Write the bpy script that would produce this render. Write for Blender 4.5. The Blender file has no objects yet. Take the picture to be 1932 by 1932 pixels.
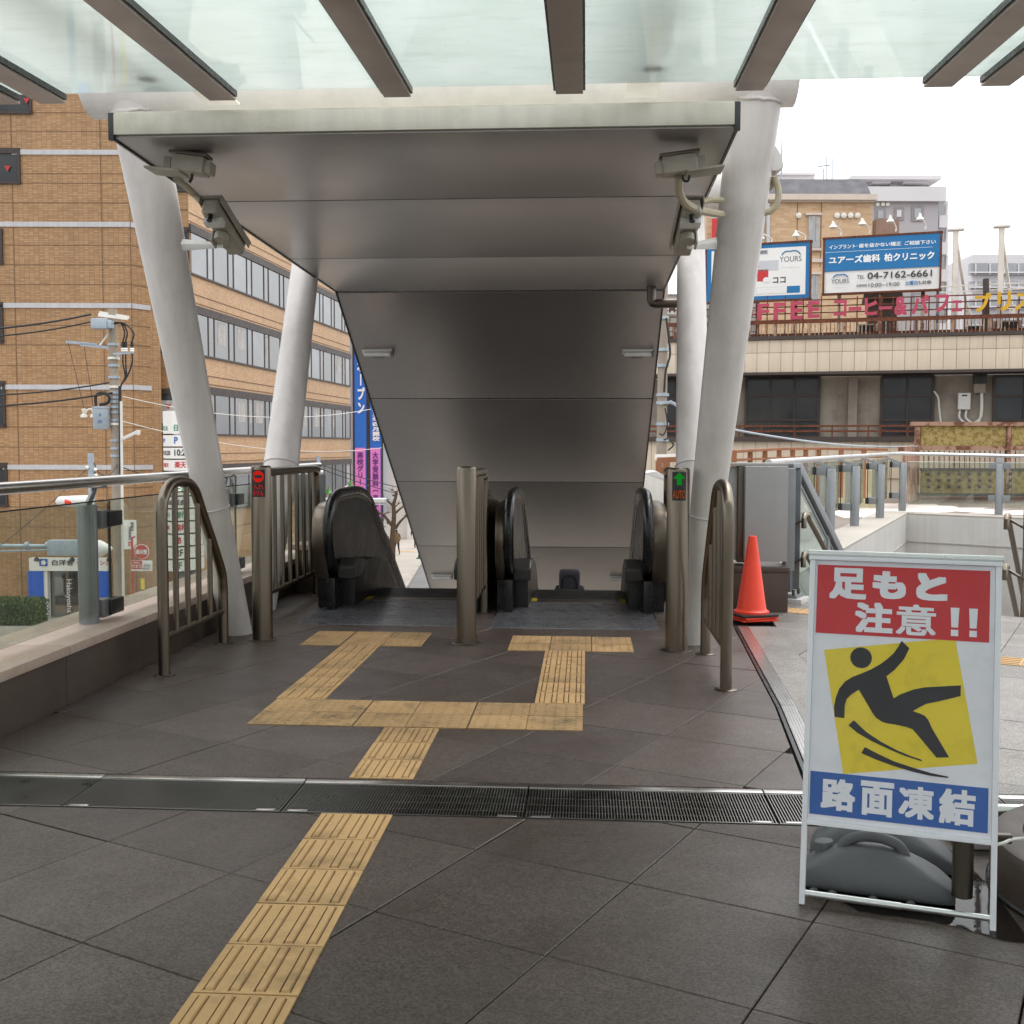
import bpy, bmesh, math, random
from mathutils import Vector, Matrix
random.seed(7)
SC = bpy.context.scene
COL = SC.collection
PI = math.pi
rad = math.radians

# ------------------------------------------------------------------ camera
EYE = Vector((0, 0, 1.52))
FPX, CPX = 2083.0, 966.0                       # focal length and centre of the picture, in 1/1932 of its width
YAW, PITCH, ROLL = math.atan(139 / FPX), math.atan(124 / FPX), rad(0.15)
FW = Vector((-math.sin(YAW) * math.cos(PITCH), math.cos(YAW) * math.cos(PITCH), -math.sin(PITCH)))
RT = Vector((math.cos(YAW), math.sin(YAW), 0))
UP = RT.cross(FW)
cam = bpy.data.cameras.new('camera')
cam.sensor_width = 36.0
cam.lens = 36.0 * FPX / 1932.0
cam.clip_start, cam.clip_end = 0.05, 2000
camo = bpy.data.objects.new('camera', cam)
COL.objects.link(camo)
_r = RT * math.cos(ROLL) + UP * math.sin(ROLL)
_u = UP * math.cos(ROLL) - RT * math.sin(ROLL)
camo.matrix_world = Matrix(((_r.x, _u.x, -FW.x, EYE.x), (_r.y, _u.y, -FW.y, EYE.y), (_r.z, _u.z, -FW.z, EYE.z), (0, 0, 0, 1)))
SC.camera = camo

def ray(x, y):
    a, b = x - CPX, y - CPX
    c, s = math.cos(ROLL), math.sin(ROLL)
    a, b = a * c + b * s, -a * s + b * c
    return FW * FPX + RT * a - UP * b
def PZ(x, y, z=0.0):
    d = ray(x, y); return EYE + d * ((z - EYE.z) / d.z)
def PY(x, y, Y):
    d = ray(x, y); return EYE + d * (Y / d.y)
def PX(x, y, X):
    d = ray(x, y); return EYE + d * (X / d.x)

# ------------------------------------------------------------------ sky and sun (overcast daylight)
W = bpy.data.worlds.new('World'); SC.world = W; W.use_nodes = True
nt = W.node_tree; nt.nodes.clear()
sky = nt.nodes.new('ShaderNodeTexSky'); sky.sky_type = 'NISHITA'; sky.sun_disc = False
sky.sun_elevation = rad(60); sky.sun_rotation = rad(30); sky.air_density = 1.0; sky.dust_density = 4.0
hs = nt.nodes.new('ShaderNodeHueSaturation'); hs.inputs['Saturation'].default_value = 0.12
b1 = nt.nodes.new('ShaderNodeBackground'); b1.inputs['Strength'].default_value = 0.06
b2 = nt.nodes.new('ShaderNodeBackground'); b2.inputs['Color'].default_value = (0.95, 0.975, 1.0, 1); b2.inputs['Strength'].default_value = 0.62
ad = nt.nodes.new('ShaderNodeAddShader'); wo = nt.nodes.new('ShaderNodeOutputWorld')
wtc = nt.nodes.new('ShaderNodeTexCoord'); wsx = nt.nodes.new('ShaderNodeSeparateXYZ')
wmr = nt.nodes.new('ShaderNodeMapRange')                        # overcast sky: the zenith about three times as bright as the horizon
for i, v in enumerate((0.0, 1.0, 0.46, 1.30)): wmr.inputs[i + 1].default_value = v
nt.links.new(wtc.outputs['Generated'], wsx.inputs[0]); nt.links.new(wsx.outputs['Z'], wmr.inputs[0]); nt.links.new(wmr.outputs[0], b2.inputs['Strength'])
nt.links.new(sky.outputs[0], hs.inputs['Color']); nt.links.new(hs.outputs[0], b1.inputs['Color'])
nt.links.new(b1.outputs[0], ad.inputs[0]); nt.links.new(b2.outputs[0], ad.inputs[1]); nt.links.new(ad.outputs[0], wo.inputs['Surface'])
sl = bpy.data.lights.new('sun', 'SUN'); sl.energy = 0.5; sl.angle = rad(35); sl.color = (1.0, 0.97, 0.93)
so = bpy.data.objects.new('sun', sl); COL.objects.link(so)
so.rotation_euler = (rad(30), 0, rad(150))
SC.view_settings.view_transform = 'Standard'
SC.view_settings.look = 'None'
SC.view_settings.exposure = 0.76
SC.view_settings.gamma = 1.0
SC.cycles.max_bounces = 8
SC.cycles.diffuse_bounces = 4
SC.cycles.glossy_bounces = 4
SC.cycles.transparent_max_bounces = 16
SC.cycles.transmission_bounces = 6

# ------------------------------------------------------------------ materials
def lin(c):
    c /= 255.0
    return c / 12.92 if c <= 0.04045 else ((c + 0.055) / 1.055) ** 2.4
def S(r, g, b): return (lin(r), lin(g), lin(b), 1.0)
MATS = {}
def newmat(name):
    m = bpy.data.materials.new(name); m.use_nodes = True
    t = m.node_tree; t.nodes.clear()
    o = t.nodes.new('ShaderNodeOutputMaterial')
    return m, t, o
def N(t, kind, **kw):
    n = t.nodes.new(kind)
    for k, v in kw.items():
        if k.startswith('i_'):
            n.inputs[k[2:].replace('_', ' ')].default_value = v
        else: setattr(n, k, v)
    return n
def noise(t, vec, scale, detail=4, rough=0.55):
    n = N(t, 'ShaderNodeTexNoise'); n.inputs['Scale'].default_value = scale
    n.inputs['Detail'].default_value = detail; n.inputs['Roughness'].default_value = rough
    t.links.new(vec, n.inputs['Vector']); return n.outputs['Fac']
def mapr(t, fac, a, b, c, d):
    n = N(t, 'ShaderNodeMapRange'); t.links.new(fac, n.inputs[0])
    for i, v in enumerate((a, b, c, d)): n.inputs[i + 1].default_value = v
    return n.outputs[0]
def math2(t, op, a, b):
    n = N(t, 'ShaderNodeMath', operation=op)
    for i, v in enumerate((a, b)):
        if isinstance(v, (int, float)): n.inputs[i].default_value = v
        else: t.links.new(v, n.inputs[i])
    return n.outputs[0]
def mixc(t, fac, a, b, mode='MIX'):
    n = N(t, 'ShaderNodeMix', data_type='RGBA', blend_type=mode)
    for i, v in ((0, fac), (6, a), (7, b)):
        if isinstance(v, (int, float)): n.inputs[i].default_value = v
        elif isinstance(v, tuple): n.inputs[i].default_value = v
        else: t.links.new(v, n.inputs[i])
    return n.outputs[2]
def objvec(t, rand=True, scale=(1, 1, 1)):
    tc = N(t, 'ShaderNodeTexCoord'); oi = N(t, 'ShaderNodeObjectInfo')
    mp = N(t, 'ShaderNodeMapping'); mp.inputs['Scale'].default_value = scale
    t.links.new(tc.outputs['Object'], mp.inputs['Vector'])
    if rand:
        cx = N(t, 'ShaderNodeCombineXYZ')
        m1 = math2(t, 'MULTIPLY', oi.outputs['Random'], 37.0)
        for i in range(3): t.links.new(m1, cx.inputs[i])
        t.links.new(cx.outputs[0], mp.inputs['Location'])
    return mp.outputs[0], oi.outputs['Random']
def bsdf(t, o, col, rough=0.5, metal=0.0):
    p = N(t, 'ShaderNodeBsdfPrincipled')
    for k, v in (('Base Color', col), ('Roughness', rough), ('Metallic', metal)):
        if isinstance(v, (int, float)): p.inputs[k].default_value = v
        elif isinstance(v, tuple): p.inputs[k].default_value = v
        else: t.links.new(v, p.inputs[k])
    t.links.new(p.outputs[0], o.inputs['Surface'])
    return p
def bump(t, p, h, strength, dist=0.002):
    b = N(t, 'ShaderNodeBump'); b.inputs['Strength'].default_value = strength; b.inputs['Distance'].default_value = dist
    t.links.new(h, b.inputs['Height']); t.links.new(b.outputs[0], p.inputs['Normal'])

def pm(name, col, rough=0.5, metal=0.0, var=0.12, vs=2.5, fine=0.0, fs=150.0, bmp=0.0, bs=120.0, rv=0.08, rand=0.0, streak=0.0, dirt=None, spec=None, aniso=0):
    """painted, stone or metal surface: colour with slow and fine variation, vertical streaks and dirt"""
    if name in MATS: return MATS[name]
    m, t, o = newmat(name)
    vec, rnd = objvec(t)
    n1 = noise(t, vec, vs, 5)
    fac = mapr(t, n1, 0.3, 0.7, 1 - var, 1 + var)
    if fine:
        n2 = noise(t, vec, fs, 2, 0.7)
        fac = math2(t, 'MULTIPLY', fac, mapr(t, n2, 0.3, 0.7, 1 - fine, 1 + fine))
    if rand: fac = math2(t, 'MULTIPLY', fac, mapr(t, rnd, 0, 1, 1 - rand, 1 + rand))
    if streak:
        v2, _ = objvec(t, True, (9, 9, 0.35))
        fac = math2(t, 'MULTIPLY', fac, mapr(t, noise(t, v2, 1.0, 4), 0.35, 0.65, 1 - streak, 1 + streak * 0.4))
    g = N(t, 'ShaderNodeCombineXYZ')
    for i in range(3): t.links.new(fac, g.inputs[i])
    c = mixc(t, 1.0, col, g.outputs[0], 'MULTIPLY')
    if dirt:
        dcol, amt, ds = dirt
        c = mixc(t, mapr(t, noise(t, vec, ds, 6, 0.65), 0.5, 0.72, 0.0, amt), c, dcol)
    r = mapr(t, noise(t, vec, vs * 2.3, 4), 0.3, 0.7, max(0.02, rough - rv), min(1, rough + rv))
    p = bsdf(t, o, c, r, metal)
    if spec is not None: p.inputs['Specular IOR Level'].default_value = spec
    if aniso: p.inputs['Anisotropic'].default_value = aniso
    if bmp: bump(t, p, noise(t, vec, bs, 3), bmp)
    MATS[name] = m
    return m

def mat_floor(name, col, wet=0.0, lo=0.34, hi=0.62):
    m, t, o = newmat(name)
    vec, rnd = objvec(t)
    v1 = N(t, 'ShaderNodeTexVoronoi'); v1.inputs['Scale'].default_value = 150.0; t.links.new(vec, v1.inputs['Vector'])
    sp = N(t, 'ShaderNodeSeparateColor'); t.links.new(v1.outputs['Color'], sp.inputs[0])
    gr = mapr(t, sp.outputs[0], 0.0, 1.0, 0.56, 1.5)
    tc = N(t, 'ShaderNodeTexCoord')
    big = noise(t, tc.outputs['Object'], 0.75, 5, 0.6)
    fac = math2(t, 'MULTIPLY', gr, mapr(t, big, 0.3, 0.7, 0.84, 1.14))
    fac = math2(t, 'MULTIPLY', fac, mapr(t, rnd, 0, 1, 0.80, 1.14))
    fac = math2(t, 'MULTIPLY', fac, mapr(t, noise(t, vec, 26, 4), 0.3, 0.7, 0.9, 1.1))
    g = N(t, 'ShaderNodeCombineXYZ')
    for i in range(3): t.links.new(fac, g.inputs[i])
    c = mixc(t, 1.0, col, g.outputs[0], 'MULTIPLY')
    c = mixc(t, mapr(t, noise(t, tc.outputs['Object'], 2.3, 6, 0.7), 0.56, 0.75, 0, 0.45), c, S(52, 46, 42))
    gum = N(t, 'ShaderNodeTexVoronoi'); gum.inputs['Scale'].default_value = 2.1; t.links.new(tc.outputs['Object'], gum.inputs['Vector'])
    c = mixc(t, mapr(t, gum.outputs['Distance'], 0.028, 0.040, 0.4, 0.0), c, S(48, 44, 41))
    r = mapr(t, noise(t, tc.outputs['Object'], 1.3, 5), 0.35, 0.68, lo, hi)
    p = bsdf(t, o, c, r)
    p.inputs['Specular IOR Level'].default_value = 0.42
    bump(t, p, math2(t, 'ADD', sp.outputs[1], noise(t, vec, 70, 3)), 0.22, 0.0012)
    MATS[name] = m
    return m

def schlick(t, f0):
    lw = N(t, 'ShaderNodeLayerWeight'); lw.inputs['Blend'].default_value = 0.5
    return math2(t, 'ADD', math2(t, 'MULTIPLY', math2(t, 'POWER', lw.outputs['Facing'], 5.0), 1 - f0), f0)
def mat_glass(name, tint, refl=0.09, rough=0.02, milky=0.0):
    m, t, o = newmat(name)
    tr = N(t, 'ShaderNodeBsdfTransparent'); tr.inputs[0].default_value = tint
    gl = N(t, 'ShaderNodeBsdfGlossy'); gl.inputs['Roughness'].default_value = rough; gl.inputs[0].default_value = (0.95, 0.97, 0.96, 1)
    f = schlick(t, refl)
    mx = N(t, 'ShaderNodeMixShader'); t.links.new(f, mx.inputs[0]); t.links.new(tr.outputs[0], mx.inputs[1]); t.links.new(gl.outputs[0], mx.inputs[2])
    out = mx.outputs[0]
    if milky:
        vec, _ = objvec(t)
        df = N(t, 'ShaderNodeBsdfDiffuse'); df.inputs[0].default_value = (0.6, 0.64, 0.6, 1)
        m2 = N(t, 'ShaderNodeMixShader'); t.links.new(mapr(t, noise(t, vec, 3, 5), 0.35, 0.75, milky * 0.4, milky), m2.inputs[0])
        t.links.new(out, m2.inputs[1]); t.links.new(df.outputs[0], m2.inputs[2]); out = m2.outputs[0]
    t.links.new(out, o.inputs['Surface'])
    MATS[name] = m
    return m

def mat_roofglass():
    m, t, o = newmat('roof_glass')
    tc = N(t, 'ShaderNodeTexCoord')
    big = noise(t, tc.outputs['Object'], 1.6, 5, 0.6)
    v2 = N(t, 'ShaderNodeMapping'); v2.inputs['Scale'].default_value = (1.3, 5, 5); t.links.new(tc.outputs['Object'], v2.inputs['Vector'])
    gr = noise(t, v2.outputs[0], 2.6, 6, 0.65)
    spots = noise(t, tc.outputs['Object'], 34, 3, 0.6)
    dirt = math2(t, 'ADD', mapr(t, gr, 0.5, 0.75, 0, 0.30), mapr(t, spots, 0.66, 0.74, 0, 0.35))
    c = mixc(t, dirt, S(234, 239, 236), S(168, 172, 162))
    c = mixc(t, mapr(t, big, 0.35, 0.65, 0, 0.5), c, S(215, 224, 219))
    tl = N(t, 'ShaderNodeBsdfTranslucent'); t.links.new(c, tl.inputs[0])
    df = N(t, 'ShaderNodeBsdfDiffuse'); t.links.new(c, df.inputs[0])
    tr = N(t, 'ShaderNodeBsdfTransparent'); tr.inputs[0].default_value = S(232, 242, 237)
    gl = N(t, 'ShaderNodeBsdfGlossy'); gl.inputs['Roughness'].default_value = 0.015
    a = N(t, 'ShaderNodeMixShader'); a.inputs[0].default_value = 0.30
    t.links.new(tl.outputs[0], a.inputs[1]); t.links.new(df.outputs[0], a.inputs[2])
    b = N(t, 'ShaderNodeMixShader'); b.inputs[0].default_value = 0.18
    t.links.new(a.outputs[0], b.inputs[1]); t.links.new(tr.outputs[0], b.inputs[2])
    cc = N(t, 'ShaderNodeMixShader'); t.links.new(schlick(t, 0.05), cc.inputs[0])
    t.links.new(b.outputs[0], cc.inputs[1]); t.links.new(gl.outputs[0], cc.inputs[2])
    t.links.new(cc.outputs[0], o.inputs['Surface'])
    MATS['roof_glass'] = m
    return m

def mat_brick(name, c1, c2, mortar, bw, bh, off=0.0, ms=0.007, dark=0.1):
    m, t, o = newmat(name)
    uv = N(t, 'ShaderNodeUVMap'); uv.uv_map = 'UVMap'
    b = N(t, 'ShaderNodeTexBrick'); b.offset = off; b.squash = 1.0
    for k, v in (('Color1', c1), ('Color2', c2), ('Mortar', mortar), ('Scale', 1.0), ('Mortar Size', ms), ('Mortar Smooth', 0.2), ('Bias', 0.0), ('Brick Width', bw), ('Row Height', bh)):
        b.inputs[k].default_value = v
    t.links.new(uv.outputs[0], b.inputs['Vector'])
    n1 = noise(t, uv.outputs[0], 0.35, 5)
    g = N(t, 'ShaderNodeCombineXYZ'); f = mapr(t, n1, 0.3, 0.7, 1 - dark, 1 + dark)
    for i in range(3): t.links.new(f, g.inputs[i])
    c = mixc(t, 1.0, b.outputs['Color'], g.outputs[0], 'MULTIPLY')
    mp = N(t, 'ShaderNodeMapping'); mp.inputs['Scale'].default_value = (2.2, 0.12, 1); t.links.new(uv.outputs[0], mp.inputs['Vector'])
    c = mixc(t, mapr(t, noise(t, mp.outputs[0], 1, 5), 0.55, 0.8, 0, 0.3), c, S(96, 74, 52))
    p = bsdf(t, o, c, 0.55)
    bump(t, p, b.outputs['Fac'], -0.4, 0.01)
    MATS[name] = m
    return m

def mat_rust(name, paint, rust=(S(120, 62, 34), S(70, 40, 28)), amt=0.5, scale=3.0):
    m, t, o = newmat(name)
    vec, _ = objvec(t)
    r = mixc(t, mapr(t, noise(t, vec, scale * 5, 5), 0.35, 0.65, 0, 1), rust[0], rust[1])
    n = noise(t, vec, scale, 7, 0.7)
    c = mixc(t, mapr(t, n, 0.62 - amt * 0.3, 0.70 - amt * 0.3, 0, 1), paint, r)
    p = bsdf(t, o, c, 0.8)
    bump(t, p, n, 0.3, 0.01)
    MATS[name] = m
    return m

def mat_emit(name, col, st):
    m, t, o = newmat(name)
    e = N(t, 'ShaderNodeEmission'); e.inputs[0].default_value = col; e.inputs[1].default_value = st
    t.links.new(e.outputs[0], o.inputs['Surface']); MATS[name] = m
    return m

# ------------------------------------------------------------------ meshes and objects
MW = {}
def V(*a): return Vector(a)
class MB:
    def __init__(self): self.v = []; self.f = []; self.m = []; self.cm = 0
    def add(self, vs, fs):
        n = len(self.v); self.v += [Vector(p) for p in vs]
        self.f += [tuple(i + n for i in f) for f in fs]; self.m += [self.cm] * len(fs)
        return self
    def box(self, a, b):
        x0, y0, z0 = a; x1, y1, z1 = b
        return self.add([(x0, y0, z0), (x1, y0, z0), (x1, y1, z0), (x0, y1, z0), (x0, y0, z1), (x1, y0, z1), (x1, y1, z1), (x0, y1, z1)],
                        [(0, 3, 2, 1), (4, 5, 6, 7), (0, 1, 5, 4), (1, 2, 6, 5), (2, 3, 7, 6), (3, 0, 4, 7)])
    def fbox(self, o, ax, ay, az, s):
        """box in a frame: centre o, unit axes, sizes s"""
        o = Vector(o); vs = []
        for k in (-.5, .5):
            for i, j in ((-.5, -.5), (.5, -.5), (.5, .5), (-.5, .5)):
                vs.append(o + Vector(ax) * (i * s[0]) + Vector(ay) * (j * s[1]) + Vector(az) * (k * s[2]))
        return self.add(vs, [(0, 3, 2, 1), (4, 5, 6, 7), (0, 1, 5, 4), (1, 2, 6, 5), (2, 3, 7, 6), (3, 0, 4, 7)])
    def bar(self, p0, p1, w, h=None, up=(0, 0, 1)):
        p0, p1 = Vector(p0), Vector(p1); d = p1 - p0; L = d.length; d /= L
        u = Vector(up)
        if abs(d.dot(u)) > 0.98: u = Vector((0, 1, 0)) if abs(d.y) < 0.9 else Vector((1, 0, 0))
        s = d.cross(u).normalized(); u = s.cross(d)
        return self.fbox((p0 + p1) / 2, d, s, u, (L, w, h or w))
    def cyl(self, p0, p1, r0, r1=None, n=16, cap=True):
        p0, p1 = Vector(p0), Vector(p1); r1 = r0 if r1 is None else r1
        d = (p1 - p0).normalized(); u = d.orthogonal().normalized(); w = d.cross(u)
        vs = []
        for p, r in ((p0, r0), (p1, r1)):
            for i in range(n):
                a = 2 * PI * i / n; vs.append(p + u * (r * math.cos(a)) + w * (r * math.sin(a)))
        fs = [(i, (i + 1) % n, n + (i + 1) % n, n + i) for i in range(n)]
        if cap: fs += [tuple(range(n - 1, -1, -1)), tuple(range(n, 2 * n))]
        return self.add(vs, fs)
    def tube(self, pts, r, n=10, cap=True, closed=False):
        pts = [Vector(p) for p in pts]; K = len(pts)
        rs = r if isinstance(r, (list, tuple)) else [r] * K
        tan = []
        for i in range(K):
            a = pts[i - 1] if (i > 0 or closed) else pts[i]; b = pts[(i + 1) % K] if (i < K - 1 or closed) else pts[i]
            tan.append((b - a).normalized())
        u = tan[0].orthogonal().normalized(); vs = []
        for i in range(K):
            if i: u = (u - tan[i] * u.dot(tan[i])).normalized()
            w = tan[i].cross(u)
            for j in range(n):
                a = 2 * PI * j / n; vs.append(pts[i] + (u * math.cos(a) + w * math.sin(a)) * rs[i])
        fs = []
        for i in range(K if closed else K - 1):
            for j in range(n):
                a, b = i * n, ((i + 1) % K) * n
                fs.append((a + j, a + (j + 1) % n, b + (j + 1) % n, b + j))
        if cap and not closed: fs += [tuple(range(n - 1, -1, -1)), tuple(range((K - 1) * n, K * n))]
        return self.add(vs, fs)
    def prism(self, poly, vec):
        poly = [Vector(p) for p in poly]; vec = Vector(vec); n = len(poly)
        nn = Vector()
        for i in range(n): nn += (poly[i] - poly[0]).cross(poly[(i + 1) % n] - poly[0])
        if nn.dot(vec) < 0: poly = poly[::-1]
        return self.add(poly + [p + vec for p in poly], [tuple(range(n - 1, -1, -1)), tuple(range(n, 2 * n))] + [(i, (i + 1) % n, n + (i + 1) % n, n + i) for i in range(n)])
    def poly(self, pts): return self.add(pts, [tuple(range(len(pts)))])
    def lathe(self, prof, o=(0, 0, 0), n=24, ax=None):
        o = Vector(o); az = Vector(ax).normalized() if ax else Vector((0, 0, 1)); u = az.orthogonal().normalized(); w = az.cross(u)
        vs = []
        for r, z in prof:
            for i in range(n):
                a = 2 * PI * i / n; vs.append(o + az * z + (u * math.cos(a) + w * math.sin(a)) * max(r, 1e-4))
        fs = [(k * n + i, k * n + (i + 1) % n, (k + 1) * n + (i + 1) % n, (k + 1) * n + i) for k in range(len(prof) - 1) for i in range(n)]
        fs += [tuple(range(n - 1, -1, -1)), tuple(range((len(prof) - 1) * n, len(prof) * n))]
        return self.add(vs, fs)
    def sphere(self, c, r, n=10):
        rx = r if isinstance(r, tuple) else (r, r, r)
        k = len(self.v)
        self.lathe([(math.sin(PI * i / n), -math.cos(PI * i / n)) for i in range(n + 1)], (0, 0, 0), n * 2)
        for p in self.v[k:]:
            p.x = p.x * rx[0] + c[0]; p.y = p.y * rx[1] + c[1]; p.z = p.z * rx[2] + c[2]
        return self
    def build(self, name, mats, parent=None, smooth=True, bevel=0.0, seg=2, world=True, angle=40, kind=None, label=None):
        me = bpy.data.meshes.new(name)
        if parent is not None and world:
            inv = MW[parent].inverted(); vs = [inv @ p for p in self.v]
        else: vs = self.v
        me.from_pydata([tuple(p) for p in vs], [], self.f)
        mats = mats if isinstance(mats, (list, tuple)) else [mats]
        for m in mats: me.materials.append(MATS[m] if isinstance(m, str) else m)
        if len(mats) > 1: me.polygons.foreach_set('material_index', self.m)
        me.update()
        if bevel:
            bm = bmesh.new(); bm.from_mesh(me)
            bmesh.ops.recalc_face_normals(bm, faces=bm.faces)
            es = [e for e in bm.edges if len(e.link_faces) == 2 and e.calc_face_angle(0) > rad(35)]
            bmesh.ops.bevel(bm, geom=es, offset=bevel, segments=seg, profile=0.7, affect='EDGES', clamp_overlap=True)
            bm.to_mesh(me); bm.free()
        uvl = me.uv_layers.new(name='UVMap')
        mw = MW[parent] if parent is not None else Matrix.Identity(4)
        buf = [0.0] * (2 * len(me.loops)); co = [v.co for v in me.vertices]
        for p in me.polygons:
            n = p.normal
            if abs(n.z) > 0.7:
                for li in p.loop_indices:
                    c = co[me.loops[li].vertex_index]; buf[2 * li] = c.x; buf[2 * li + 1] = c.y
            else:
                l = math.hypot(n.x, n.y) or 1; hx, hy = -n.y / l, n.x / l
                for li in p.loop_indices:
                    c = co[me.loops[li].vertex_index]; buf[2 * li] = c.x * hx + c.y * hy; buf[2 * li + 1] = c.z
        uvl.data.foreach_set('uv', buf)
        if smooth:
            me.shade_smooth(); me.set_sharp_from_angle(angle=rad(angle))
        o = bpy.data.objects.new(name, me); COL.objects.link(o)
        if parent is not None: o.parent = parent; MW[o] = MW[parent].copy()
        else: MW[o] = Matrix.Identity(4)
        if kind: o['kind'] = kind
        if label: o['label'] = label
        return o

def tag(o, label, cat, group=None):
    o['label'] = label; o['category'] = cat
    if group: o['group'] = group
    return o
def thing(name, label, cat, loc=(0, 0, 0), rz=0.0, group=None):
    o = bpy.data.objects.new(name, None); COL.objects.link(o)
    o.empty_display_size = 0.1
    o.location = loc; o.rotation_euler = (0, 0, rz)
    MW[o] = Matrix.Translation(Vector(loc)) @ Matrix.Rotation(rz, 4, 'Z')
    return tag(o, label, cat, group)
def ground(name, mb, mat, kind='structure', **kw):
    return mb.build(name, mat, None, kind=kind, **kw)
def dup(root, loc, rz, label, **kw):
    def cp(o, par):
        c = o.copy(); COL.objects.link(c); c.parent = par
        for ch in list(o.children): cp(ch, c)
        return c
    r = cp(root, None); r.location = loc; r.rotation_euler = (0, 0, rz); r['label'] = label
    MW[r] = Matrix.Translation(Vector(loc)) @ Matrix.Rotation(rz, 4, 'Z')
    return r

# flat lettering, fitted to a box on a plane: o = lower left corner, ux / uy = unit axes of the plane
GLYPH = {}
def letters(name, s, mat, parent, o, ux, uy, w, h, bold=0.0, depth=0.0, keep=False, shear=0.0, vertical=False, gap=0.06):
    o, ux, uy = Vector(o), Vector(ux), Vector(uy)
    items = []
    def tm(txt):
        if (txt, shear) in GLYPH: return GLYPH[(txt, shear)]
        c = bpy.data.curves.new('lettering', 'FONT'); c.body = txt; c.resolution_u = 3; c.shear = shear
        ob = bpy.data.objects.new('lettering', c)
        me = bpy.data.meshes.new_from_object(ob)
        vs = [(v.co.x, v.co.y) for v in me.vertices]; fs = [tuple(p.vertices) for p in me.polygons]
        bpy.data.objects.remove(ob); bpy.data.curves.remove(c); bpy.data.meshes.remove(me)
        GLYPH[(txt, shear)] = (vs, fs)
        return vs, fs
    if vertical:
        vs, fs = [], []
        n = len(s)
        for i, ch in enumerate(s):
            if ch == ' ': continue
            a, b = tm(ch)
            if ch in 'ー（）-~':
                cx = sum(p[0] for p in a) / len(a); cy = sum(p[1] for p in a) / len(a)
                a = [(0.5 + (p[1] - cy), 0.38 - (p[0] - cx)) for p in a]
            k = len(vs); vs += [(p[0], p[1] - i * (1 + gap)) for p in a]; fs += [tuple(q + k for q in f) for f in b]
    else: vs, fs = tm(s)
    if not vs: return None
    x0, x1 = min(p[0] for p in vs), max(p[0] for p in vs); y0, y1 = min(p[1] for p in vs), max(p[1] for p in vs)
    sx, sy = w / (x1 - x0), h / (y1 - y0)
    if keep: sx = sy = min(sx, sy)
    mb = MB(); nz = ux.cross(uy)
    def at(dx, dy, k): return [o + ux * ((p[0] + dx - x0) * sx) + uy * ((p[1] + dy - y0) * sy) + nz * (k * stepd) for p in vs]
    stepd = min(0.00012, 0.002 * h) if h < 0.5 else 0.0006
    if bold > 0:
        x0 -= bold; x1 += bold; y0 -= bold; y1 += bold; sx, sy = w / (x1 - x0), h / (y1 - y0)
        if keep: sx = sy = min(sx, sy)
        for k, (ex, ey) in enumerate(((1, 0), (1, 1), (0, 1), (-1, 1), (-1, 0), (-1, -1), (0, -1), (1, -1))): mb.add(at(bold * ex, bold * ey, k), fs)
    P = at(0, 0, 8); mb.add(P, fs)
    if depth:
        cnt = {}
        for f in fs:
            for i in range(len(f)):
                e = (f[i], f[(i + 1) % len(f)]); k2 = (min(e), max(e)); cnt.setdefault(k2, []).append(e)
        n = len(P)
        mb.add(P + [p - nz * depth for p in P], [(e[0][1], e[0][0], e[0][0] + n, e[0][1] + n) for e in cnt.values() if len(e) == 1])
    return mb.build(name, mat, parent, smooth=False)

# ================================================================== materials used in many places
mat_floor('floor_stone', S(79, 68, 62))
mat_floor('floor_stone_daylit', S(122, 116, 111), lo=0.3, hi=0.55)  # floor stone again, lightened to stand in for the open sky above it
pm('grout', S(48, 44, 41), 0.9, var=0.2)
pm('tactile', S(192, 154, 106), 0.7, var=0.1, vs=1.5, fine=0.08, fs=220, rand=0.07, bmp=0.15, dirt=(S(118, 98, 66), 0.75, 4.0))
pm('steel', S(124, 114, 102), 0.34, 1.0, var=0.04, vs=1.5, rv=0.03)
pm('steel_bright', S(205, 203, 200), 0.24, 1.0, var=0.03, vs=2, rv=0.03)
pm('steel_dark', S(108, 100, 91), 0.38, 1.0, var=0.06, vs=2, rv=0.04)
pm('grate_steel', S(140, 138, 133), 0.34, 1.0, var=0.06, vs=3)
pm('aluminium', S(214, 214, 214), 0.35, 0.9, var=0.05, vs=4)
pm('post_grey', S(128, 131, 132), 0.42, 0.55, var=0.08, vs=4, fine=0.05)
pm('white_paint', S(206, 200, 195), 0.36, var=0.04, vs=1.5, streak=0.09, dirt=(S(150, 143, 132), 0.3, 2.2))
pm('soffit_metal', S(152, 147, 143), 0.33, 0.62, var=0.03, vs=0.6, rv=0.03, streak=0.03)
pm('fascia_metal', S(186, 184, 170), 0.42, 0.25, var=0.06, vs=2.0, streak=0.10, dirt=(S(140, 138, 112), 0.5, 2.5))
pm('dark_gap', S(26, 24, 23), 0.8, var=0.1)
pm('black_rubber', S(22, 22, 23), 0.3, var=0.15, vs=8)
pm('black_plastic', S(30, 30, 31), 0.4, var=0.15)
pm('granite', S(72, 60, 52), 0.5, var=0.1, vs=2, fine=0.28, fs=130, bmp=0.15, dirt=(S(84, 72, 62), 0.6, 2.2))
pm('granite_top', S(178, 158, 145), 0.4, var=0.1, vs=2, fine=0.2, fs=130, dirt=(S(120, 104, 92), 0.5, 2.0))
pm('concrete', S(168, 163, 155), 0.85, var=0.12, vs=1.2, fine=0.08, streak=0.12)
pm('concrete_white', S(196, 192, 187), 0.8, var=0.06, vs=0.6, fine=0.04, streak=0.06, dirt=(S(150, 144, 138), 0.4, 0.8))
pm('asphalt', S(112, 111, 110), 0.85, var=0.12, vs=0.5, fine=0.12, fs=60)
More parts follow.
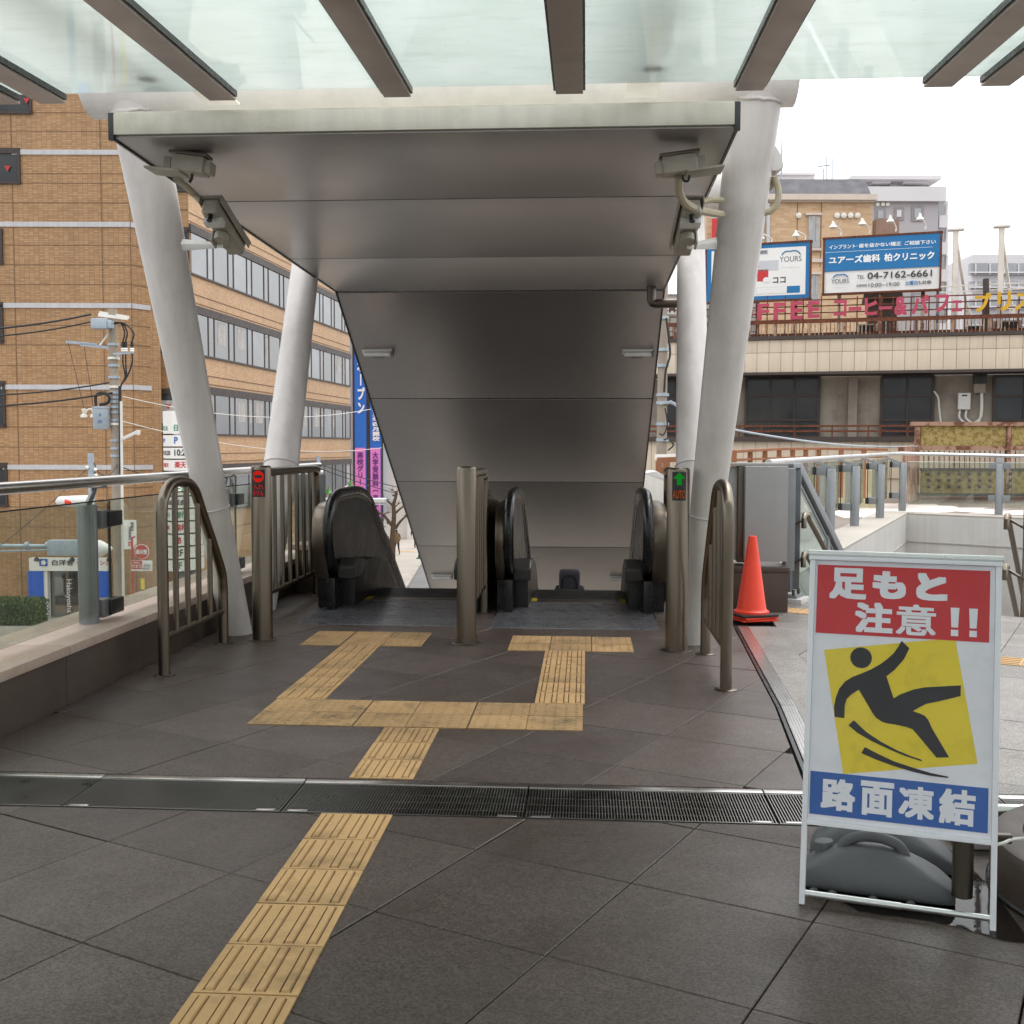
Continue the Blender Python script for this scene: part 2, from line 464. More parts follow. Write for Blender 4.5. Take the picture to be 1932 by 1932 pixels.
pm('pavement', S(168, 160, 150), 0.8, var=0.1, vs=0.6, fine=0.1, fs=50)
mat_glass('rail_glass', (0.845, 0.875, 0.835, 1), 0.06, 0.005, milky=0.06)
mat_glass('stair_glass', (0.80, 0.88, 0.85, 1), 0.06, 0.03, milky=0.22)
mat_roofglass()

# ================================================================== the street far below
STREET = -5.8
ground('road', MB().box((-150, -60, STREET - 0.5), (200, 420, STREET)), 'asphalt', smooth=False)
pv = ground('pavement', MB().prism([(-20.6, 30, STREET), (-8.2, 30, STREET), (-9.3, 56, STREET), (-10.4, 69, STREET), (-14.6, 118, STREET), (-30, 118, STREET), (-25, 46, STREET), (-60, 46, STREET), (-60, 30, STREET)][::-1], (0, 0, 0.14)), 'pavement', smooth=False)
kb = [(-8.2, 30), (-9.3, 56), (-10.4, 69), (-14.6, 118)]
for i in range(3):
    a, b = Vector((*kb[i], 0)), Vector((*kb[i + 1], 0)); n = max(1, int((b - a).length / 2.0))
    for k in range(n):
        p, q = a.lerp(b, k / n), a.lerp(b, (k + 0.96) / n)
        MB().bar(p + V(0.1, 0, STREET + 0.08), q + V(0.1, 0, STREET + 0.08), 0.2, 0.2).build('kerb_stone', 'concrete', pv, bevel=0.02)
pm('pave_orange', S(196, 160, 128), 0.8, var=0.1, vs=0.8, fine=0.1, fs=40)
MB().prism([(-17.5, 92, STREET + .145), (-13.2, 92, STREET + .145), (-15.5, 117, STREET + .145), (-20, 117, STREET + .145)], (0, 0, 0.004)).build('brick_paving', 'pave_orange', pv, smooth=False)
MB().prism([(-24, 40, STREET + .145), (-20.9, 40, STREET + .145), (-20.9, 43.5, STREET + .145), (-27, 43.5, STREET + .145)], (0, 0, 0.004)).build('brick_paving', 'pave_orange', pv, smooth=False)
MB().box((-15.6, 74, STREET + .145), (-11.6, 74.6, STREET + .15)).build('tactile_strip', 'tactile', pv, smooth=False)
pv2 = ground('pavement_under_escalator', MB().box((-4.2, 12.5, STREET), (4, 40, STREET + 0.13)), 'pavement', smooth=False)

# ================================================================== the deck
deck = ground('deck_slab', MB().box((-3.5, -12, -0.5), (1.3, 9.2, -0.035)).box((1.3, -12, -0.5), (14, 9.2, -0.036))
              .box((1.15, 9.2, -0.5), (2.2, 11.3, -0.037)).box((-3.5, 9.2, -0.5), (-2.45, 14, -0.037)).box((-1.02, 9.2, -0.5), (-0.80, 14, -0.037)).box((0.62, 9.2, -0.5), (1.15, 14, -0.037))
              .box((-2.45, 9.2, -0.5), (-1.02, 9.3, -0.037)).box((-0.8, 9.2, -0.5), (0.62, 9.3, -0.037)), 'grout', smooth=False)
E1, E2 = Vector((0.9, -0.436, 0)).normalized(), Vector((0.436, 0.9, 0)).normalized()
G0 = Vector((-0.406, 4.066, 0)); GS = 0.634

def clip(poly, nx, ny, c):
    out = []
    for i in range(len(poly)):
        a, b = poly[i], poly[(i + 1) % len(poly)]
        da, db = a[0] * nx + a[1] * ny - c, b[0] * nx + b[1] * ny - c
        if da <= 0: out.append(a)
        if (da < 0 < db) or (db < 0 < da):
            t = da / (da - db); out.append((a[0] + (b[0] - a[0]) * t, a[1] + (b[1] - a[1]) * t))
    return out
def area(p): return 0.5 * sum(p[i][0] * p[(i + 1) % len(p)][1] - p[(i + 1) % len(p)][0] * p[i][1] for i in range(len(p)))
slab_count = 0
def lay(region, mat, gap=0.0022, inset=0.003):
    """diagonal paving slabs of 63 cm, cut where they meet the edge of a convex region; each slab its own piece"""
    global slab_count
    xs = [p[0] for p in region]; ys = [p[1] for p in region]
    cen = (sum(xs) / len(xs), sum(ys) / len(ys))
    for i in range(-24, 25):
        for j in range(-26, 27):
            h = GS - 2 * gap
            c = G0 + E1 * (i * GS) + E2 * (j * GS)
            if not (min(xs) - 1 < c.x < max(xs) + 1 and min(ys) - 1 < c.y < max(ys) + 1): continue
            g2 = 0.004 if i % 3 == 0 else gap
            q = [c + E1 * g2 + E2 * gap, c + E1 * (GS - gap) + E2 * gap, c + E1 * (GS - gap) + E2 * (GS - gap), c + E1 * g2 + E2 * (GS - gap)]
            poly = [(p.x, p.y) for p in q]
            for k in range(len(region)):
                a, b = region[k], region[(k + 1) % len(region)]
                ex, ey = b[0] - a[0], b[1] - a[1]; l = math.hypot(ex, ey); nx, ny = ey / l, -ex / l
                poly = clip(poly, nx, ny, a[0] * nx + a[1] * ny - inset)
                if len(poly) < 3: break
            if len(poly) < 3 or abs(area(poly)) < 0.004: continue
            dz = random.uniform(-0.0012, 0.0012); tx, ty = random.uniform(-.0012, .0012), random.uniform(-.0012, .0012)
            cx = sum(p[0] for p in poly) / len(poly); cy = sum(p[1] for p in poly) / len(poly)
            top = [Vector((p[0], p[1], dz + (p[0] - cx) * tx + (p[1] - cy) * ty)) for p in poly]
            n = len(top); cc = Vector((cx, cy, 0))
            ins = [p + (cc - Vector((p.x, p.y, 0))).normalized() * 0.004 for p in top]
            mb = MB().add([p - V(0, 0, 0.03) for p in top] + [p - V(0, 0, 0.0025) for p in top] + ins,
                          [tuple(range(2 * n, 3 * n))] + [(k, (k + 1) % n, n + (k + 1) % n, n + k) for k in range(n)] + [(n + k, n + (k + 1) % n, 2 * n + (k + 1) % n, 2 * n + k) for k in range(n)])
            mb.build('paving_slab', mat, deck, smooth=False)
            slab_count += 1
lay([(-3.02, 1.6), (4.2, 1.6), (4.2, 4.425), (-3.02, 4.425)], 'floor_stone')
MB().box((4.21, 1.61, -0.03), (13.8, 4.42, 0)).build('landing_stone', 'floor_stone', deck, smooth=False)
lay([(-3.02, 4.90), (0.99, 4.90), (1.12, 6.5), (1.26, 9.4), (1.26, 9.75), (-3.02, 9.75)], 'floor_stone')
lay([(1.365, 4.90), (7.0, 4.90), (4.75, 9.7), (2.3, 10.95), (1.72, 11.2)], 'floor_stone_daylit')
ground('deck_paving_behind', MB().box((-3.02, -11.9, -0.03), (13.8, 1.6, 0)), 'floor_stone', smooth=False)
MB().box((-3.02, 9.75, -0.034), (-2.46, 13, 0)).build('landing_stone', 'floor_stone', deck, smooth=False)
MB().box((-1.01, 9.75, -0.034), (-0.81, 13, 0)).build('landing_stone', 'floor_stone', deck, smooth=False)
MB().box((0.63, 9.75, -0.034), (1.26, 13, 0)).build('landing_stone', 'floor_stone', deck, smooth=False)

# movement joint between the covered deck and the open deck
jp = [(1.005, 4.90), (1.13, 6.5), (1.27, 9.4)]
for off, w, nm, mt, z in ((0.0, 0.02, 'joint_seal', 'black_rubber', -0.006), (0.024, 0.085, 'joint_strip', 'steel_bright', 0.004), (0.112, 0.24, 'joint_plate', 'floor_stone_daylit', 0.002)):
    for a, b in zip(jp[:-1], jp[1:]):
        MB().prism([(a[0] + off, a[1], -0.03), (a[0] + off + w, a[1], -0.03), (b[0] + off + w, b[1] - 0.004, -0.03), (b[0] + off, b[1] - 0.004, -0.03)], (0, 0, 0.03 + z)).build(nm, mt, deck, smooth=False)
for k in range(5):
    o = 0.032 + k * 0.016
    rb = MB()
    for a, b in zip(jp[:-1], jp[1:]): rb.bar((a[0] + o, a[1] + .002, 0.005), (b[0] + o, b[1] - .006, 0.005), 0.007, 0.005)
    rb.build('joint_rib', 'steel_bright', deck, smooth=False)

# ---------------------------------------------------------------- drain grating across the deck
dch = ground('drain_channel', MB().box((-3.0, 4.44, -0.25), (4.2, 4.89, -0.20)).box((-3.0, 4.425, -0.2), (4.2, 4.44, -0.004)).box((-3.0, 4.885, -0.2), (4.2, 4.90, -0.004)), 'dark_gap', smooth=False)
gx = [-3.0, -2.2, -1.26, -0.245, 0.79, 1.8, 2.8, 4.2]
for k in range(len(gx) - 1):
    a, b = gx[k] + 0.003, gx[k + 1] - 0.003
    g = thing('drain_grate', ['steel bar grate at the far left end of the floor drain', 'steel bar grate in the floor drain, second from the left kerb', 'steel bar grate in the floor drain under the guiding path',
              'steel bar grate in the middle of the floor drain', 'steel bar grate in the floor drain just left of the warning board', 'steel bar grate in the floor drain behind the warning board', 'steel bar grate at the right end of the floor drain'][k], 'drain grate', ((a + b) / 2, 4.66, 0), 0, 'grates of the floor drain')
    MB().box((a, 4.832, -0.03), (b, 4.885, 0.003)).build('edge_trim', 'steel_bright', g, bevel=0.002)
    MB().box((a, 4.44, -0.03), (b, 4.448, 0.0)).box((a, 4.82, -0.03), (b, 4.829, 0.0)).build('frame', 'grate_steel', g, smooth=False)
    bb = MB(); n = int((b - a) / 0.0125)
    for i in range(n):
        x = a + 0.006 + (b - a - 0.012) * i / (n - 1)
        bb.box((x - 0.0020, 4.449, -0.020), (x + 0.0020, 4.819, -0.0005))
    bb.build('grate_bars', 'grate_steel', g, smooth=False, kind='stuff')
    for yy in (4.54, 4.63, 4.72):
        MB().box((a + .002, yy, -0.026), (b - .002, yy + 0.008, -0.010)).build('cross_rod', 'grate_steel', g, smooth=False)
    if 0 < k < 5:
        for s in (-1, 1):
            x = (a if s < 0 else b) - s * 0.065
            MB().box((x - 0.04, 4.449, -0.012), (x + 0.04, 4.470, 0.002)).build('lifting_plate', 'steel_bright', g, bevel=0.002)

# ---------------------------------------------------------------- tactile guiding path
pm('tactile_worn', S(178, 143, 98), 0.7, var=0.14, vs=2.5, fine=0.1, fs=220, rand=0.14, bmp=0.15, dirt=(S(104, 88, 60), 0.85, 5.0))
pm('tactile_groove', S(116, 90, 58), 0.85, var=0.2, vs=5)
def bar_tile_mesh(along, w=0.295):
    """guiding tile: four raised bars, each between two shallow channels with a darker brown floor"""
    mb = MB(); h = w / 2
    def bx(x0, y0, z0, x1, y1, z1):
        if along: mb.box((x0, y0, z0), (x1, y1, z1))
        else: mb.box((y0, x0, z0), (y1, x1, z1))
    xs = []
    for i in range(4):
        o = -0.108 + 0.072 * i; xs += [o - 0.0175, o - 0.012, o + 0.012, o + 0.0175]
    e = [-h] + xs + [h]
    bx(-h, -h, -0.02, h, h, 0.0008)
    for i in range(0, len(e), 4):                               # plain strips between the bars
        if i + 1 < len(e): bx(e[i], -h, 0.0008, e[i + 1], h, 0.0055)
    for i in range(4):
        o = -0.108 + 0.072 * i
        for y0, y1 in ((-h, -0.136), (0.136, h)): bx(o - 0.0175, y0, 0.0008, o + 0.0175, y1, 0.0055)
        q = [(o - .0118, -.1355), (o + .0118, -.1355), (o + .0118, .1355), (o - .0118, .1355)]; t = [(o - .0095, -.130), (o + .0095, -.130), (o + .0095, .130), (o - .0095, .130)]
        if not along: q = [(y, x) for x, y in q][::-1]; t = [(y, x) for x, y in t][::-1]
        mb.add([(x, y, 0.0008) for x, y in q] + [(x, y, 0.0110) for x, y in t], [(4, 5, 6, 7)] + [(k, (k + 1) % 4, 4 + (k + 1) % 4, 4 + k) for k in range(4)])
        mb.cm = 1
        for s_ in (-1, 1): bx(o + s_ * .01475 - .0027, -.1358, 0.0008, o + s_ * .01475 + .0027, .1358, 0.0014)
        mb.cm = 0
    return mb
def dot_tile_mesh(w=0.295):
    mb = MB(); h = w / 2
    mb.box((-h, -h, -0.02), (h, h, 0.005))
    for i in range(5):
        for j in range(5):
            x, y = (i - 2) * 0.0575, (j - 2) * 0.0575
            a = [(x + 0.0125 * math.cos(PI * k / 4), y + 0.0125 * math.sin(PI * k / 4), 0.0049) for k in range(8)]
            b = [(x + 0.007 * math.cos(PI * k / 4), y + 0.007 * math.sin(PI * k / 4), 0.0108) for k in range(8)]
            mb.add(a + b, [tuple(range(8, 16))] + [(k, (k + 1) % 8, 8 + (k + 1) % 8, 8 + k) for k in range(8)])
    return mb
tac = tag(thing('guiding_path', 'yellow tactile guiding path leading over the dark floor to both escalators', 'tactile paving', (-0.93, 4.0, 0)), 'yellow tactile guiding path leading over the dark floor to both escalators', 'tactile paving')
first = {}
def tile(kind, x, y, sx=1.0, sy=1.0):
    if kind not in first:
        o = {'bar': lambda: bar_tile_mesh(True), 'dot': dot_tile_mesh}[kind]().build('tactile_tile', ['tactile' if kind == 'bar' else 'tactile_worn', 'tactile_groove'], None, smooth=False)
        o.parent = tac; first[kind] = o
    else:
        o = first[kind].copy(); COL.objects.link(o)
    o.location = Vector((x, y, random.uniform(-.0008, .0008))) - tac.location; o.scale = (sx, sy, 1)
    o.rotation_euler = (0, 0, random.uniform(-.003, .003))
for k in range(10): tile('bar', -0.932, 4.272 - 0.302 * k)
for k in range(3): tile('bar', -0.925, 5.062 + 0.302 * k, 1, 1.0)
xs_row = [-1.70, -1.395, -1.10, -0.755, -0.45, -0.145]
for i, x in enumerate([-1.69, -1.40, -1.11, -0.80, -0.47, -0.16]):
    w = [1, .95, .95, 1.12, 1.05, 1.03][i]
    tile('dot', x, 5.985, w, 1.0); tile('dot', x, 6.29, w, 1.0)
for k in range(6): tile('bar', -1.70 + 0.0, 6.592 + 0.299 * k, 1.0, 0.99)
for k in range(6): tile('bar', -0.145, 6.585 + 0.2815 * k, 1.0, 0.935)
for x in (-2.02, -1.70, -1.39): tile('dot', x, 8.39, 1.03, 1.06); tile('dot', x, 8.70, 1.03, 1.0)
for x in (-0.42, -0.105, 0.21): tile('dot', x, 8.28, 1.04, 1.0); tile('dot', x, 8.60, 1.04, 1.06)
# path on the open deck, seen beyond the warning board
tac2 = tag(thing('guiding_path', 'short piece of yellow tactile path on the pale deck by the stair', 'tactile paving', (2.9, 8.2, 0)), 'short piece of yellow tactile path on the pale deck by the stair', 'tactile paving')
for k in range(8):
    p = PZ(1905, 1248) + E1 * (0.302 * (k - 1.2))
    mb = bar_tile_mesh(False); c, s = E1.x, E1.y
    mb.v = [Vector((v.x * c - v.y * s + p.x, v.x * s + v.y * c + p.y, v.z)) for v in mb.v]
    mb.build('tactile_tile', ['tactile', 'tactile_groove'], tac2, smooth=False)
for k in range(3):
    p = PZ(1505, 1153) + E1 * (0.302 * (k - 0.5)) 
    mb = dot_tile_mesh()
    mb.v = [Vector((v.x * E1.x - v.y * E1.y + p.x, v.x * E1.y + v.y * E1.x + p.y, v.z)) for v in mb.v]
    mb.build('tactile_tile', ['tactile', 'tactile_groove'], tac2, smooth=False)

# ---------------------------------------------------------------- stone kerb wall on the left
kw = thing('kerb_wall', 'low brown granite kerb wall along the left edge of the deck', 'wall', (-3.2, 6, 0))
MB().box((-3.5, -12, -0.9), (-3.06, 14, 0.3)).build('core', 'concrete', kw, smooth=False)
for k in range(13):
    y0 = -0.4 + 1.1 * k
    MB().box((-3.06, y0 + .002, -0.03), (-3.02, y0 + 1.098, 0.295)).build('facing_slab', 'granite', kw, bevel=0.003)
    MB().box((-3.56, y0 + .002, 0.297), (-3.0, y0 + 1.098, 0.352)).build('coping_stone', 'granite_top', kw, bevel=0.006)

# ================================================================== glass canopy over the deck
can = thing('glass_canopy', 'frosted glass canopy on flat grey bars above the deck', 'canopy', (-0.6, 3, 3.4))
def roofz(y): return 3.39 + 0.043 * (y - 6.0)
bx = [-5.0, -4.12, -3.19, -2.93, -1.98, -1.022, -0.10, 0.845, 1.815, 2.105, 3.05, 4.0, 4.95, 5.9, 6.85, 7.1, 8.05, 9.0]
YB = -5.0
pm('canopy_bar', S(180, 168, 160), 0.42, 0.5, var=0.06, vs=1.5, dirt=(S(104, 94, 86), 0.35, 1.5))
for x in bx:
    w = 0.145
    b = MB(); n = 1
    b.add([(x - w / 2, YB, roofz(YB)), (x + w / 2, YB, roofz(YB)), (x + w / 2, 6.0, roofz(6)), (x - w / 2, 6.0, roofz(6)),
           (x - w / 2, YB, roofz(YB) + .045), (x + w / 2, YB, roofz(YB) + .045), (x + w / 2, 6.0, roofz(6) + .045), (x - w / 2, 6.0, roofz(6) + .045)],
          [(0, 3, 2, 1), (4, 5, 6, 7), (0, 1, 5, 4), (1, 2, 6, 5), (2, 3, 7, 6), (3, 0, 4, 7)])
    o = b.build('glazing_bar', 'canopy_bar', can, bevel=0.003)
    for s in (-1, 1):
        xx = x + s * (w / 2 + 0.006)
        MB().bar((xx, YB, roofz(YB) + .03), (xx, 5.985, roofz(5.985) + .03), 0.012, 0.03).build('gasket', 'black_rubber', o, smooth=False)
for i in range(len(bx) - 1):
    ys = [YB, -2.0, 0.5, 3.0, 5.985]
    for k in range(len(ys) - 1):
        a, b = ys[k] + .004, ys[k + 1] - .004; x0, x1 = bx[i] + 0.006, bx[i + 1] - 0.006
        MB().add([(x0, a, roofz(a) + .047), (x1, a, roofz(a) + .047), (x1, b, roofz(b) + .047), (x0, b, roofz(b) + .047),
                  (x0, a, roofz(a) + .063), (x1, a, roofz(a) + .063), (x1, b, roofz(b) + .063), (x0, b, roofz(b) + .063)],
                 [(0, 3, 2, 1), (4, 5, 6, 7), (0, 1, 5, 4), (1, 2, 6, 5), (2, 3, 7, 6), (3, 0, 4, 7)]).build('glass_pane', 'roof_glass', can, smooth=False)
# white steel frame that carries the canopy
pm('pipe_white_lit', S(240, 236, 232), .4, var=.03, streak=.06)  # lighter copy of white_paint, with the daylight on the beams put into its colour
fr = thing('canopy_frame', 'white steel pipe beams and I beams above the glass canopy', 'steel frame', (-1.0, 7.85, 3.9))
MB().cyl((-3.55, 7.85, 4.12), (1.41, 7.85, 4.12), 0.26, n=40).build('pipe_beam', 'pipe_white_lit', fr)
MB().cyl((-3.5, 11.75, 4.17), (1.36, 11.75, 4.17), 0.2, n=24).build('pipe_beam', 'white_paint', fr)
MB().cyl((-5.2, -3.0, 4.0), (9.2, -3.0, 4.0), 0.24, n=32).build('pipe_beam', 'white_paint', fr)
for x in (-2.30, 0.325):
    g = MB(); sl = 0.043
    for w, h, z in ((0.20, 0.012, 0.0), (0.012, 0.22, 0.115), (0.20, 0.012, 0.23)):
        g.bar((x, -3.0, 3.68 + z - sl * 10), (x, 7.0, 3.68 + z), w, h)
    g.build('i_beam', 'pipe_white_lit', fr, bevel=0.002)
    for y in (5.75, 2.5):
        z = roofz(y) + 0.063
        MB().cyl((x, y, z), (x, y, z + 0.03), 0.05, n=16).cyl((x, y, z + .03), (x, y, 3.59), 0.016, n=10).build('glass_fitting', 'white_paint', fr)

# ---------------------------------------------------------------- columns
def column(label, p0, p1, p2, r0, r1, r2, ring):
    t = thing('column', label, 'column', p0, 0, 'sloping white columns beside the escalators')
    p0, p1, p2 = Vector(p0), Vector(p1), Vector(p2)
    d = (p1 - p0); a = p0 - d * (0.03 / d.z)
    MB().cyl(a, p1, r0, r1, 40).build('base_section', 'white_paint', t)
    MB().cyl(p1, p2, r1 + 0.001, r2, 40).build('shaft', 'white_paint', t)
    d.normalize(); u = d.orthogonal().normalized(); w = d.cross(u)
    MB().tube([p1 + (u * math.cos(i * PI / 20) + w * math.sin(i * PI / 20)) * (r1 + .002) for i in range(40)], 0.007, 8, closed=True).build('weld_ring', 'white_paint', t)
    k = (p2 - p1).normalized(); e = p1 + k * ((3.90 - p1.z) / k.z); rr = r1 + (r2 - r1) * (e - p1).length / (p2 - p1).length
    u = k.orthogonal().normalized(); w = k.cross(u)
    if ring: MB().tube([e + (u * math.cos(i * PI / 20) + w * math.sin(i * PI / 20)) * (rr + .004) + V(0, 0, random.uniform(-.006, .006)) for i in range(40)], 0.013, 8, closed=True).build('weld_bead', 'white_paint', t)
    return t
def on(p0, p1, z): return tuple(Vector(p0).lerp(Vector(p1), (z - p0[2]) / (p1[2] - p0[2])))
a, b = (-2.81, 8.70, 0), (-3.22, 7.88, 3.85)
colL = column('thick white sloping column in front on the left, behind the left curved guard', a, on(a, b, 1.03), on(a, b, 4.12), 0.120, 0.124, 0.190, True)
a, b = (0.825, 8.58, 0), (1.145, 7.88, 3.85)
colR = column('thick white sloping column in front on the right, beside the green arrow post', a, on(a, b, 1.0), on(a, b, 4.12), 0.118, 0.124, 0.184, True)
a, b = (-2.975, 10.0, 0), (-2.95, 11.5, 3.3)
column('slimmer white column leaning away behind the left red display post', a, on(a, b, 1.33), on(a, b, 4.1), 0.108, 0.168, 0.135, False)
a, b = (0.985, 10.0, 0), (1.062, 11.5, 3.27)
column('slimmer white column leaning away behind the right green arrow post', a, on(a, b, 1.33), on(a, b, 4.1), 0.108, 0.160, 0.138, False)
tag(MB().tube([Vector((0.735, 8.487, 0.26)) + V(-0.008, -0.004, 0) * k for k in (0, 1)], 0.035, 20).build('hole_cover', 'black_rubber', None), 'small round black cover near the foot of the right column', 'cover')

# ---------------------------------------------------------------- escalator canopy: panelled soffit that follows the slope
ec = thing('escalator_roof', 'grey metal panelled roof sloping down over the two escalators', 'roof', (-1.0, 6.5, 3.345))
XL, XR, ZS, YF, YK = -2.815, 0.845, 3.345, 6.5, 12.4
TS = math.tan(rad(30.0))
def ceil(y): return ZS - (0.09 * (y - YF) / (YK - YF) if y < YK else 0.09 + (y - YK) * TS)
sh = MB().prism([(XL + .01, YF + .01, ZS + .03), (XL + .01, YK, ceil(YK) + .03), (XL + .01, 23, ceil(23) + .03), (XL + .01, 23, ceil(23) + .3), (XL + .01, YK + .06, ceil(YK) + .28), (XL + .01, YF + .01, ZS + .15)], (XR - XL - .02, 0, 0))
sh.build('roof_shell', 'fascia_metal', ec, smooth=False)
bkp = MB()
for p, q in ((YF + .02, YK), (YK, 22.9)): bkp.prism([(XL + .02, p, ceil(p) + .0265), (XR - .02, p, ceil(p) + .0265), (XR - .02, q, ceil(q) + .0265), (XL + .02, q, ceil(q) + .0265)], (0, 0, .003))
bkp.build('backing_sheet', 'dark_gap', ec, smooth=False)
MB().box((XL - .02, YF - .012, ZS + .012), (XR + .02, YF + .012, ZS + .135)).build('fascia', 'fascia_metal', ec, bevel=0.004)
for s, x in ((-1, XL), (1, XR)):
    MB().box((x - .012 if s > 0 else x - .022, YF - .013, ZS - .02), (x + .022 if s > 0 else x + .012, YF + .013, ZS + .14)).build('fascia_end', 'black_plastic', ec, bevel=0.003)
seams = [YF, 8.13, 10.42, YK, 14.34, 16.32, 18.30, 20.28, 22.26, 23]
for i in range(len(seams) - 1):
    g0 = 0.013 if seams[i] != YK else 0.03; g1 = 0.013 if seams[i + 1] != YK else 0.02
    y0, y1 = seams[i] + g0, seams[i + 1] - g1
    t0, t1 = ceil(y0), ceil(y1)
    MB().add([(XL, y0, t0), (XR, y0, t0), (XR, y1, t1), (XL, y1, t1), (XL, y0, t0 + .026), (XR, y0, t0 + .026), (XR, y1, t1 + .026), (XL, y1, t1 + .026)],
             [(0, 3, 2, 1), (4, 5, 6, 7), (0, 1, 5, 4), (1, 2, 6, 5), (2, 3, 7, 6), (3, 0, 4, 7)]).build('soffit_panel', 'soffit_metal', ec, bevel=0.003)
for y in seams[1:-1]:
    g0, g1 = (0.02, 0.03) if y == YK else (0.013, 0.013)
    a0, b0 = y - g0 + .001, y + g1 - .001
    MB().prism([(XL + .01, a0, ceil(a0) + .004), (XR - .01, a0, ceil(a0) + .004), (XR - .01, b0, ceil(b0) + .004), (XL + .01, b0, ceil(b0) + .004)], (0, 0, .012)).build('seam_gasket', 'black_rubber', ec, smooth=False)
for x in (XL - .008, XR + .008):
    tr = MB()
    for p, q in (((x, YF, ceil(YF) + .012), (x, YK, ceil(YK) + .012)), ((x, YK, ceil(YK) + .012), (x, 23, ceil(23) + .012))): tr.bar(p, q, 0.014, 0.045)
    tr.build('edge_gasket', 'black_rubber', ec, smooth=False)
# little lamps under the roof
pm('lamp_white', S(214, 212, 206), 0.5, var=0.05)
for nm, lx, ly in (('upper left', 712, 663), ('upper right', 1203, 663), ('lower left', 833, 1086), ('lower right', 1170, 1089)):
    d = ray(lx, ly); t = 5.0
    for k in range(60):
        p = EYE + d * (t / d.y); 
        if p.z >= ceil(p.y): break
        t += 0.25
    lo, hi = t - .25, t
    for k in range(20):
        mid = (lo + hi) / 2; p = EYE + d * (mid / d.y)
        if p.z >= ceil(p.y): hi = mid
        else: lo = mid
    p = EYE + d * (lo / d.y)
    L = thing('soffit_lamp', nm + ' small tube lamp under the sloping escalator roof', 'lamp', p, 0, 'tube lamps under the escalator roof')
    ay = V(0, math.cos(rad(30)), -math.sin(rad(30))); az = V(0, math.sin(rad(30)), math.cos(rad(30)))
    MB().fbox(p + az * -0.0, (1, 0, 0), ay, az, (0.37, 0.09, 0.03)).build('base_plate', 'lamp_white', L, bevel=0.004)
    MB().cyl(p + V(-.16, 0, 0) - az * .045, p + V(.16, 0, 0) - az * .045, 0.024, n=14).build('tube', 'lamp_white', L)
    MB().fbox(p + V(.185, 0, 0) - az * .03, (1, 0, 0), ay, az, (0.03, 0.07, 0.07)).build('end_cap', 'post_grey', L, bevel=.004)
    MB().fbox(p + ay * .07 - az * .02, (1, 0, 0), ay, az, (0.15, 0.05, 0.04)).build('sensor', 'post_grey', L, bevel=.004)
dp = thing('drain_pipe', 'grey elbow drain pipe under the right side of the escalator roof', 'pipe', PY(1229, 575, 12.2))
p = PY(1229, 552, 12.2); q = PY(1229, 573, 12.2); e = PY(1290, 572, 12.2)
MB().tube([p + V(0, 0, .1), q + V(0, 0, .03), q + V(.012, 0, .008), q + V(.04, 0, 0), e], 0.05, 16).build('pipe', 'steel_dark', dp)

# ---------------------------------------------------------------- cameras and loudspeaker
pm('camera_grey', S(168, 162, 148), 0.5, var=0.08, vs=6, dirt=(S(112, 104, 90), 0.5, 9))
def bullet(label, back, front, arm0, arm1, side):
    back, front, arm0, arm1 = map(Vector, (back, front, arm0, arm1))
    t = thing('security_camera', label, 'camera', arm0, 0, 'security cameras on the front columns')
    d = (front - back); L = d.length; d /= L; s = d.cross(V(0, 0, 1)).normalized(); u = s.cross(d); c = (back + front) / 2
    MB().fbox(c, d, s, u, (L, 0.115, 0.105)).build('housing', 'camera_grey', t, bevel=0.022, seg=3)
    MB().fbox(c + u * .07 + d * .015, d, s, u, (L + .05, 0.155, 0.012)).fbox(c + u * .045 + s * .076, d, s, u, (L + .03, 0.008, 0.06)).fbox(c + u * .045 - s * .076, d, s, u, (L + .03, 0.008, 0.06)).build('sun_shield', 'camera_grey', t, bevel=0.004)
    MB().fbox(front, d, s, u, (0.012, 0.085, 0.075)).build('lens_window', 'black_plastic', t, bevel=.005)
    MB().fbox(back + d * .10 - u * .06, d, s, u, (0.07, 0.13, 0.045)).build('clamp', 'lamp_white', t, bevel=.01)
    MB().cyl(c - u * .06 - d * .01, c - u * .115 - d * .01, 0.05, n=20).build('swivel', 'camera_grey', t, bevel=.006)
    MB().fbox(c - u * .09 + s * .055 * side, d, s, u, (0.09, 0.012, 0.09)).build('swivel_plate', 'camera_grey', t, bevel=.004)
    k = c - u * .12 + d * .03
    MB().add([arm0 + V(0, 0, .045), arm0 + V(0, 0, -.045), arm0 + V(0, .05, 0), arm0 + V(0, -.05, 0), k + V(0, 0, .018), k + V(0, 0, -.018), k + V(0, .02, 0), k + V(0, -.02, 0)],
             [(0, 2, 6, 4), (2, 1, 5, 6), (1, 3, 7, 5), (3, 0, 4, 7), (0, 3, 1, 2), (4, 6, 5, 7)]).build('arm', 'lamp_white', t, bevel=0.006)
    MB().cyl(back + d * .03 - u * .05, back + d * .03 - u * .10, 0.018, n=12).build('cable_gland', 'black_plastic', t)
    return t
bullet('grey security camera on an arm from the left front column, pointing down to the right', PY(396, 388, 7.30), PY(448, 470, 7.75), PY(345, 462, 7.98), 0 * V(0, 0, 0), -1)
bullet('grey security camera on an arm from the right front column, under looping conduits', PY(1306, 388, 7.25), PY(1286, 472, 7.7), PY(1352, 459, 7.92), 0 * V(0, 0, 0), 1)
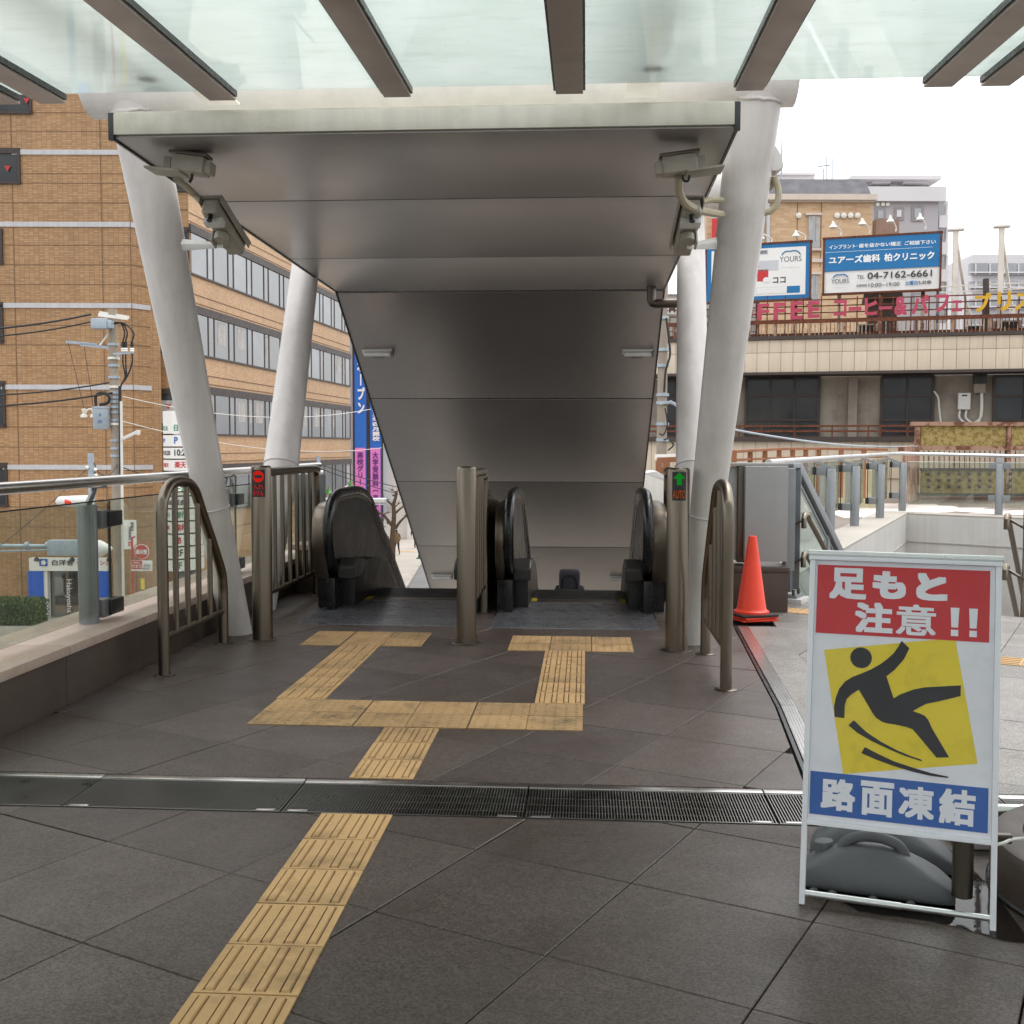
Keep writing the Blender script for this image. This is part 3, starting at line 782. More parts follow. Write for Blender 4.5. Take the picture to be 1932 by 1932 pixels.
def detector(label, c, sx):
    c = Vector(c)
    t = thing('roof_sensor', label, 'sensor', c, 0, 'sensor boxes under the front of the escalator roof')
    tilt = Matrix.Rotation(rad(7) * sx, 3, 'Y'); ax, az = tilt @ V(1, 0, 0), tilt @ V(0, 0, 1); ay = V(0, 1, 0)
    MB().fbox(c + ax * (-.10 * sx) + az * -.02, ax, ay, az, (0.22, 0.20, 0.014)).build('shelf_plate', 'camera_grey', t, bevel=.004)
    MB().fbox(c + ax * (.05 * sx) + az * .035, ax, ay, az, (0.20, 0.15, 0.10)).build('box', 'camera_grey', t, bevel=.012)
    MB().fbox(c + ax * (.16 * sx) + az * .03, ax, ay, az, (0.06, 0.11, 0.075)).build('end_box', 'camera_grey', t, bevel=.01)
    MB().fbox(c + ax * (-.085 * sx) + az * .03 - ay * .05, ax, ay, az, (0.045, 0.012, 0.075)).build('bracket', 'camera_grey', t, bevel=.004)
    MB().fbox(c + ax * (.04 * sx) + az * .1, ax, ay, az, (0.24, 0.12, 0.02)).build('mounting_plate', 'steel_dark', t, bevel=.003)
    return t
cs = PY(345, 322, 6.85); detector('grey sensor box under the left front corner of the escalator roof', cs, 1)
cs2 = PY(1297, 322, 6.85); detector('grey sensor box under the right front corner of the escalator roof', cs2, -1)
pm('conduit', S(176, 166, 140), 0.55, var=0.08, vs=8)
pm('black_cable', S(28, 27, 27), 0.5, var=0.1)
def wire(name, label, cat, pts, r, mat, group=None, n=8):
    return tag(MB().tube(pts, r, n).build(name, mat, None), label, cat, group)
def spline(P, n=8):
    P = [Vector(p) for p in P]; out = []
    for i in range(len(P) - 1):
        a = P[i - 1] if i else P[i] * 2 - P[i + 1]; b, c = P[i], P[i + 1]; d = P[i + 2] if i + 2 < len(P) else P[i + 1] * 2 - P[i]
        for k in range(n):
            t = k / n
            out.append(0.5 * ((2 * b) + (c - a) * t + (2 * a - 5 * b + 4 * c - d) * t * t + (3 * b - a - 3 * c + d) * t ** 3))
    return out + [P[-1]]
wire('conduit', 'straight conduit from the left sensor down to the left camera', 'conduit', spline([PY(332, 336, 6.95), PY(362, 362, 7.4), PY(396, 398, 7.4)]), 0.022, 'conduit')
wire('conduit', 'curved conduit from the right sensor box down into the right column', 'conduit', spline([PY(1281, 334, 6.85), PY(1281, 360, 6.95), PY(1292, 382, 7.1), PY(1315, 395, 7.3), PY(1345, 402, 7.6), PY(1362, 405, 7.85)]), 0.027, 'conduit')
wire('conduit', 'short conduit arching from the right camera into the right column', 'conduit', spline([PY(1308, 396, 7.3), PY(1320, 384, 7.5), PY(1340, 377, 7.7), PY(1362, 378, 7.85)]), 0.022, 'conduit')
wire('cable', 'black cable loop hanging below the right sensor box', 'cable', spline([PY(1288, 330, 6.8), PY(1290, 340, 6.8), PY(1298, 341, 6.8), PY(1301, 331, 6.8)]), 0.008, 'black_cable')
wire('cable', 'short black cable hanging below the left sensor box', 'cable', spline([PY(363, 328, 6.8), PY(361, 338, 6.8), PY(357, 344, 6.8)]), 0.010, 'black_cable')
sp = thing('loudspeaker', 'white wedge shaped loudspeaker on the outside of the right front column', 'loudspeaker', PY(1452, 300, 7.9))
c = PY(1449, 315, 7.95)
prof = [(0, 0), (0.0, .20), (.045, .165), (.085, .10), (.10, .03), (.06, .0)]
MB().prism([c + V(.0 + a, -.06, b - .04) for a, b in prof], (0, .17, 0)).build('body', 'lamp_white', sp, bevel=.008)
MB().box(c + V(-.022, -.065, -.04), c + V(-.002, .115, .15)).build('backplate', 'black_plastic', sp)
wire('conduit', 'conduit loop hanging from the white loudspeaker on the right column', 'conduit', spline([PY(1462, 335, 7.95), PY(1468, 355, 7.95), PY(1468, 375, 7.95), PY(1458, 395, 7.95), PY(1436, 404, 7.95)]), 0.022, 'conduit')
wire('conduit', 'short conduit bend between the loudspeaker and the right column', 'conduit', spline([PY(1460, 335, 8.0), PY(1457, 349, 8.0), PY(1447, 356, 8.0), PY(1434, 357, 8.0)]), 0.022, 'conduit')

# ================================================================== bollards with and without displays
def curve_on(o, R):
    for v in o.data.vertices:
        x, y, z = v.co; a = x / R; r = R - (y + R); v.co = (r * math.sin(a), -r * math.cos(a), z)
mat_emit('led_red', (1.0, 0.03, 0.015, 1), 0.30); mat_emit('led_green', (0.02, 0.55, 0.05, 1), 0.20); mat_emit('led_orange', (1.0, 0.2, 0.02, 1), 0.18)
def bollard(label, x, y, r, kind):
    t = thing('display_post' if kind else 'steel_post', label, 'post', (x, y, 0), 0, 'round steel posts in front of the escalators')
    MB().lathe([(r, -.01), (r, 1.345), (r - .004, 1.358), (r - .012, 1.365), (0, 1.366)], (x, y, 0), 40).build('post', 'steel', t)
    MB().lathe([(r + .035, 0), (r + .035, .004), (r + .03, .007), (r + .002, .008)], (x, y, 0), 40).build('base_ring', 'steel_dark', t)
    if kind:
        R = r + 0.003; w, z0, z1 = 0.108, 1.125, 1.335
        g = MB(); n = 12; vs = []
        for i in range(n + 1):
            a = -w / 2 / R + w / R * i / n
            for z in (z0, z1):
                for rr in (R, r - .005): vs.append((rr * math.sin(a), -rr * math.cos(a), z))
        fs = []
        for i in range(n):
            k = i * 4
            fs += [(k, k + 4, k + 6, k + 2), (k + 2, k + 6, k + 7, k + 3), (k, k + 1, k + 5, k + 4)]
        fs += [(0, 2, 3, 1), (n * 4, n * 4 + 1, n * 4 + 3, n * 4 + 2)]
        pn = g.add(vs, fs).build('display', 'black_plastic', t, world=False)
        def cur(mb, m, nm):
            o = mb.build(nm, m, pn, world=False, smooth=False); curve_on(o, R + .0015); return o
        Y = -(R + .0015)
        if kind == 'red':
            dsk = MB(); cz, cr = 1.282, 0.045
            for i in range(-16, 16):
                xa_, xb_ = cr * i / 16, cr * (i + 1) / 16; ha, hb = math.sqrt(max(0, cr * cr - xa_ * xa_)), math.sqrt(max(0, cr * cr - xb_ * xb_))
                if max(abs(xa_), abs(xb_)) <= .0331:
                    dsk.poly([(xa_, Y, cz + .012), (xb_, Y, cz + .012), (xb_, Y, cz + hb), (xa_, Y, cz + ha)]); dsk.poly([(xa_, Y, cz - ha), (xb_, Y, cz - hb), (xb_, Y, cz - .012), (xa_, Y, cz - .012)])
                else: dsk.poly([(xa_, Y, cz - ha), (xb_, Y, cz - hb), (xb_, Y, cz + hb), (xa_, Y, cz + ha)])
            cur(dsk, 'led_red', 'no_entry_mark')
            for s, zz in (('入れ', 1.183), ('ません', 1.135)):
                o = letters('lettering', s, 'led_red', pn, MW[pn] @ V(-.043, Y, zz), (1, 0, 0), (0, 0, 1), .086, .042, bold=0.0)
                curve_on(o, R + .0035)
        else:
            ar = MB()
            for i in range(-10, 10):
                xa_, xb_ = .046 * i / 10, .046 * (i + 1) / 10; lo_ = 1.238 if max(abs(xa_), abs(xb_)) < .0185 else 1.285
                ar.poly([(xa_, Y, lo_), (xb_, Y, lo_), (xb_, Y, 1.332 - .047 * abs(xb_) / .046 + .0002), (xa_, Y, 1.332 - .047 * abs(xa_) / .046 + .0002)])
            cur(ar, 'led_green', 'arrow_mark')
            o = letters('lettering', 'AUTO', 'led_orange', pn, MW[pn] @ V(-.048, Y, 1.14), (1, 0, 0), (0, 0, 1), .096, .06, bold=-0.012)
            curve_on(o, R + .0015)
    return t
bollard('steel post with red no-entry display, left of the left escalator', -2.52, 8.44, 0.079, 'red')
bollard('plain steel post without display, standing between the two escalators', -0.91, 8.41, 0.076, None)
bollard('steel post with green arrow and AUTO display, right of the right escalator', 0.685, 8.25, 0.084, 'green')

# ================================================================== tubular guards
def guard(label, x, path, bars, rail_z, r=0.037, rb=0.02):
    Y0 = path[0][0]
    t = thing('tube_guard', label, 'guard rail', (x, Y0, 0), 0, 'bent steel tube guards round the escalators')
    P = spline([(x, y, z) for y, z in path], 6)
    MB().tube(P, r, 18).build('bent_tube', 'steel', t)
    ya, yb = path[0][0], path[-1][0]
    MB().cyl((x, ya, rail_z), (x, yb, rail_z), rb, n=12).build('lower_rail', 'steel', t)
    def topz(y):
        best = 0
        for p, q in zip(P[:-1], P[1:]):
            if min(p.y, q.y) <= y <= max(p.y, q.y) and abs(q.y - p.y) > 1e-6:
                best = max(best, p.z + (q.z - p.z) * (y - p.y) / (q.y - p.y))
        return best
    for y in bars: MB().cyl((x, y, rail_z), (x, y, topz(y)), rb, n=12).build('bar', 'steel', t)
    for y in (ya, yb): MB().lathe([(r + .035, 0), (r + .035, .005), (r + .03, .008), (r, .009)], (x, y, 0), 24).build('base_ring', 'steel_dark', t)
    return t
fp = [(0, -.01), (0, .55), (0, 1.06), (.05, 1.19), (.18, 1.265), (.42, 1.27), (.6, 1.21), (.74, 1.06), (1.12, .62), (1.19, .46), (1.2, .3), (1.2, -.01)]
guard('bent steel tube guard in front of the left white column, by the kerb wall', -2.77, [(7.05 + a, b) for a, b in fp], [7.28, 7.50, 7.72, 7.96], 0.25)
guard('bent steel tube guard in front of the right white column, by the orange cone', 0.885, [(6.92 + a, b) for a, b in fp], [7.15, 7.37, 7.59, 7.83], 0.25)
def up(y0, y1, h=1.29): return [(y0, -.01), (y0, .6), (y0, h - .12), (y0 + .03, h - .04), (y0 + .12, h), (y1 - .12, h), (y1 - .03, h - .04), (y1, h - .12), (y1, .6), (y1, -.01)]
guard('long steel tube guard between the left columns, beside the kerb wall', -2.72, up(9.0, 11.0), [9.25 + .25 * k for k in range(7)], 0.25)
guard('steel tube guard behind the plain middle post, between the escalators', -0.915, up(8.68, 9.95), [8.9 + .2 * k for k in range(5)], 0.25, 0.035)
guard('steel tube guard behind the green arrow post at the right escalator', 0.80, up(9.05, 10.9), [9.3 + .22 * k for k in range(7)], 0.25)

# ================================================================== escalators
pm('balustrade', S(38, 37, 36), 0.3, 0.0, var=0.06, vs=1.0)
pm('skirt', S(32, 31, 31), 0.4, 0.1, var=0.1)
pm('landing_metal', S(138, 138, 142), 0.30, 0.6, var=0.18, vs=4, rv=0.1)
pm('inlet_grey', S(62, 60, 58), .4, .1, var=.06)
pm('comb_yellow', S(190, 170, 30), 0.5, var=0.1)
SLY = 11.75
def stepz(y): return 0.0 if y < SLY else -(y - SLY) * TS
def escalator(label, xc, hw, xa, xb, ya):
    t = thing('escalator', label, 'escalator', (xc, 10.6, 0), 0, 'pair of escalators going down to the street')
    YE = 21.0
    hp = [(10.34, .33), (10.16, .36), (9.99, .46), (9.885, .62), (9.87, .78), (9.93, .92), (10.06, 1.02), (10.26, 1.07), (10.7, 1.075), (11.1, 1.07), (11.45, 1.03), (11.8, .93)]
    z1 = 0.93 - (YE - 11.8) * TS
    for s in (-1, 1):
        x = xc + s * hw
        path = spline([(x, y, z) for y, z in hp], 5) + [V(x, YE, z1)]
        bl = thing  # no-op, keeps the naming flat
        MB().tube(path, 0.047, 14).build('handrail', 'black_rubber', t)
        inner = [(p.y, p.z) for p in path]
        lower = [(YE, z1 - .62), (11.95, .27), (11.5, .36), (10.4, .37)]
        MB().prism([(x - .012, y, z) for y, z in inner + lower], (0.024, 0, 0)).build('balustrade_panel', 'balustrade', t, smooth=False)
        gd = spline([(x, y + (0.055 if y < 10.1 else 0.0), z - (0.05 if z > .8 else -.02)) for y, z in hp[2:]], 4) + [V(x, YE, z1 - .05)]
        MB().tube(gd, 0.026, 8).build('handrail_guide', 'steel_dark', t)
        # skirt and inner deck
        i0 = x - s * .02; i1 = x - s * .155
        MB().prism([(i0, 10.30, 0.0), (i0, 10.30, .30), (i0, 10.42, .38), (i0, 11.0, .385), (i0, 11.5, .35), (i0, 12.0, .24), (i0, YE, z1 - .64), (i0, YE, z1 - 1.6), (i0, 11.9, -.6)], (i1 - i0, 0, 0)).build('skirt', 'skirt', t, bevel=.008)
        MB().prism([(x - s * .03, 10.12, .28), (x - s * .03, 10.10, .40), (x - s * .03, 10.25, .47), (x - s * .03, 10.62, .43), (x - s * .03, 10.66, .36), (x - s * .03, 10.4, .26)], (-s * .16, 0, 0)).build('handrail_inlet', 'inlet_grey', t, bevel=.025, seg=3)
        MB().box((min(x - s * .03, x + s * .05), 10.0, 0), (max(x - s * .03, x + s * .05), 10.35, .30)).build('newel_base', 'black_rubber', t, bevel=.01)
        # outer casing
        o0 = x + s * .045; wd = .13 if abs(o0 - (xc + s * hw)) < 1 else .1
        if label.startswith('left') and s > 0 or label.startswith('right') and s < 0: wd = .085
        MB().prism([(o0, y, z) for y, z in ((10.12, .28), (10.0, .45), (9.95, .66), (9.99, .84), (10.1, .95), (10.28, .985), (11.1, .985), (11.6, .93), (YE, z1 - .09), (YE, z1 - .7), (11.9, .25), (11.3, .28))], (s * wd, 0, 0)).build('outer_casing', 'steel', t, bevel=.012)
        MB().prism([(o0 + s * .004, 10.18, 0), (o0 + s * .004, 10.18, .3), (o0 + s * .004, 11.9, .3), (o0 + s * .004, YE, z1 - .6), (o0 + s * .004, YE, z1 - 1.8), (o0 + s * .004, 11.9, -.8)], (s * (wd - .01), 0, 0)).build('outer_base', 'black_rubber', t, smooth=False)
        MB().box((min(x - s * .165, x - s * .22), 10.70, .004), (max(x - s * .165, x - s * .22), 10.92, .012)).build('comb_mark', 'comb_yellow', t, smooth=False)
    lp = MB().box((xa, ya, -.03), (xb, 10.68, .004)).build('landing_plate', 'landing_metal', t, bevel=.002)
    rb = MB(); n = int((xb - xa) / 0.016)
    for i in range(n):
        x = xa + .008 + (xb - xa - .016) * i / (n - 1)
        rb.box((x - .004, ya + .01, .004), (x + .004, 10.675, .0072))
    rb.build('plate_ribs', 'landing_metal', lp, smooth=False, kind='stuff')
    for yy in (ya + .5, ya + 1.0): MB().box((xa + .01, yy, .0073), (xb - .01, yy + .006, .0078)).build('plate_seam', 'dark_gap', lp, smooth=False)
    cb = MB().box((xc - hw + .16, 10.68, -.03), (xc + hw - .16, 10.86, .010)).build('comb_plate', 'steel_dark', t, bevel=.003)
    tt = MB()
    for i in range(60):
        x = xc - hw + .17 + (2 * hw - .34) * i / 59; tt.box((x - .004, 10.86, -.01), (x + .004, 10.93, .008))
    tt.build('comb_teeth', 'steel_dark', cb, smooth=False, kind='stuff')
    st = None
    y = 10.93; z = -.012; k = 0
    while y < 20.9:
        nz = z
        if k >= 2: nz = z - .4 * TS * (0.5 if k == 2 else 1.0)
        loc = Vector((xc, y, nz)) - MW[t].translation
        if st is None:
            m = MB().box((-(hw - .165), 0, -.035), (hw - .165, .396, 0)).box((-(hw - .165), 0, -.24), (hw - .165, .02, -.036))
            for i in range(40):
                x = -(hw - .18) + (2 * hw - .36) * i / 39; m.box((x - .006, .004, 0), (x + .006, .392, .01))
            st = m.build('step', 'skirt', None, smooth=False); st.parent = t; o = st
        else: o = st.copy(); COL.objects.link(o)
        o.location = loc; y += .4; z = nz; k += 1
    MB().prism([(xc - hw + .17, 10.9, -.3), (xc - hw + .17, 11.8, -.35), (xc - hw + .17, YE, stepz(YE) - .4), (xc - hw + .17, YE, stepz(YE) - .9), (xc - hw + .17, 11.4, -1.1), (xc - hw + .17, 9.4, -1.1), (xc - hw + .17, 9.4, -.3)], (2 * hw - .34, 0, 0)).build('truss_casing', 'skirt', t, smooth=False)
    return t
escalator('left escalator with steel landing plate and black handrails, going down to the street', -1.68, 0.655, -2.45, -1.055, 9.2)
escalator('right escalator with steel landing plate, a person with backpack riding down', -0.065, 0.625, -0.80, 0.62, 9.15)
pl = thing('stone_plinth', 'brown granite plinth beside the left escalator, under a grey box', 'plinth', (-2.8, 11.3, 0))
MB().box((-3.0, 11.25, 0), (-2.50, 12.6, .44)).build('block', 'granite', pl, bevel=.006)
MB().box((-3.03, 11.2, .442), (-2.47, 12.65, .50)).build('cap', 'granite_top', pl, bevel=.006)
bxp = thing('control_box', 'tall grey metal control panel standing behind the left escalator newel', 'cabinet', (-2.93, 11.7, .5))
MB().box((-3.12, 11.7, .5), (-2.80, 11.76, 1.22)).build('panel', 'post_grey', bxp, bevel=.025, seg=3)
MB().box((-3.10, 11.685, .95), (-3.04, 11.70, 1.05)).box((-3.10, 11.685, .56), (-3.04, 11.70, .66)).build('hinge', 'post_grey', bxp, bevel=.004)

# ================================================================== railing on the left edge
rl = thing('glass_railing', 'glass railing with round steel handrail on the left kerb wall', 'railing', (-3.2, 6.8, 0.35))
MB().cyl((-3.2, -4, 1.275), (-3.2, 13.1, 1.285), 0.036, n=24).build('handrail', 'steel_bright', rl)
for y in (1.6, 4.3, 7.0, 9.7, 12.4):
    p = MB().lathe([(.064, .345), (.064, 1.12), (.06, 1.13)], (-3.25, y, 0), 32).build('post', 'post_grey', rl)
    MB().prism([(-3.258, y - .04, 1.125), (-3.258, y + .045, 1.125), (-3.258, y + .15, 1.245), (-3.258, y + .10, 1.25)], (.02, 0, 0)).bar((-3.24, y + .06, 1.243), (-3.20, y + .16, 1.245), .05, .012).build('bracket', 'post_grey', p, bevel=.003)
    for z in (1.03, .44):
        MB().box((-3.31, y + .05, z - .06), (-3.17, y + .17, z + .06)).build('clamp_arm', 'post_grey', p, bevel=.005)
        MB().box((-3.19, y + .12, z - .05), (-3.15, y + .32, z + .05)).box((-3.24, y + .2, z - .05), (-3.205, y + .32, z + .05)).build('clamp_jaw', 'black_plastic', p, bevel=.005)
ys = [1.75, 4.47, 7.22, 9.9, 12.6]
for a, b in zip(ys[:-1], ys[1:]):
    MB().box((-3.204, a + .012, .40), (-3.192, b - .012, 1.15)).build('glass_panel', 'rail_glass', rl, smooth=False)
    MB().box((-3.206, a + .012, 1.151), (-3.190, b - .012, 1.158)).build('glass_edge', 'dark_gap', rl, smooth=False)
    MB().box((-3.206, b - .011, .40), (-3.190, b - .004, 1.15)).build('glass_edge', 'dark_gap', rl, smooth=False)

# ================================================================== stair opening on the right
ZC = 0.15
S0 = V(2.02, 11.35, 0); S1 = PZ(1711, 968, ZC); S2 = PZ(1932, 977, ZC); S1.z = S2.z = 0
dW = (S1 - S0).normalized(); nW = V(dW.y, -dW.x, 0)          # along the left wall, towards the opening
dF = (S2 - S1).normalized(); nF = V(-dF.y, dF.x, 0)           # along the far wall, away from the opening
S3 = S1 + dF * 5.0
R0 = V(4.75, 9.75, 0); R1 = S3
sw = thing('stairwell', 'white walled stair opening in the open deck on the right', 'stairwell', S1)
def wall(nm, a, b, n, th, z0, z1, mat, **kw):
    return MB().prism([a + V(0, 0, z0), b + V(0, 0, z0), b + n * th + V(0, 0, z0), a + n * th + V(0, 0, z0)], (0, 0, z1 - z0)).build(nm, mat, sw, **kw)
wall('wall', S0, S1 + dW * .3, -nW, .3, -5.7, ZC - .03, 'concrete_white', smooth=False)
wall('wall', S1, S3, nF, .3, -5.7, ZC - .031, 'concrete_white', smooth=False)
wall('wall', R0, R1, V(.9, -.4, 0), .3, -5.7, ZC - .032, 'concrete_white', smooth=False)
wall('coping', S0 - dW * .1, S1 + dW * .55, -nW, .62, ZC - .028, ZC, 'pavement', bevel=.006)
wall('coping', S1 + dF * .02, S3, nF, .62, ZC - .029, ZC + .001, 'pavement', bevel=.006)
wall('ledge', S0 + nW * .02, S1 + nW * .02, -nW, .02, -.45, -.43, 'concrete', smooth=False)
wall('ledge', S1 - nF * .02, S3 - nF * .02, nF, .02, -.45, -.43, 'concrete', smooth=False)
T0, T1 = S0 + nW * .02, R0
for k in range(16):
    a = T0 + dW * (.28 * k); b = T1 + dW * (.28 * k)
    MB().prism([a + V(0, 0, -.15 * (k + 1) - .3), b + V(0, 0, -.15 * (k + 1) - .3), b + dW * .3 + V(0, 0, -.15 * (k + 1) - .3), a + dW * .3 + V(0, 0, -.15 * (k + 1) - .3)], (0, 0, .3)).build('step', 'floor_stone_daylit', sw, bevel=.004)
MB().prism([T0 + V(0, 0, -.34), T1 + V(0, 0, -.34), T1 - dW * .5 + V(0, 0, -.34), V(1.3, 9.2, -.34), V(1.3, 11.3, -.34)], (0, 0, .30)).build('landing', 'floor_stone_daylit', sw, smooth=False)

pm('floor_far', S(128, 116, 108), 0.4, var=0.14, vs=0.8, fine=0.15, fs=20)
pm('floor_white', S(214, 205, 198), 0.5, var=0.06)
fd = ground('deck_floor_far', MB().prism([S0 - nW * .62 - dW * .1, S1 - nW * .62 + dW * .4, S1 + dF * .3 + nF * .62, S3 + nF * .62, S3 + nF * .62 + V(20, -8, 0), V(34, 33, 0), V(6.0, 33, 0), V(.9, 16, 0), V(1.3, 11.35, 0)], (0, 0, .012)), 'floor_far', smooth=False)
for (px, py, rx, ry, n, sd) in ((1765, 961, 1.5, 1.2, 11, 1), (1640, 958, 1.2, 2.6, 9, 2), (1930, 968, 1.2, .9, 9, 3), (1600, 965, .8, 3.0, 8, 4), (1725, 955, .9, 1.1, 8, 5)):
    c = PZ(px, py, .012); random.seed(sd)
    pts = []
    for k in range(n * 4):
        a = 2 * PI * k / (n * 4); r = 1 + .22 * math.cos(n * a) + random.uniform(-.07, .07)
        pts.append(c + V(math.cos(a) * rx * r, math.sin(a) * ry * r, .003 + sd * .0007))
    MB().prism(pts, (0, 0, .002)).build('flower_inlay', 'floor_white', fd, smooth=False)
random.seed(11)

# railing round the opening
pm('rail_post', S(140, 143, 146), 0.4, 0.6, var=0.06, vs=3)
rr = thing('glass_railing', 'glass railing with grey posts and bright handrail round the stair opening', 'railing', S1)
pp = [PZ(1565, 1010, ZC), PZ(1612, 992, ZC), PZ(1660, 977, ZC), PZ(1702, 964, ZC), PZ(1884, 971, ZC)]
pp.append(pp[4] + (pp[4] - pp[3]))
hr = [PY(1450, 873, 10.7), PY(1612, 861, 18.7), PY(1696, 855.5, 23.3), PY(1932, 861, 22.4)]
hr.append(hr[3] + (hr[3] - hr[2]) * 1.0)
for a, b in zip(hr[:-1], hr[1:]): MB().cyl(a, b, 0.034, n=18).build('handrail', 'aluminium', rr)
for i, p in enumerate(pp):
    po = MB().lathe([(.078, ZC), (.078, 1.17), (.07, 1.185)], (p.x, p.y, 0), 24).build('post', 'rail_post', rr)
    # nearest point of the handrail
    if i < 4: tgt = PY(1105 + (p.x / p.y) * FPX - 22, 861, p.y); tgt.z = 1.335
    else: tgt = V(p.x, p.y + .02, 1.33)
    MB().prism([p + V(-.06, 0, 1.02), p + V(.07, 0, 1.02), tgt + V(.05, 0, -.02), tgt + V(-.05, 0, -.02)], (0, .03, 0)).build('bracket', 'rail_post', po, bevel=.003)
    side = -nW if i < 4 else -dF
    for z in (1.0, .33):
        q = p - dW * .02 - nW * .14 + V(0, 0, z) if i < 4 else p + dF * .0 + V(0, 0, z)
        if i < 4:
            MB().fbox(q, dW, nW, (0, 0, 1), (.10, .16, .13)).build('clamp_arm', 'rail_post', po, bevel=.006)
            MB().fbox(q - nW * .10, dW, nW, (0, 0, 1), (.14, .06, .12)).build('clamp_jaw', 'black_plastic', po, bevel=.005)
        else: MB().fbox(q, dF, nF, (0, 0, 1), (.42, .05, .13)).build('clamp_arm', 'rail_post', po, bevel=.006)
gl = [pp[0] - dW * 3.2] + pp[:4]
for a, b in zip(gl[:-1], gl[1:]):
    a2, b2 = a - nW * .24 + dW * .04, b - nW * .24 - dW * .04
    MB().fbox((a2 + b2) / 2 + V(0, 0, .70 - a.z * 0), dW, nW, (0, 0, 1), ((b2 - a2).length, .012, .86)).build('glass_panel', 'rail_glass', rr, smooth=False)
    MB().fbox(b2 + dW * .01 + V(0, 0, .70), dW, nW, (0, 0, 1), (.012, .016, .86)).build('glass_edge', 'dark_gap', rr, smooth=False)
for a, b in ((pp[3], pp[4]), (pp[4], pp[5])):
    d = (b - a).normalized()
    MB().fbox((a + b) / 2 + V(0, .0, .60), d, V(-d.y, d.x, 0), (0, 0, 1), ((b - a).length - .22, .012, .92)).build('glass_panel', 'rail_glass', rr, smooth=False)
    MB().fbox((a + b) / 2 + V(0, .0, 1.065), d, V(-d.y, d.x, 0), (0, 0, 1), ((b - a).length - .22, .016, .012)).build('glass_edge', 'lamp_white', rr, smooth=False)

# sloping stair balustrade with two handrails
def stair_rail(label, A, dirn, withglass, side=1):
    A = Vector(A); d = Vector(dirn); n = V(d.y, -d.x, 0)
    t = thing('stair_rail', label, 'stair rail', (A.x, A.y, 0), 0, 'balustrades of the stair')
    L = 4.5; sl = .52
    B = A + d * L + V(0, 0, -sl * L)
    if withglass:
        MB().bar(A - d * .05 + V(0, 0, .012), A + d * .22 + V(0, 0, .012), .11, .05).bar(A + d * .22 + V(0, 0, 0), B, .11, .10).build('sloping_cap', 'rail_post', t, bevel=.006)
        MB().prism([A + d * .16 + V(0, 0, -.1), B + V(0, 0, -.12), B + V(0, 0, -1.05), A + d * .16 + V(0, 0, -1.05)], n * .012).build('glass_panel', 'stair_glass', t, smooth=False)
        MB().bar(A + d * .35 + V(0, 0, -.18), B + V(0, 0, -.1), .04, .03).build('inner_trim', 'rail_post', t, bevel=.003)
        MB().fbox(A + d * .05 + V(0, 0, -.62), d, n, (0, 0, 1), (.10, .06, 1.22)).fbox(A + d * .10 + n * .02 + V(0, 0, -.62), d, n, (0, 0, 1), (.015, .14, 1.18)).build('end_post', 'rail_post', t, bevel=.004)
        MB().fbox(A + d * 1.55 + V(0, 0, -1.3), d, n, (0, 0, 1), (.09, .05, 1.3)).build('post', 'rail_post', t, bevel=.004)
        for z in (-.2, -.55, -.9): MB().cyl(A + d * .03 - n * .03 + V(0, 0, z), A + d * .03 - n * .045 + V(0, 0, z), .014, n=8).build('bolt', 'rail_post', t)
    else:
        MB().bar(A + d * .05 + V(0, 0, -1.15), A + d * .12 + V(0, 0, -.28), .06, .03).bar(A + d * .12 + V(0, 0, -.28), A + d * .1 + V(0, 0, .1), .06, .03).build('post', 'steel', t, bevel=.004)
    MB().fbox(A + d * .06 + V(0, 0, -1.27), d, n, (0, 0, 1), (.26, .22, .03)).build('foot_plate', 'rail_post', t, bevel=.003)
    for i in (-1, 1):
        for j in (-1, 1): MB().cyl(A + d * (.06 + .09 * i) + n * .07 * j + V(0, 0, -1.255), A + d * (.06 + .09 * i) + n * .07 * j + V(0, 0, -1.20), .016, n=8).build('bolt', 'steel_dark', t)
    MB().fbox(A + d * .06 + V(0, 0, -1.36), d, n, (0, 0, 1), (.34, .34, .155)).build('pedestal', 'concrete_white', t, bevel=.012)
    for z in (-.47, -.85) if withglass else (.05, -.42):
        p = A + n * (.16 * side) + V(0, 0, z); q = p + d * L + V(0, 0, -sl * L)
        MB().tube([p - d * .03 + V(0, 0, -.12), p - d * .04 + V(0, 0, -.03), p + V(0, 0, .005), p + d * .10 + V(0, 0, .0), p + d * .16 + V(0, 0, -.05), q], .026, 12).build('handrail', 'steel', t)
        MB().bar(A + d * .06 + V(0, 0, z - .12), p + d * .08 + V(0, 0, -.03), .05, .02).build('rail_bracket', 'steel_dark', t, bevel=.003)
    return t
stair_rail('grey sloping balustrade with glass and two handrails at the left of the stair', (1.985, 10.95, 1.325), E2, True)
q = PY(1936, 985, 10.4)
stair_rail('steel handrails with curled ends at the right edge of the stair', (q.x, q.y, q.z + .0), E2, False, -1)

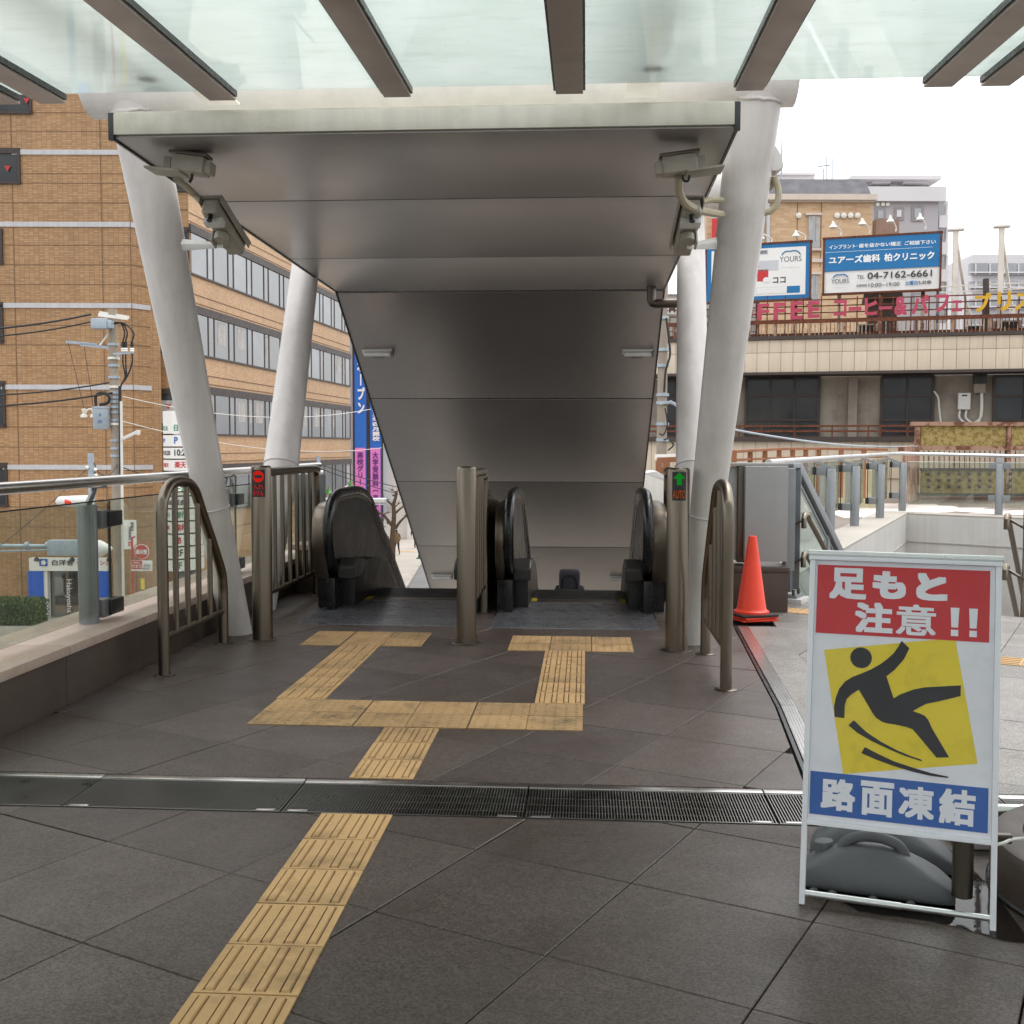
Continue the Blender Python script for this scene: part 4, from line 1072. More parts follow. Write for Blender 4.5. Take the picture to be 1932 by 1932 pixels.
# grey cabinet on a granite block
pm('cabinet_grey', S(158, 157, 156), 0.45, 0.3, var=0.05, vs=2, streak=0.03)
cb = thing('cabinet', 'flat grey metal cabinet above a granite block behind the orange cone', 'cabinet', (1.7, 10.3, .4))
ca, cz = PY(1407, 880, 10.3), PY(1485, 1060, 10.3)
MB().box((ca.x, 10.3, cz.z), (cz.x, 10.40, ca.z)).build('door', 'cabinet_grey', cb, bevel=.006)
MB().box((ca.x - .05, 10.405, cz.z - .02), (ca.x + .03, 10.62, ca.z - .0)).build('side_panel', 'steel_dark', cb, bevel=.004)
MB().box((ca.x - .20, 10.46, cz.z), (ca.x - .052, 10.60, ca.z - .01)).build('rear_door', 'cabinet_grey', cb, bevel=.005)
MB().box((ca.x - .2, 10.41, ca.z + .002), (cz.x + .02, 10.66, ca.z + .03)).build('top', 'cabinet_grey', cb, bevel=.005)
MB().box((cz.x + .003, 10.42, cz.z - .1), (cz.x + .09, 10.6, ca.z - .02)).build('frame', 'rail_post', cb, bevel=.004)
gb = thing('granite_block', 'low granite block under the grey cabinet behind the orange cone', 'block', (1.62, 10.4, 0))
MB().box((1.36, 10.22, 0), (1.86, 10.75, .37)).build('block', 'granite', gb, bevel=.008)
MB().box((1.35, 10.21, .372), (1.87, 10.76, .415)).build('cap', 'granite', gb, bevel=.006)

# traffic cone
pm('cone_orange', S(232, 62, 34), 0.38, var=0.05, vs=5, rv=.05)
pm('cone_base', S(40, 36, 36), 0.7, var=0.15)
cn = thing('traffic_cone', 'bright orange traffic cone on stacked square bases in front of the cabinet', 'cone', (1.47, 9.82, 0), rad(20))
MB().lathe([(.155, .055), (.155, .075), (.135, .085), (.128, .10), (.04, .71), (.034, .735), (.0, .74)], (0, 0, 0), 36).build('cone', 'cone_orange', cn, world=False)
MB().box((-.175, -.175, .036), (.175, .175, .058)).build('weight_base', 'cone_base', cn, bevel=.012, world=False)
for z, w, a in ((.0, .172, 0), (.019, .168, .12)):
    m = MB().box((-w, -w, z), (w, w, z + .016)); c, s = math.cos(a), math.sin(a)
    m.v = [V(v.x * c - v.y * s, v.x * s + v.y * c, v.z) for v in m.v]
    m.build('spare_base', 'cone_orange', cn, bevel=.006, world=False)

# ================================================================== folding warning board
sL, sU, sV = V(0.72, 3.658, 0), V(0.9602, -0.2793, 0).normalized(), V(0.0461, 0.1585, 0.9863).normalized()
sN = sU.cross(sV)                                              # towards the camera
if sN.y > 0: sN = -sN
def SP(u, v, h=0.0): return sL + sU * u + sV * v + sN * h
sb = thing('warning_board', 'white folding A-frame board warning of an icy slippery surface', 'sign board', sL + sU * .3)
pm('sign_face', S(228, 227, 235), 0.35, var=0.03, vs=4, dirt=(S(170, 168, 172), 0.18, 12))
pm('sign_red', S(196, 40, 46), 0.32, var=0.03); pm('sign_blue', S(42, 92, 168), 0.32, var=0.03)
pm('sign_yellow', S(228, 202, 44), 0.32, var=0.03, dirt=(S(150, 130, 40), 0.25, 14)); pm('sign_black', S(38, 36, 40), 0.4, var=0.05)
pm('frame_white', S(234, 234, 240), 0.4, 0.0, var=0.03); pm('sign_text', S(228, 227, 235), 0.35, var=0.02)
def sbox(nm, u0, u1, v0, v1, h0, h1, m, **kw):
    return MB().fbox(SP((u0 + u1) / 2, (v0 + v1) / 2, (h0 + h1) / 2), sU, sV, sN, (u1 - u0, v1 - v0, h1 - h0)).build(nm, m, sb, **kw)
sbox('upright', 0.0, .018, 0, 1.15, -.012, .012, 'frame_white', bevel=.002)
sbox('upright', .585, .603, 0, 1.15, -.012, .012, 'frame_white', bevel=.002)
sbox('top_rail', -.004, .607, 1.149, 1.163, -.014, .016, 'frame_white', bevel=.003)
MB().cyl(SP(-.006, 1.172, -.004), SP(.609, 1.172, -.004), .012, n=16).build('hinge_tube', 'aluminium', sb)
sbox('bottom_rail', .018, .585, .262, .278, -.012, .012, 'frame_white', bevel=.002)
MB().cyl(SP(.018, .035, 0), SP(.32, .035, 0), .0115, n=14).build('foot_bar', 'aluminium', sb)
MB().cyl(SP(.32, .035, 0), SP(.585, .035, 0), .0098, n=14).build('foot_bar', 'aluminium', sb)
face = sbox('face_panel', .0185, .5845, .2785, 1.1485, -.006, .002, 'sign_face', smooth=False)
def spoly(nm, pts, m, h): 
    return MB().prism([SP(u, v, h) for u, v in pts], sN * .0006).build(nm, m, face, smooth=False)
YEL = [(0.0547, 0.8446), (0.4663, 0.91), (0.5411, 0.512), (0.1289, 0.438)]
spoly('yellow_square', YEL, 'sign_yellow', .0022)
spoly('red_band', [(.0254, 1.1335), (.5687, 1.1335), (.5687, .901), (.0254, .901)], 'sign_red', .0030)
spoly('blue_band', [(.0236, .438), (.5742, .438), (.5742, .297), (.0236, .297)], 'sign_blue', .0030)
MAN = [(0.3015, 0.8906), (0.3268, 0.8673), (0.3102, 0.8298), (0.2819, 0.7933), (0.2569, 0.7704), (0.2813, 0.6995), (0.302, 0.7145), (0.3432, 0.7337), (0.3754, 0.743), (0.4865, 0.7578), (0.4864, 0.7233), (0.4208, 0.7012), (0.3819, 0.6897), (0.3642, 0.6785), (0.3419, 0.6626), (0.3647, 0.6569), (0.3792, 0.6506), (0.3901, 0.6384), (0.4014, 0.613), (0.4555, 0.5246), (0.4175, 0.5194), (0.3829, 0.5588), (0.3554, 0.5901), (0.3426, 0.604), (0.3226, 0.6098), (0.2899, 0.6145), (0.2644, 0.6161), (0.246, 0.6202), (0.2274, 0.632), (0.216, 0.6463), (0.2005, 0.6719), (0.1706, 0.7196), (0.1476, 0.7023), (0.1331, 0.6857), (0.1273, 0.6659), (0.1267, 0.6222), (0.0956, 0.6227), (0.0927, 0.6553), (0.0974, 0.6868), (0.1078, 0.7186), (0.1259, 0.7433), (0.1497, 0.7606), (0.1792, 0.7744), (0.2085, 0.79), (0.2375, 0.8094), (0.2591, 0.8282), (0.277, 0.8467), (0.2911, 0.8688)]
ST1 = [(0.1575, 0.6172), (0.1405, 0.5995), (0.1698, 0.5772), (0.2147, 0.5545), (0.2738, 0.5315), (0.3176, 0.5169), (0.3717, 0.5034), (0.3741, 0.5081), (0.3392, 0.5171), (0.2956, 0.5317), (0.244, 0.5553), (0.1992, 0.5817)]
ST2 = [(0.195, 0.5326), (0.1842, 0.5119), (0.232, 0.495), (0.2887, 0.4792), (0.3446, 0.4674), (0.3998, 0.4596), (0.4536, 0.4582), (0.4546, 0.4625), (0.3996, 0.4691), (0.3443, 0.4809), (0.2883, 0.4947), (0.2391, 0.5133)]
HEAD = [(.175 + .0346 * math.cos(i * PI / 18), .826 + .0345 * math.sin(i * PI / 18)) for i in range(36)]
for nm, pts in (('slipping_figure', MAN), ('figure_head', HEAD), ('slip_line', ST1), ('slip_line', ST2)): spoly(nm, pts, 'sign_black', .0034)
for ch, a, b, bd in (('足', (.0654, 1.0192), (.1865, 1.1253), .045), ('も', (.2052, 1.0269), (.3114, 1.1195), .06), ('と', (.3431, 1.0279), (.4399, 1.119), .06),
                 ('注', (.1511, .9105), (.2722, 1.0127), .045), ('意', (.2827, .9107), (.4066, 1.0127), .02), ('路', (.0593, .316), (.1696, .4202), .042),
                 ('面', (.1859, .3127), (.29, .4242), .04), ('凍', (.3049, .3167), (.4134, .4207), .036), ('結', (.4283, .3119), (.5373, .4253), .036)):
    letters('lettering', ch, 'sign_text', face, SP(a[0], a[1], .0042), sU, sV, b[0] - a[0], b[1] - a[1], bold=bd)
for u in (.451, .507):
    spoly('lettering', [(u, 1.0082), (u + .0265, 1.0082), (u + .0235, .944), (u + .003, .944)], 'sign_text', .0042)
    spoly('lettering', [(u + .002, .9365), (u + .0245, .9365), (u + .0245, .9159), (u + .002, .9159)], 'sign_text', .0042)
# rear leg of the A-frame
bv = V(0.0461, 0.1585, -0.9863).normalized(); bv = (V(0.16, 0.55, -0.98)).normalized()
for u in (.012, .593):
    p = SP(u, 1.165, -.012); q = p + bv * ((p.z - .004) / -bv.z)
    MB().bar(p, q, .016, .02, up=sU).build('rear_leg', 'frame_white', sb, bevel=.002)
p, q = SP(.012, 1.165, -.012), SP(.593, 1.165, -.012)
MB().cyl(p + bv * ((p.z - .06) / -bv.z), q + bv * ((q.z - .06) / -bv.z), .0105, n=12).build('foot_bar', 'aluminium', sb)

# water ballast tanks standing between the legs
pm('tank_grey', S(92, 94, 96), 0.6, var=0.05, vs=6, fine=.04, bmp=.05)
def tank(label, o, du):
    du = Vector(du).normalized(); dv = V(-du.y, du.x, 0); o = Vector(o)
    t = thing('ballast_tank', label, 'ballast tank', o, 0, 'grey plastic ballast tanks behind the board')
    Lx, Dp = .50, .20
    prof = [(0, .06), (.02, .088), (.06, .112), (.12, .14), (.18, .155), (.26, .158), (.33, .145), (.40, .115), (.45, .085), (.485, .06), (.50, .045)]
    def hgt(u):
        for (a, b), (c, d) in zip(prof[:-1], prof[1:]):
            if a <= u <= c: return b + (d - b) * (u - a) / (c - a)
        return .03
    m = MB(); K, n = 40, 28; vs = []
    for i in range(K + 1):
        s = -math.cos(PI * i / K) * .5 + .5; u = s * Lx
        e = min(1, (math.sin(PI * i / K)) ** .35 + .02)
        h = hgt(u) * (0.75 + .25 * e); hd = Dp / 2 * e
        for j in range(n):
            a = 2 * PI * j / n; cx, sx = math.cos(a), math.sin(a)
            px = math.copysign(abs(cx) ** .45, cx); pz = math.copysign(abs(sx) ** .45, sx)
            zz = (pz * .5 + .5) * h
            wdt = 1.0 if zz < .08 else max(.42, 1 - (zz - .08) * 7.0)
            vs.append(o + du * u + dv * (Dp / 2 + px * hd * wdt) + V(0, 0, .006 + zz))
    fs = [(i * n + j, i * n + (j + 1) % n, (i + 1) * n + (j + 1) % n, (i + 1) * n + j) for i in range(K) for j in range(n)] + [tuple(range(n - 1, -1, -1)), tuple(range(K * n, K * n + n))]
    m.add(vs, fs).build('body', 'tank_grey', t, angle=60)
    MB().tube(spline([o + du * u + dv * .10 + V(0, 0, z) for u, z in ((.13, .115), (.145, .162), (.20, .188), (.26, .190), (.32, .168), (.345, .12))], 6), .0185, 12).build('handle', 'tank_grey', t)
    MB().cyl(o + du * .075 + dv * .13 + V(0, 0, .10), o + du * .07 + dv * .13 + V(0, 0, .148), .032, n=24).build('cap', 'tank_grey', t, bevel=.006)
    for u in (.05, .11, .24, .36): MB().sphere(o + du * u + dv * .004 + V(0, 0, .012), (.016, .012, .012), 6).build('foot', 'tank_grey', t)
    return t
tank('nearer of the two grey plastic ballast tanks between the legs of the board', (.735, 3.745, 0), sU)
tank('farther grey plastic ballast tank, half hidden behind the nearer one', (.82, 4.015, 0), sU)

# puddle, drain pipe, planter, cable
def mat_water():
    m, t, o = newmat('water_film')
    tr = N(t, 'ShaderNodeBsdfTransparent'); tr.inputs[0].default_value = (.32, .30, .28, 1)
    gl = N(t, 'ShaderNodeBsdfGlossy'); gl.inputs['Roughness'].default_value = .03
    vec, _ = objvec(t, False); b = N(t, 'ShaderNodeBump'); b.inputs['Strength'].default_value = .25; b.inputs['Distance'].default_value = .002
    t.links.new(noise(t, vec, 45, 3), b.inputs['Height']); t.links.new(b.outputs[0], gl.inputs['Normal'])
    mx = N(t, 'ShaderNodeMixShader'); t.links.new(schlick(t, .035), mx.inputs[0]); t.links.new(tr.outputs[0], mx.inputs[1]); t.links.new(gl.outputs[0], mx.inputs[2])
    t.links.new(mx.outputs[0], o.inputs['Surface']); MATS['water_film'] = m
mat_water()
def blob(pts, amp, sd):
    random.seed(sd); P = spline([Vector(p) for p in pts] + [Vector(pts[0])], 7)[:-1]
    return [p + V(random.uniform(-amp, amp), random.uniform(-amp, amp), 0) for p in P]
ground('puddle', MB().poly(blob([(.90, 3.60, .0032), (1.15, 3.52, .0032), (1.33, 3.40, .0032), (1.38, 3.50, .0032), (1.40, 3.95, .0032), (1.35, 4.3, .0032), (1.15, 4.25, .0032), (.98, 4.0, .0032), (.85, 3.75, .0032)], .004, 3)), 'water_film', smooth=False)
random.seed(21)
wp = thing('drain_pipe', 'dark vertical drain pipe ending just above the puddle behind the board', 'pipe', (1.27, 3.80, .05))
c = PZ(1815, 1690, .06)
MB().cyl((c.x, c.y, .06), (c.x, c.y, .42), .033, n=20).build('pipe', 'steel_dark', wp)
MB().box((c.x + .03, c.y - .012, .24), (c.x + .15, c.y + .012, .27)).build('bracket', 'steel_dark', wp, bevel=.003)
hp_ = thing('steel_pipe', 'bright horizontal steel pipe on a white base at the right picture edge', 'pipe', PZ(1905, 1540, .1))
p = PY(1878, 1531, 4.25)
MB().cyl(p - V(.12, 0, 0), p + V(.09, 0, 0), .029, n=20).cyl(p + V(.092, 0, 0), p + V(.6, 0, 0), .031, n=20).build('pipe', 'steel_bright', hp_)
MB().box((p.x - .15, p.y - .06, .004), (p.x + .7, p.y + .12, .05)).build('base', 'concrete_white', hp_, bevel=.01)
MB().box((p.x + .12, p.y - .04, .05), (p.x + .17, p.y + .04, p.z + .09)).build('bracket', 'black_plastic', hp_, bevel=.004)
pt = thing('round_planter', 'low round dark granite planter at the lower right corner', 'planter', (1.86, 3.72, 0))
MB().lathe([(.52, 0), (.545, .02), (.545, .155), (.535, .175), (.51, .185), (.44, .185), (.44, .12), (0, .11)], (1.95, 3.76, 0), 64).build('stone_ring', 'granite', pt)
MB().lathe([(.555, .004), (.555, .012), (.548, .02)], (1.95, 3.76, 0), 64).build('seal_ring', 'black_rubber', pt)
wire('cable', 'thin white cable running from the board to the right picture edge', 'cable', spline([SP(.59, .262, .0), SP(.62, .27, -.01), V(1.40, 3.62, .25), V(1.5, 3.65, .24), V(1.62, 3.62, .19), V(1.9, 3.6, .195)]), .0055, 'lamp_white')

# ================================================================== left side of the street
FWH = V(FW.x, FW.y, 0).normalized()
def PF(x, y, D):
    d = ray(x, y); return EYE + d * (D / d.dot(FWH))
def planef(P0, dirn):
    n = V(dirn.y, -dirn.x, 0)
    def f(x, y):
        d = ray(x, y); return EYE + d * ((Vector((P0.x, P0.y, 0)) - V(0, 0, 0)).dot(n) / d.dot(n))
    return f
mat_brick('brick_tan', S(178, 140, 98), S(154, 116, 78), S(128, 98, 70), 0.205, 0.068, 0.0, 0.008, 0.08)
mat_brick('brick_tan_lit', S(204, 168, 128), S(186, 146, 106), S(160, 128, 98), 0.205, 0.068, 0.0, 0.008, 0.06)  # same tan brick, brighter colour standing in for daylight on the side wall
pm('band_grey', S(186, 184, 186), 0.5, var=0.06, streak=.08)
pm('frame_brown', S(62, 52, 48), 0.5, 0.2, var=0.1)
pm('mullion_grey', S(104, 94, 92), .5, .2, var=.08)
pm('joint_dark', S(120, 92, 66), 0.8, var=0.1)
def mat_window(name, col, rough=.03):
    m, t, o = newmat(name)
    vec, rnd = objvec(t)
    c = mixc(t, mapr(t, noise(t, vec, .7, 3), .4, .65, 0, 1), col, (col[0] * 2.2, col[1] * 2.2, col[2] * 2.2, 1))
    p = bsdf(t, o, c, rough); p.inputs['Specular IOR Level'].default_value = 1.0; p.inputs['IOR'].default_value = 2.1
    MATS[name] = m
mat_window('window_dark', S(42, 44, 46)); pm('window_dull', S(52, 53, 55), .12, var=.3, vs=.8, spec=.35); mat_window('window_mid', S(70, 72, 76))
pm('curtain', S(176, 172, 168), .8, var=.15, vs=4, streak=.2)
pm('sign_white', S(232, 230, 226), .5, var=.03)
pm('shop_blue', S(16, 88, 196), .4, var=.05)

DB = 46.0
tb = thing('office_building', 'large tan brick office building on the left with ribbon windows', 'building', PF(200, 1172, DB))
top_y = -330
def quadwall(nm, pa, pb, mat, th=0.4, z0=STREET, z1=20.0, parent=tb, **kw):
    pa, pb = Vector((pa.x, pa.y, 0)), Vector((pb.x, pb.y, 0)); d = (pb - pa).normalized(); n = V(-d.y, d.x, 0)
    if n.dot(FWH) < 0: n = -n
    return MB().prism([pa + V(0, 0, z0), pb + V(0, 0, z0), pb + n * th + V(0, 0, z0), pa + n * th + V(0, 0, z0)], (0, 0, z1 - z0)).build(nm, mat, parent, smooth=False, **kw)
A0, A1 = PF(-420, 842, DB), PF(253, 842, DB)
A2 = PF(287, 842, DB + .75); A3 = PF(287, 842, DB + 1.3); A4 = PF(362, 842, DB + 1.3)
quadwall('front_wall', A0, A1, 'brick_tan'); quadwall('chamfer_wall', A1, A2, 'brick_tan'); quadwall('return_wall', A2, A3 + FWH * .01, 'brick_tan')
quadwall('recess_wall', A3, A4, 'brick_tan')
dS = V(ray(1215, 842).x, ray(1215, 842).y, 0).normalized()
PS = planef(A4, dS)
W1 = PS(661, 842)
nS = V(dS.y, -dS.x, 0)
MB().prism([A4 + V(0, 0, STREET - A4.z), Vector((W1.x, W1.y, STREET)), Vector((W1.x, W1.y, STREET)) - nS * 8, A4 - nS * 8 + V(0, 0, STREET - A4.z)], (0, 0, 26)).build('side_wall', 'brick_tan_lit', tb, smooth=False)
MB().prism([Vector((A0.x, A0.y, 20)), Vector((A4.x, A4.y, 20)), Vector((W1.x, W1.y, 20)), Vector((W1.x, W1.y, 20)) - nS * 20], (0, 0, .5)).build('roof', 'concrete', tb, smooth=False)
def zat(y, D): return PF(300, y, D).z
# grey string courses, expansion joints
def strip(nm, pa, pb, z0, z1, off, mat, th=.03):
    pa, pb = Vector((pa.x, pa.y, 0)), Vector((pb.x, pb.y, 0)); d = (pb - pa).normalized(); n = V(d.y, -d.x, 0)
    if n.dot(FWH) > 0: n = -n
    return MB().prism([pa + n * off + V(0, 0, z0), pb + n * off + V(0, 0, z0), pb + V(0, 0, z0) - n * .02, pa + V(0, 0, z0) - n * .02], (0, 0, z1 - z0)).build(nm, mat, tb, smooth=False)
for y in (-20, 134, 288, 424, 577, 731, 882):
    z = zat(y, DB)
    strip('string_course', PF(5 if y != 288 else 36, 842, DB), A1, z - .1, z + .1, .05, 'band_grey')
    strip('string_course', A1, A2, z - .1, z + .1, .05, 'band_grey')
for y in (213, 248, 328, 346, 383, 463, 500, 537, 614, 651, 690, 768, 806, 844, 920, 957, 995):
    z = zat(y, DB)
    strip('panel_joint', A0, A1, z - .014, z + .014, .010, 'joint_dark'); strip('panel_joint', A1, A2, z - .018, z + .018, .012, 'joint_dark')
    strip('panel_joint', A3, A4, z - .018, z + .018, .012, 'joint_dark')
for x in (-120, 35, 200, 253):
    p = PF(x, 842, DB); MB().box((-.018, -.015, STREET), (.018, .015, 20)).build('panel_joint', 'joint_dark', None, smooth=False)
    o = bpy.context.scene.collection.objects[-1]; o.location = Vector((p.x, p.y, 0)) - MW[tb].translation; o.parent = tb
pm('red_mark', S(178, 44, 34), .5, var=.05)
def win_box(P, ax, w, h, label_tri=False, glass='window_dull', parent=tb):
    """framed window: P = lower left corner on the wall, ax = unit axis along the wall"""
    n = V(ax.y, -ax.x, 0)
    if n.dot(FWH) > 0: n = -n
    c = P + ax * (w / 2) + V(0, 0, h / 2)
    fr_ = MB()
    for u, v, sw_, sh_ in ((0, -h / 2, w + .12, .10), (0, h / 2, w + .12, .22), (-w / 2, 0, .10, h), (w / 2, 0, .10, h)):
        fr_.fbox(c + ax * u + V(0, 0, v) + n * .03, ax, n, (0, 0, 1), (sw_, .12, sh_))
    f = fr_.build('window', 'frame_brown', parent, smooth=False)
    MB().fbox(c + n * .012, ax, n, (0, 0, 1), (w - .02, .03, h - .02)).build('pane', glass, f, smooth=False)
    if label_tri:
        q = P + ax * (w * .42) + V(0, 0, h * .62) + n * .035
        MB().prism([q + ax * -.13 + V(0, 0, .11), q + ax * .13 + V(0, 0, .11), q + V(0, 0, -.12)], n * .006).build('fire_access_mark', 'red_mark', f, smooth=False)
        MB().fbox(c - V(0, 0, h * .0) + n * .03, ax, n, (0, 0, 1), (w * .72, .006, h * .55)).build('blind', 'curtain', f, smooth=False)
for (x0, x1, y0, y1, tri) in ((-60, 36, 285, 345, True), (-60, 58, 168, 213, True), (-80, 3, 437, 497, False), (-80, 4, 575, 645, False), (-80, 8, 724, 804, False), (-80, 12, 878, 954, False)):
    P = PF(x0, y1, DB); Q = PF(x1, y0, DB); win_box(P, RT, (Q - P).dot(RT), Q.z - P.z, False)
    if tri:
        q = PF(14 if y0 > 200 else 50, (y0 + y1) / 2 + 3 if y0 > 200 else 190, DB - .1)
        MB().prism([q + RT * -.13 + V(0, 0, .11), q + RT * .13 + V(0, 0, .11), q + V(0, 0, -.12)], -FWH * .006).build('fire_access_mark', 'red_mark', tb, smooth=False)
for k, y in enumerate((282 - 152, 282, 434, 586, 738, 890)):
    P = PF(291, y + 78, DB + 1.3); Q = PF(360, y, DB + 1.3)
    win_box(P, RT, (Q - P).dot(RT) - .1, Q.z - P.z, y in (738, 282))
# ribbon windows of the long side wall
Ls = (Vector((W1.x, W1.y, 0)) - Vector((A4.x, A4.y, 0))).length
for k, y in enumerate((130, 282, 434, 586, 738, 890)):
    zt = zat(y + 2, DB + 1.3); zb = zat(y + 79, DB + 1.3)
    base = Vector((A4.x, A4.y, 0)); c = base + dS * (Ls / 2)
    wn = MB().fbox(c + nS * .02 + V(0, 0, zt + .16), dS, nS, (0, 0, 1), (Ls, .14, .34)).fbox(c + nS * .02 + V(0, 0, zb - .04), dS, nS, (0, 0, 1), (Ls, .10, .08)).build('ribbon_window', 'frame_brown', tb, smooth=False)
    s, i = .15, 0; rng = random.Random(k)
    while s < Ls - .5:
        w = 1.75 if i % 2 == 0 else .68
        w = min(w, Ls - s - .1)
        p = base + dS * (s + w / 2) + V(0, 0, (zt + zb) / 2)
        MB().fbox(p + nS * .012, dS, nS, (0, 0, 1), (w - .05, .03, zt - zb)).build('pane', 'window_dark' if rng.random() < .7 else 'window_mid', wn, smooth=False)
        MB().fbox(base + dS * (s + w) + nS * .03 + V(0, 0, (zt + zb) / 2), dS, nS, (0, 0, 1), (.045, .06, zt - zb)).build('mullion', 'mullion_grey', wn, smooth=False)
        if k >= 3 and rng.random() < .35:
            MB().fbox(p + nS * .03 + V(0, 0, .25), dS, nS, (0, 0, 1), (w * .55, .005, (zt - zb) * .6)).build('curtain', 'curtain', wn, smooth=False)
        s += w; i += 1
    z2 = zat(y + 118, DB + 1.3)
    MB().fbox(c + V(0, 0, z2), dS, nS, (0, 0, 1), (Ls, .03, .035)).build('panel_joint', 'joint_dark', tb, smooth=False)
    MB().fbox(c + V(0, 0, zat(y - 18, DB + 1.3)), dS, nS, (0, 0, 1), (Ls, .03, .035)).build('panel_joint', 'joint_dark', tb, smooth=False)

# dry cleaner's shop at the foot of the building
def fr_box(P, Q, off, th):
    """box on the front wall from lower left P to upper right Q"""
    c = (P + Q) / 2 - FWH * off
    return MB().fbox(c, RT, FWH, (0, 0, 1), ((Q - P).dot(RT), th, Q.z - P.z))
shp = thing('cleaner_shop', 'small dry cleaning shop front with blue pillars and white sign', 'shop front', PF(140, 1172, DB))
PB = lambda x, y, D=DB: PF(x, y, D)
zf = STREET + .14
def cut(x0, x1, y0, y1, off, th, nm, m, par=shp, **kw):
    P, Q = PB(x0, y1), PB(x1, y0); P.z = max(P.z, zf)
    return fr_box(P, Q, off, th).build(nm, m, par, smooth=False, **kw)
sg = cut(67, 211, 1050.5, 1074, .45, .30, 'sign_board', 'sign_white')
cut(67, 92, 1074.5, 1180, .42, .35, 'pillar', 'shop_blue'); cut(196, 211, 1074.5, 1180, .42, .35, 'pillar', 'shop_blue')
cut(92.3, 99, 1074.5, 1180, .38, .3, 'door_jamb', 'sign_white')
cut(99.2, 195.8, 1074.5, 1180, .12, .10, 'door_glass', 'window_dark'); 
for x in (130, 163): cut(x, x + 1.5, 1074.5, 1180, .2, .05, 'door_frame', 'steel')
def ftext(s, x0, x1, y0, y1, m, par, D, bold=.02, rot=False):
    P, Q = PF(x0, y1, D), PF(x1, y0, D)
    if rot: return letters('lettering', s, m, par, PF(x0, y0, D), (0, 0, -1), RT, Q.z - P.z, (Q - P).dot(RT), bold)
    return letters('lettering', s, m, par, P, RT, (0, 0, 1), (Q - P).dot(RT), Q.z - P.z, bold)
DS = DB - .62
cutl = fr_box(PF(74.5, 1068, DS), PF(89.5, 1054.5, DS), 0, .01).build('logo', 'sign_blue', sg, smooth=False)
cl = PF(82, 1061.5, DS - .02)
MB().prism([cl + RT * (math.cos(a * PI / 10) * .10 * (1 + .18 * math.cos(a * PI / 10 * 5))) + V(0, 0, math.sin(a * PI / 10) * .10 * (1 + .18 * math.cos(a * PI / 10 * 5))) for a in range(20)], -FWH * .004).build('logo_mark', 'sign_white', cutl, smooth=False)
ftext('白洋舎', 98, 139, 1056, 1067, 'sign_black', sg, DS)
ftext('クリーニング', 144, 209, 1057.5, 1066, 'sign_red', sg, DS)
ftext('Hakuyosha', 122.5, 133.5, 1093, 1156, 'sign_text', shp, DB - .30, .01, rot=True)
for x in (70, 137, 207):
    P = PF(x, 1052, DB - .75)
    MB().lathe([(.02, 0), (.09, .06), (.11, .16)], P + V(0, 0, .02), 12, ax=(0, -.5, -1)).build('spot_lamp', 'black_plastic', shp)

# hedge in front of the shop
mat_leaf = pm('hedge_leaf', S(66, 84, 34), .6, var=.45, vs=9, fine=.3, fs=30)
def foliage(name, mb_fn, n, mat, parent, size):
    m = MB()
    for _ in range(n):
        c, nrm = mb_fn(); s = size * random.uniform(.6, 1.3)
        u = nrm.orthogonal().normalized(); u.rotate(Matrix.Rotation(random.uniform(0, 6.28), 3, nrm)); w = nrm.cross(u)
        m.add([c - u * s, c - w * s * .5, c + u * s, c + w * s * .5], [(0, 1, 2, 3)])
    return m.build(name, mat, parent, smooth=False)
hd = thing('hedge', 'clipped green hedge in a stone planter at the left picture edge', 'hedge', PF(20, 1165, 41))
h0, h1 = PF(-60, 1150, 41), PF(62, 1138, 41); hz0 = STREET + .6; hz1 = h1.z
Lh = (h1 - h0).dot(RT)
MB().fbox(h0 + RT * Lh / 2 + FWH * .6 + V(0, 0, STREET + .35 - h0.z), RT, FWH, (0, 0, 1), (Lh + .4, 1.6, .45)).build('planter', 'concrete', hd, bevel=.03)
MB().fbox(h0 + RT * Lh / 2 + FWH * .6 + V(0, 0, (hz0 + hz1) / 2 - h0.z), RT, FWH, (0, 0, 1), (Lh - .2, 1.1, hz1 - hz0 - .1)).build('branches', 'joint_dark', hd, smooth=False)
def hf():
    a = random.random()
    if a < .45: c = h0 + RT * random.uniform(0, Lh) + FWH * random.gauss(0, .06); c.z = random.uniform(hz0, hz1)
    elif a < .85: c = h0 + RT * random.uniform(0, Lh) + FWH * random.uniform(0, 1.2); c.z = hz1 + random.gauss(0, .05)
    else: c = h0 + RT * (Lh + random.gauss(0, .06)) + FWH * random.uniform(0, 1.2); c.z = random.uniform(hz0, hz1)
    return c, V(random.uniform(-1, 1), random.uniform(-1, .3), random.uniform(-.2, 1)).normalized()
foliage('leaves', hf, 9000, 'hedge_leaf', hd, .055)

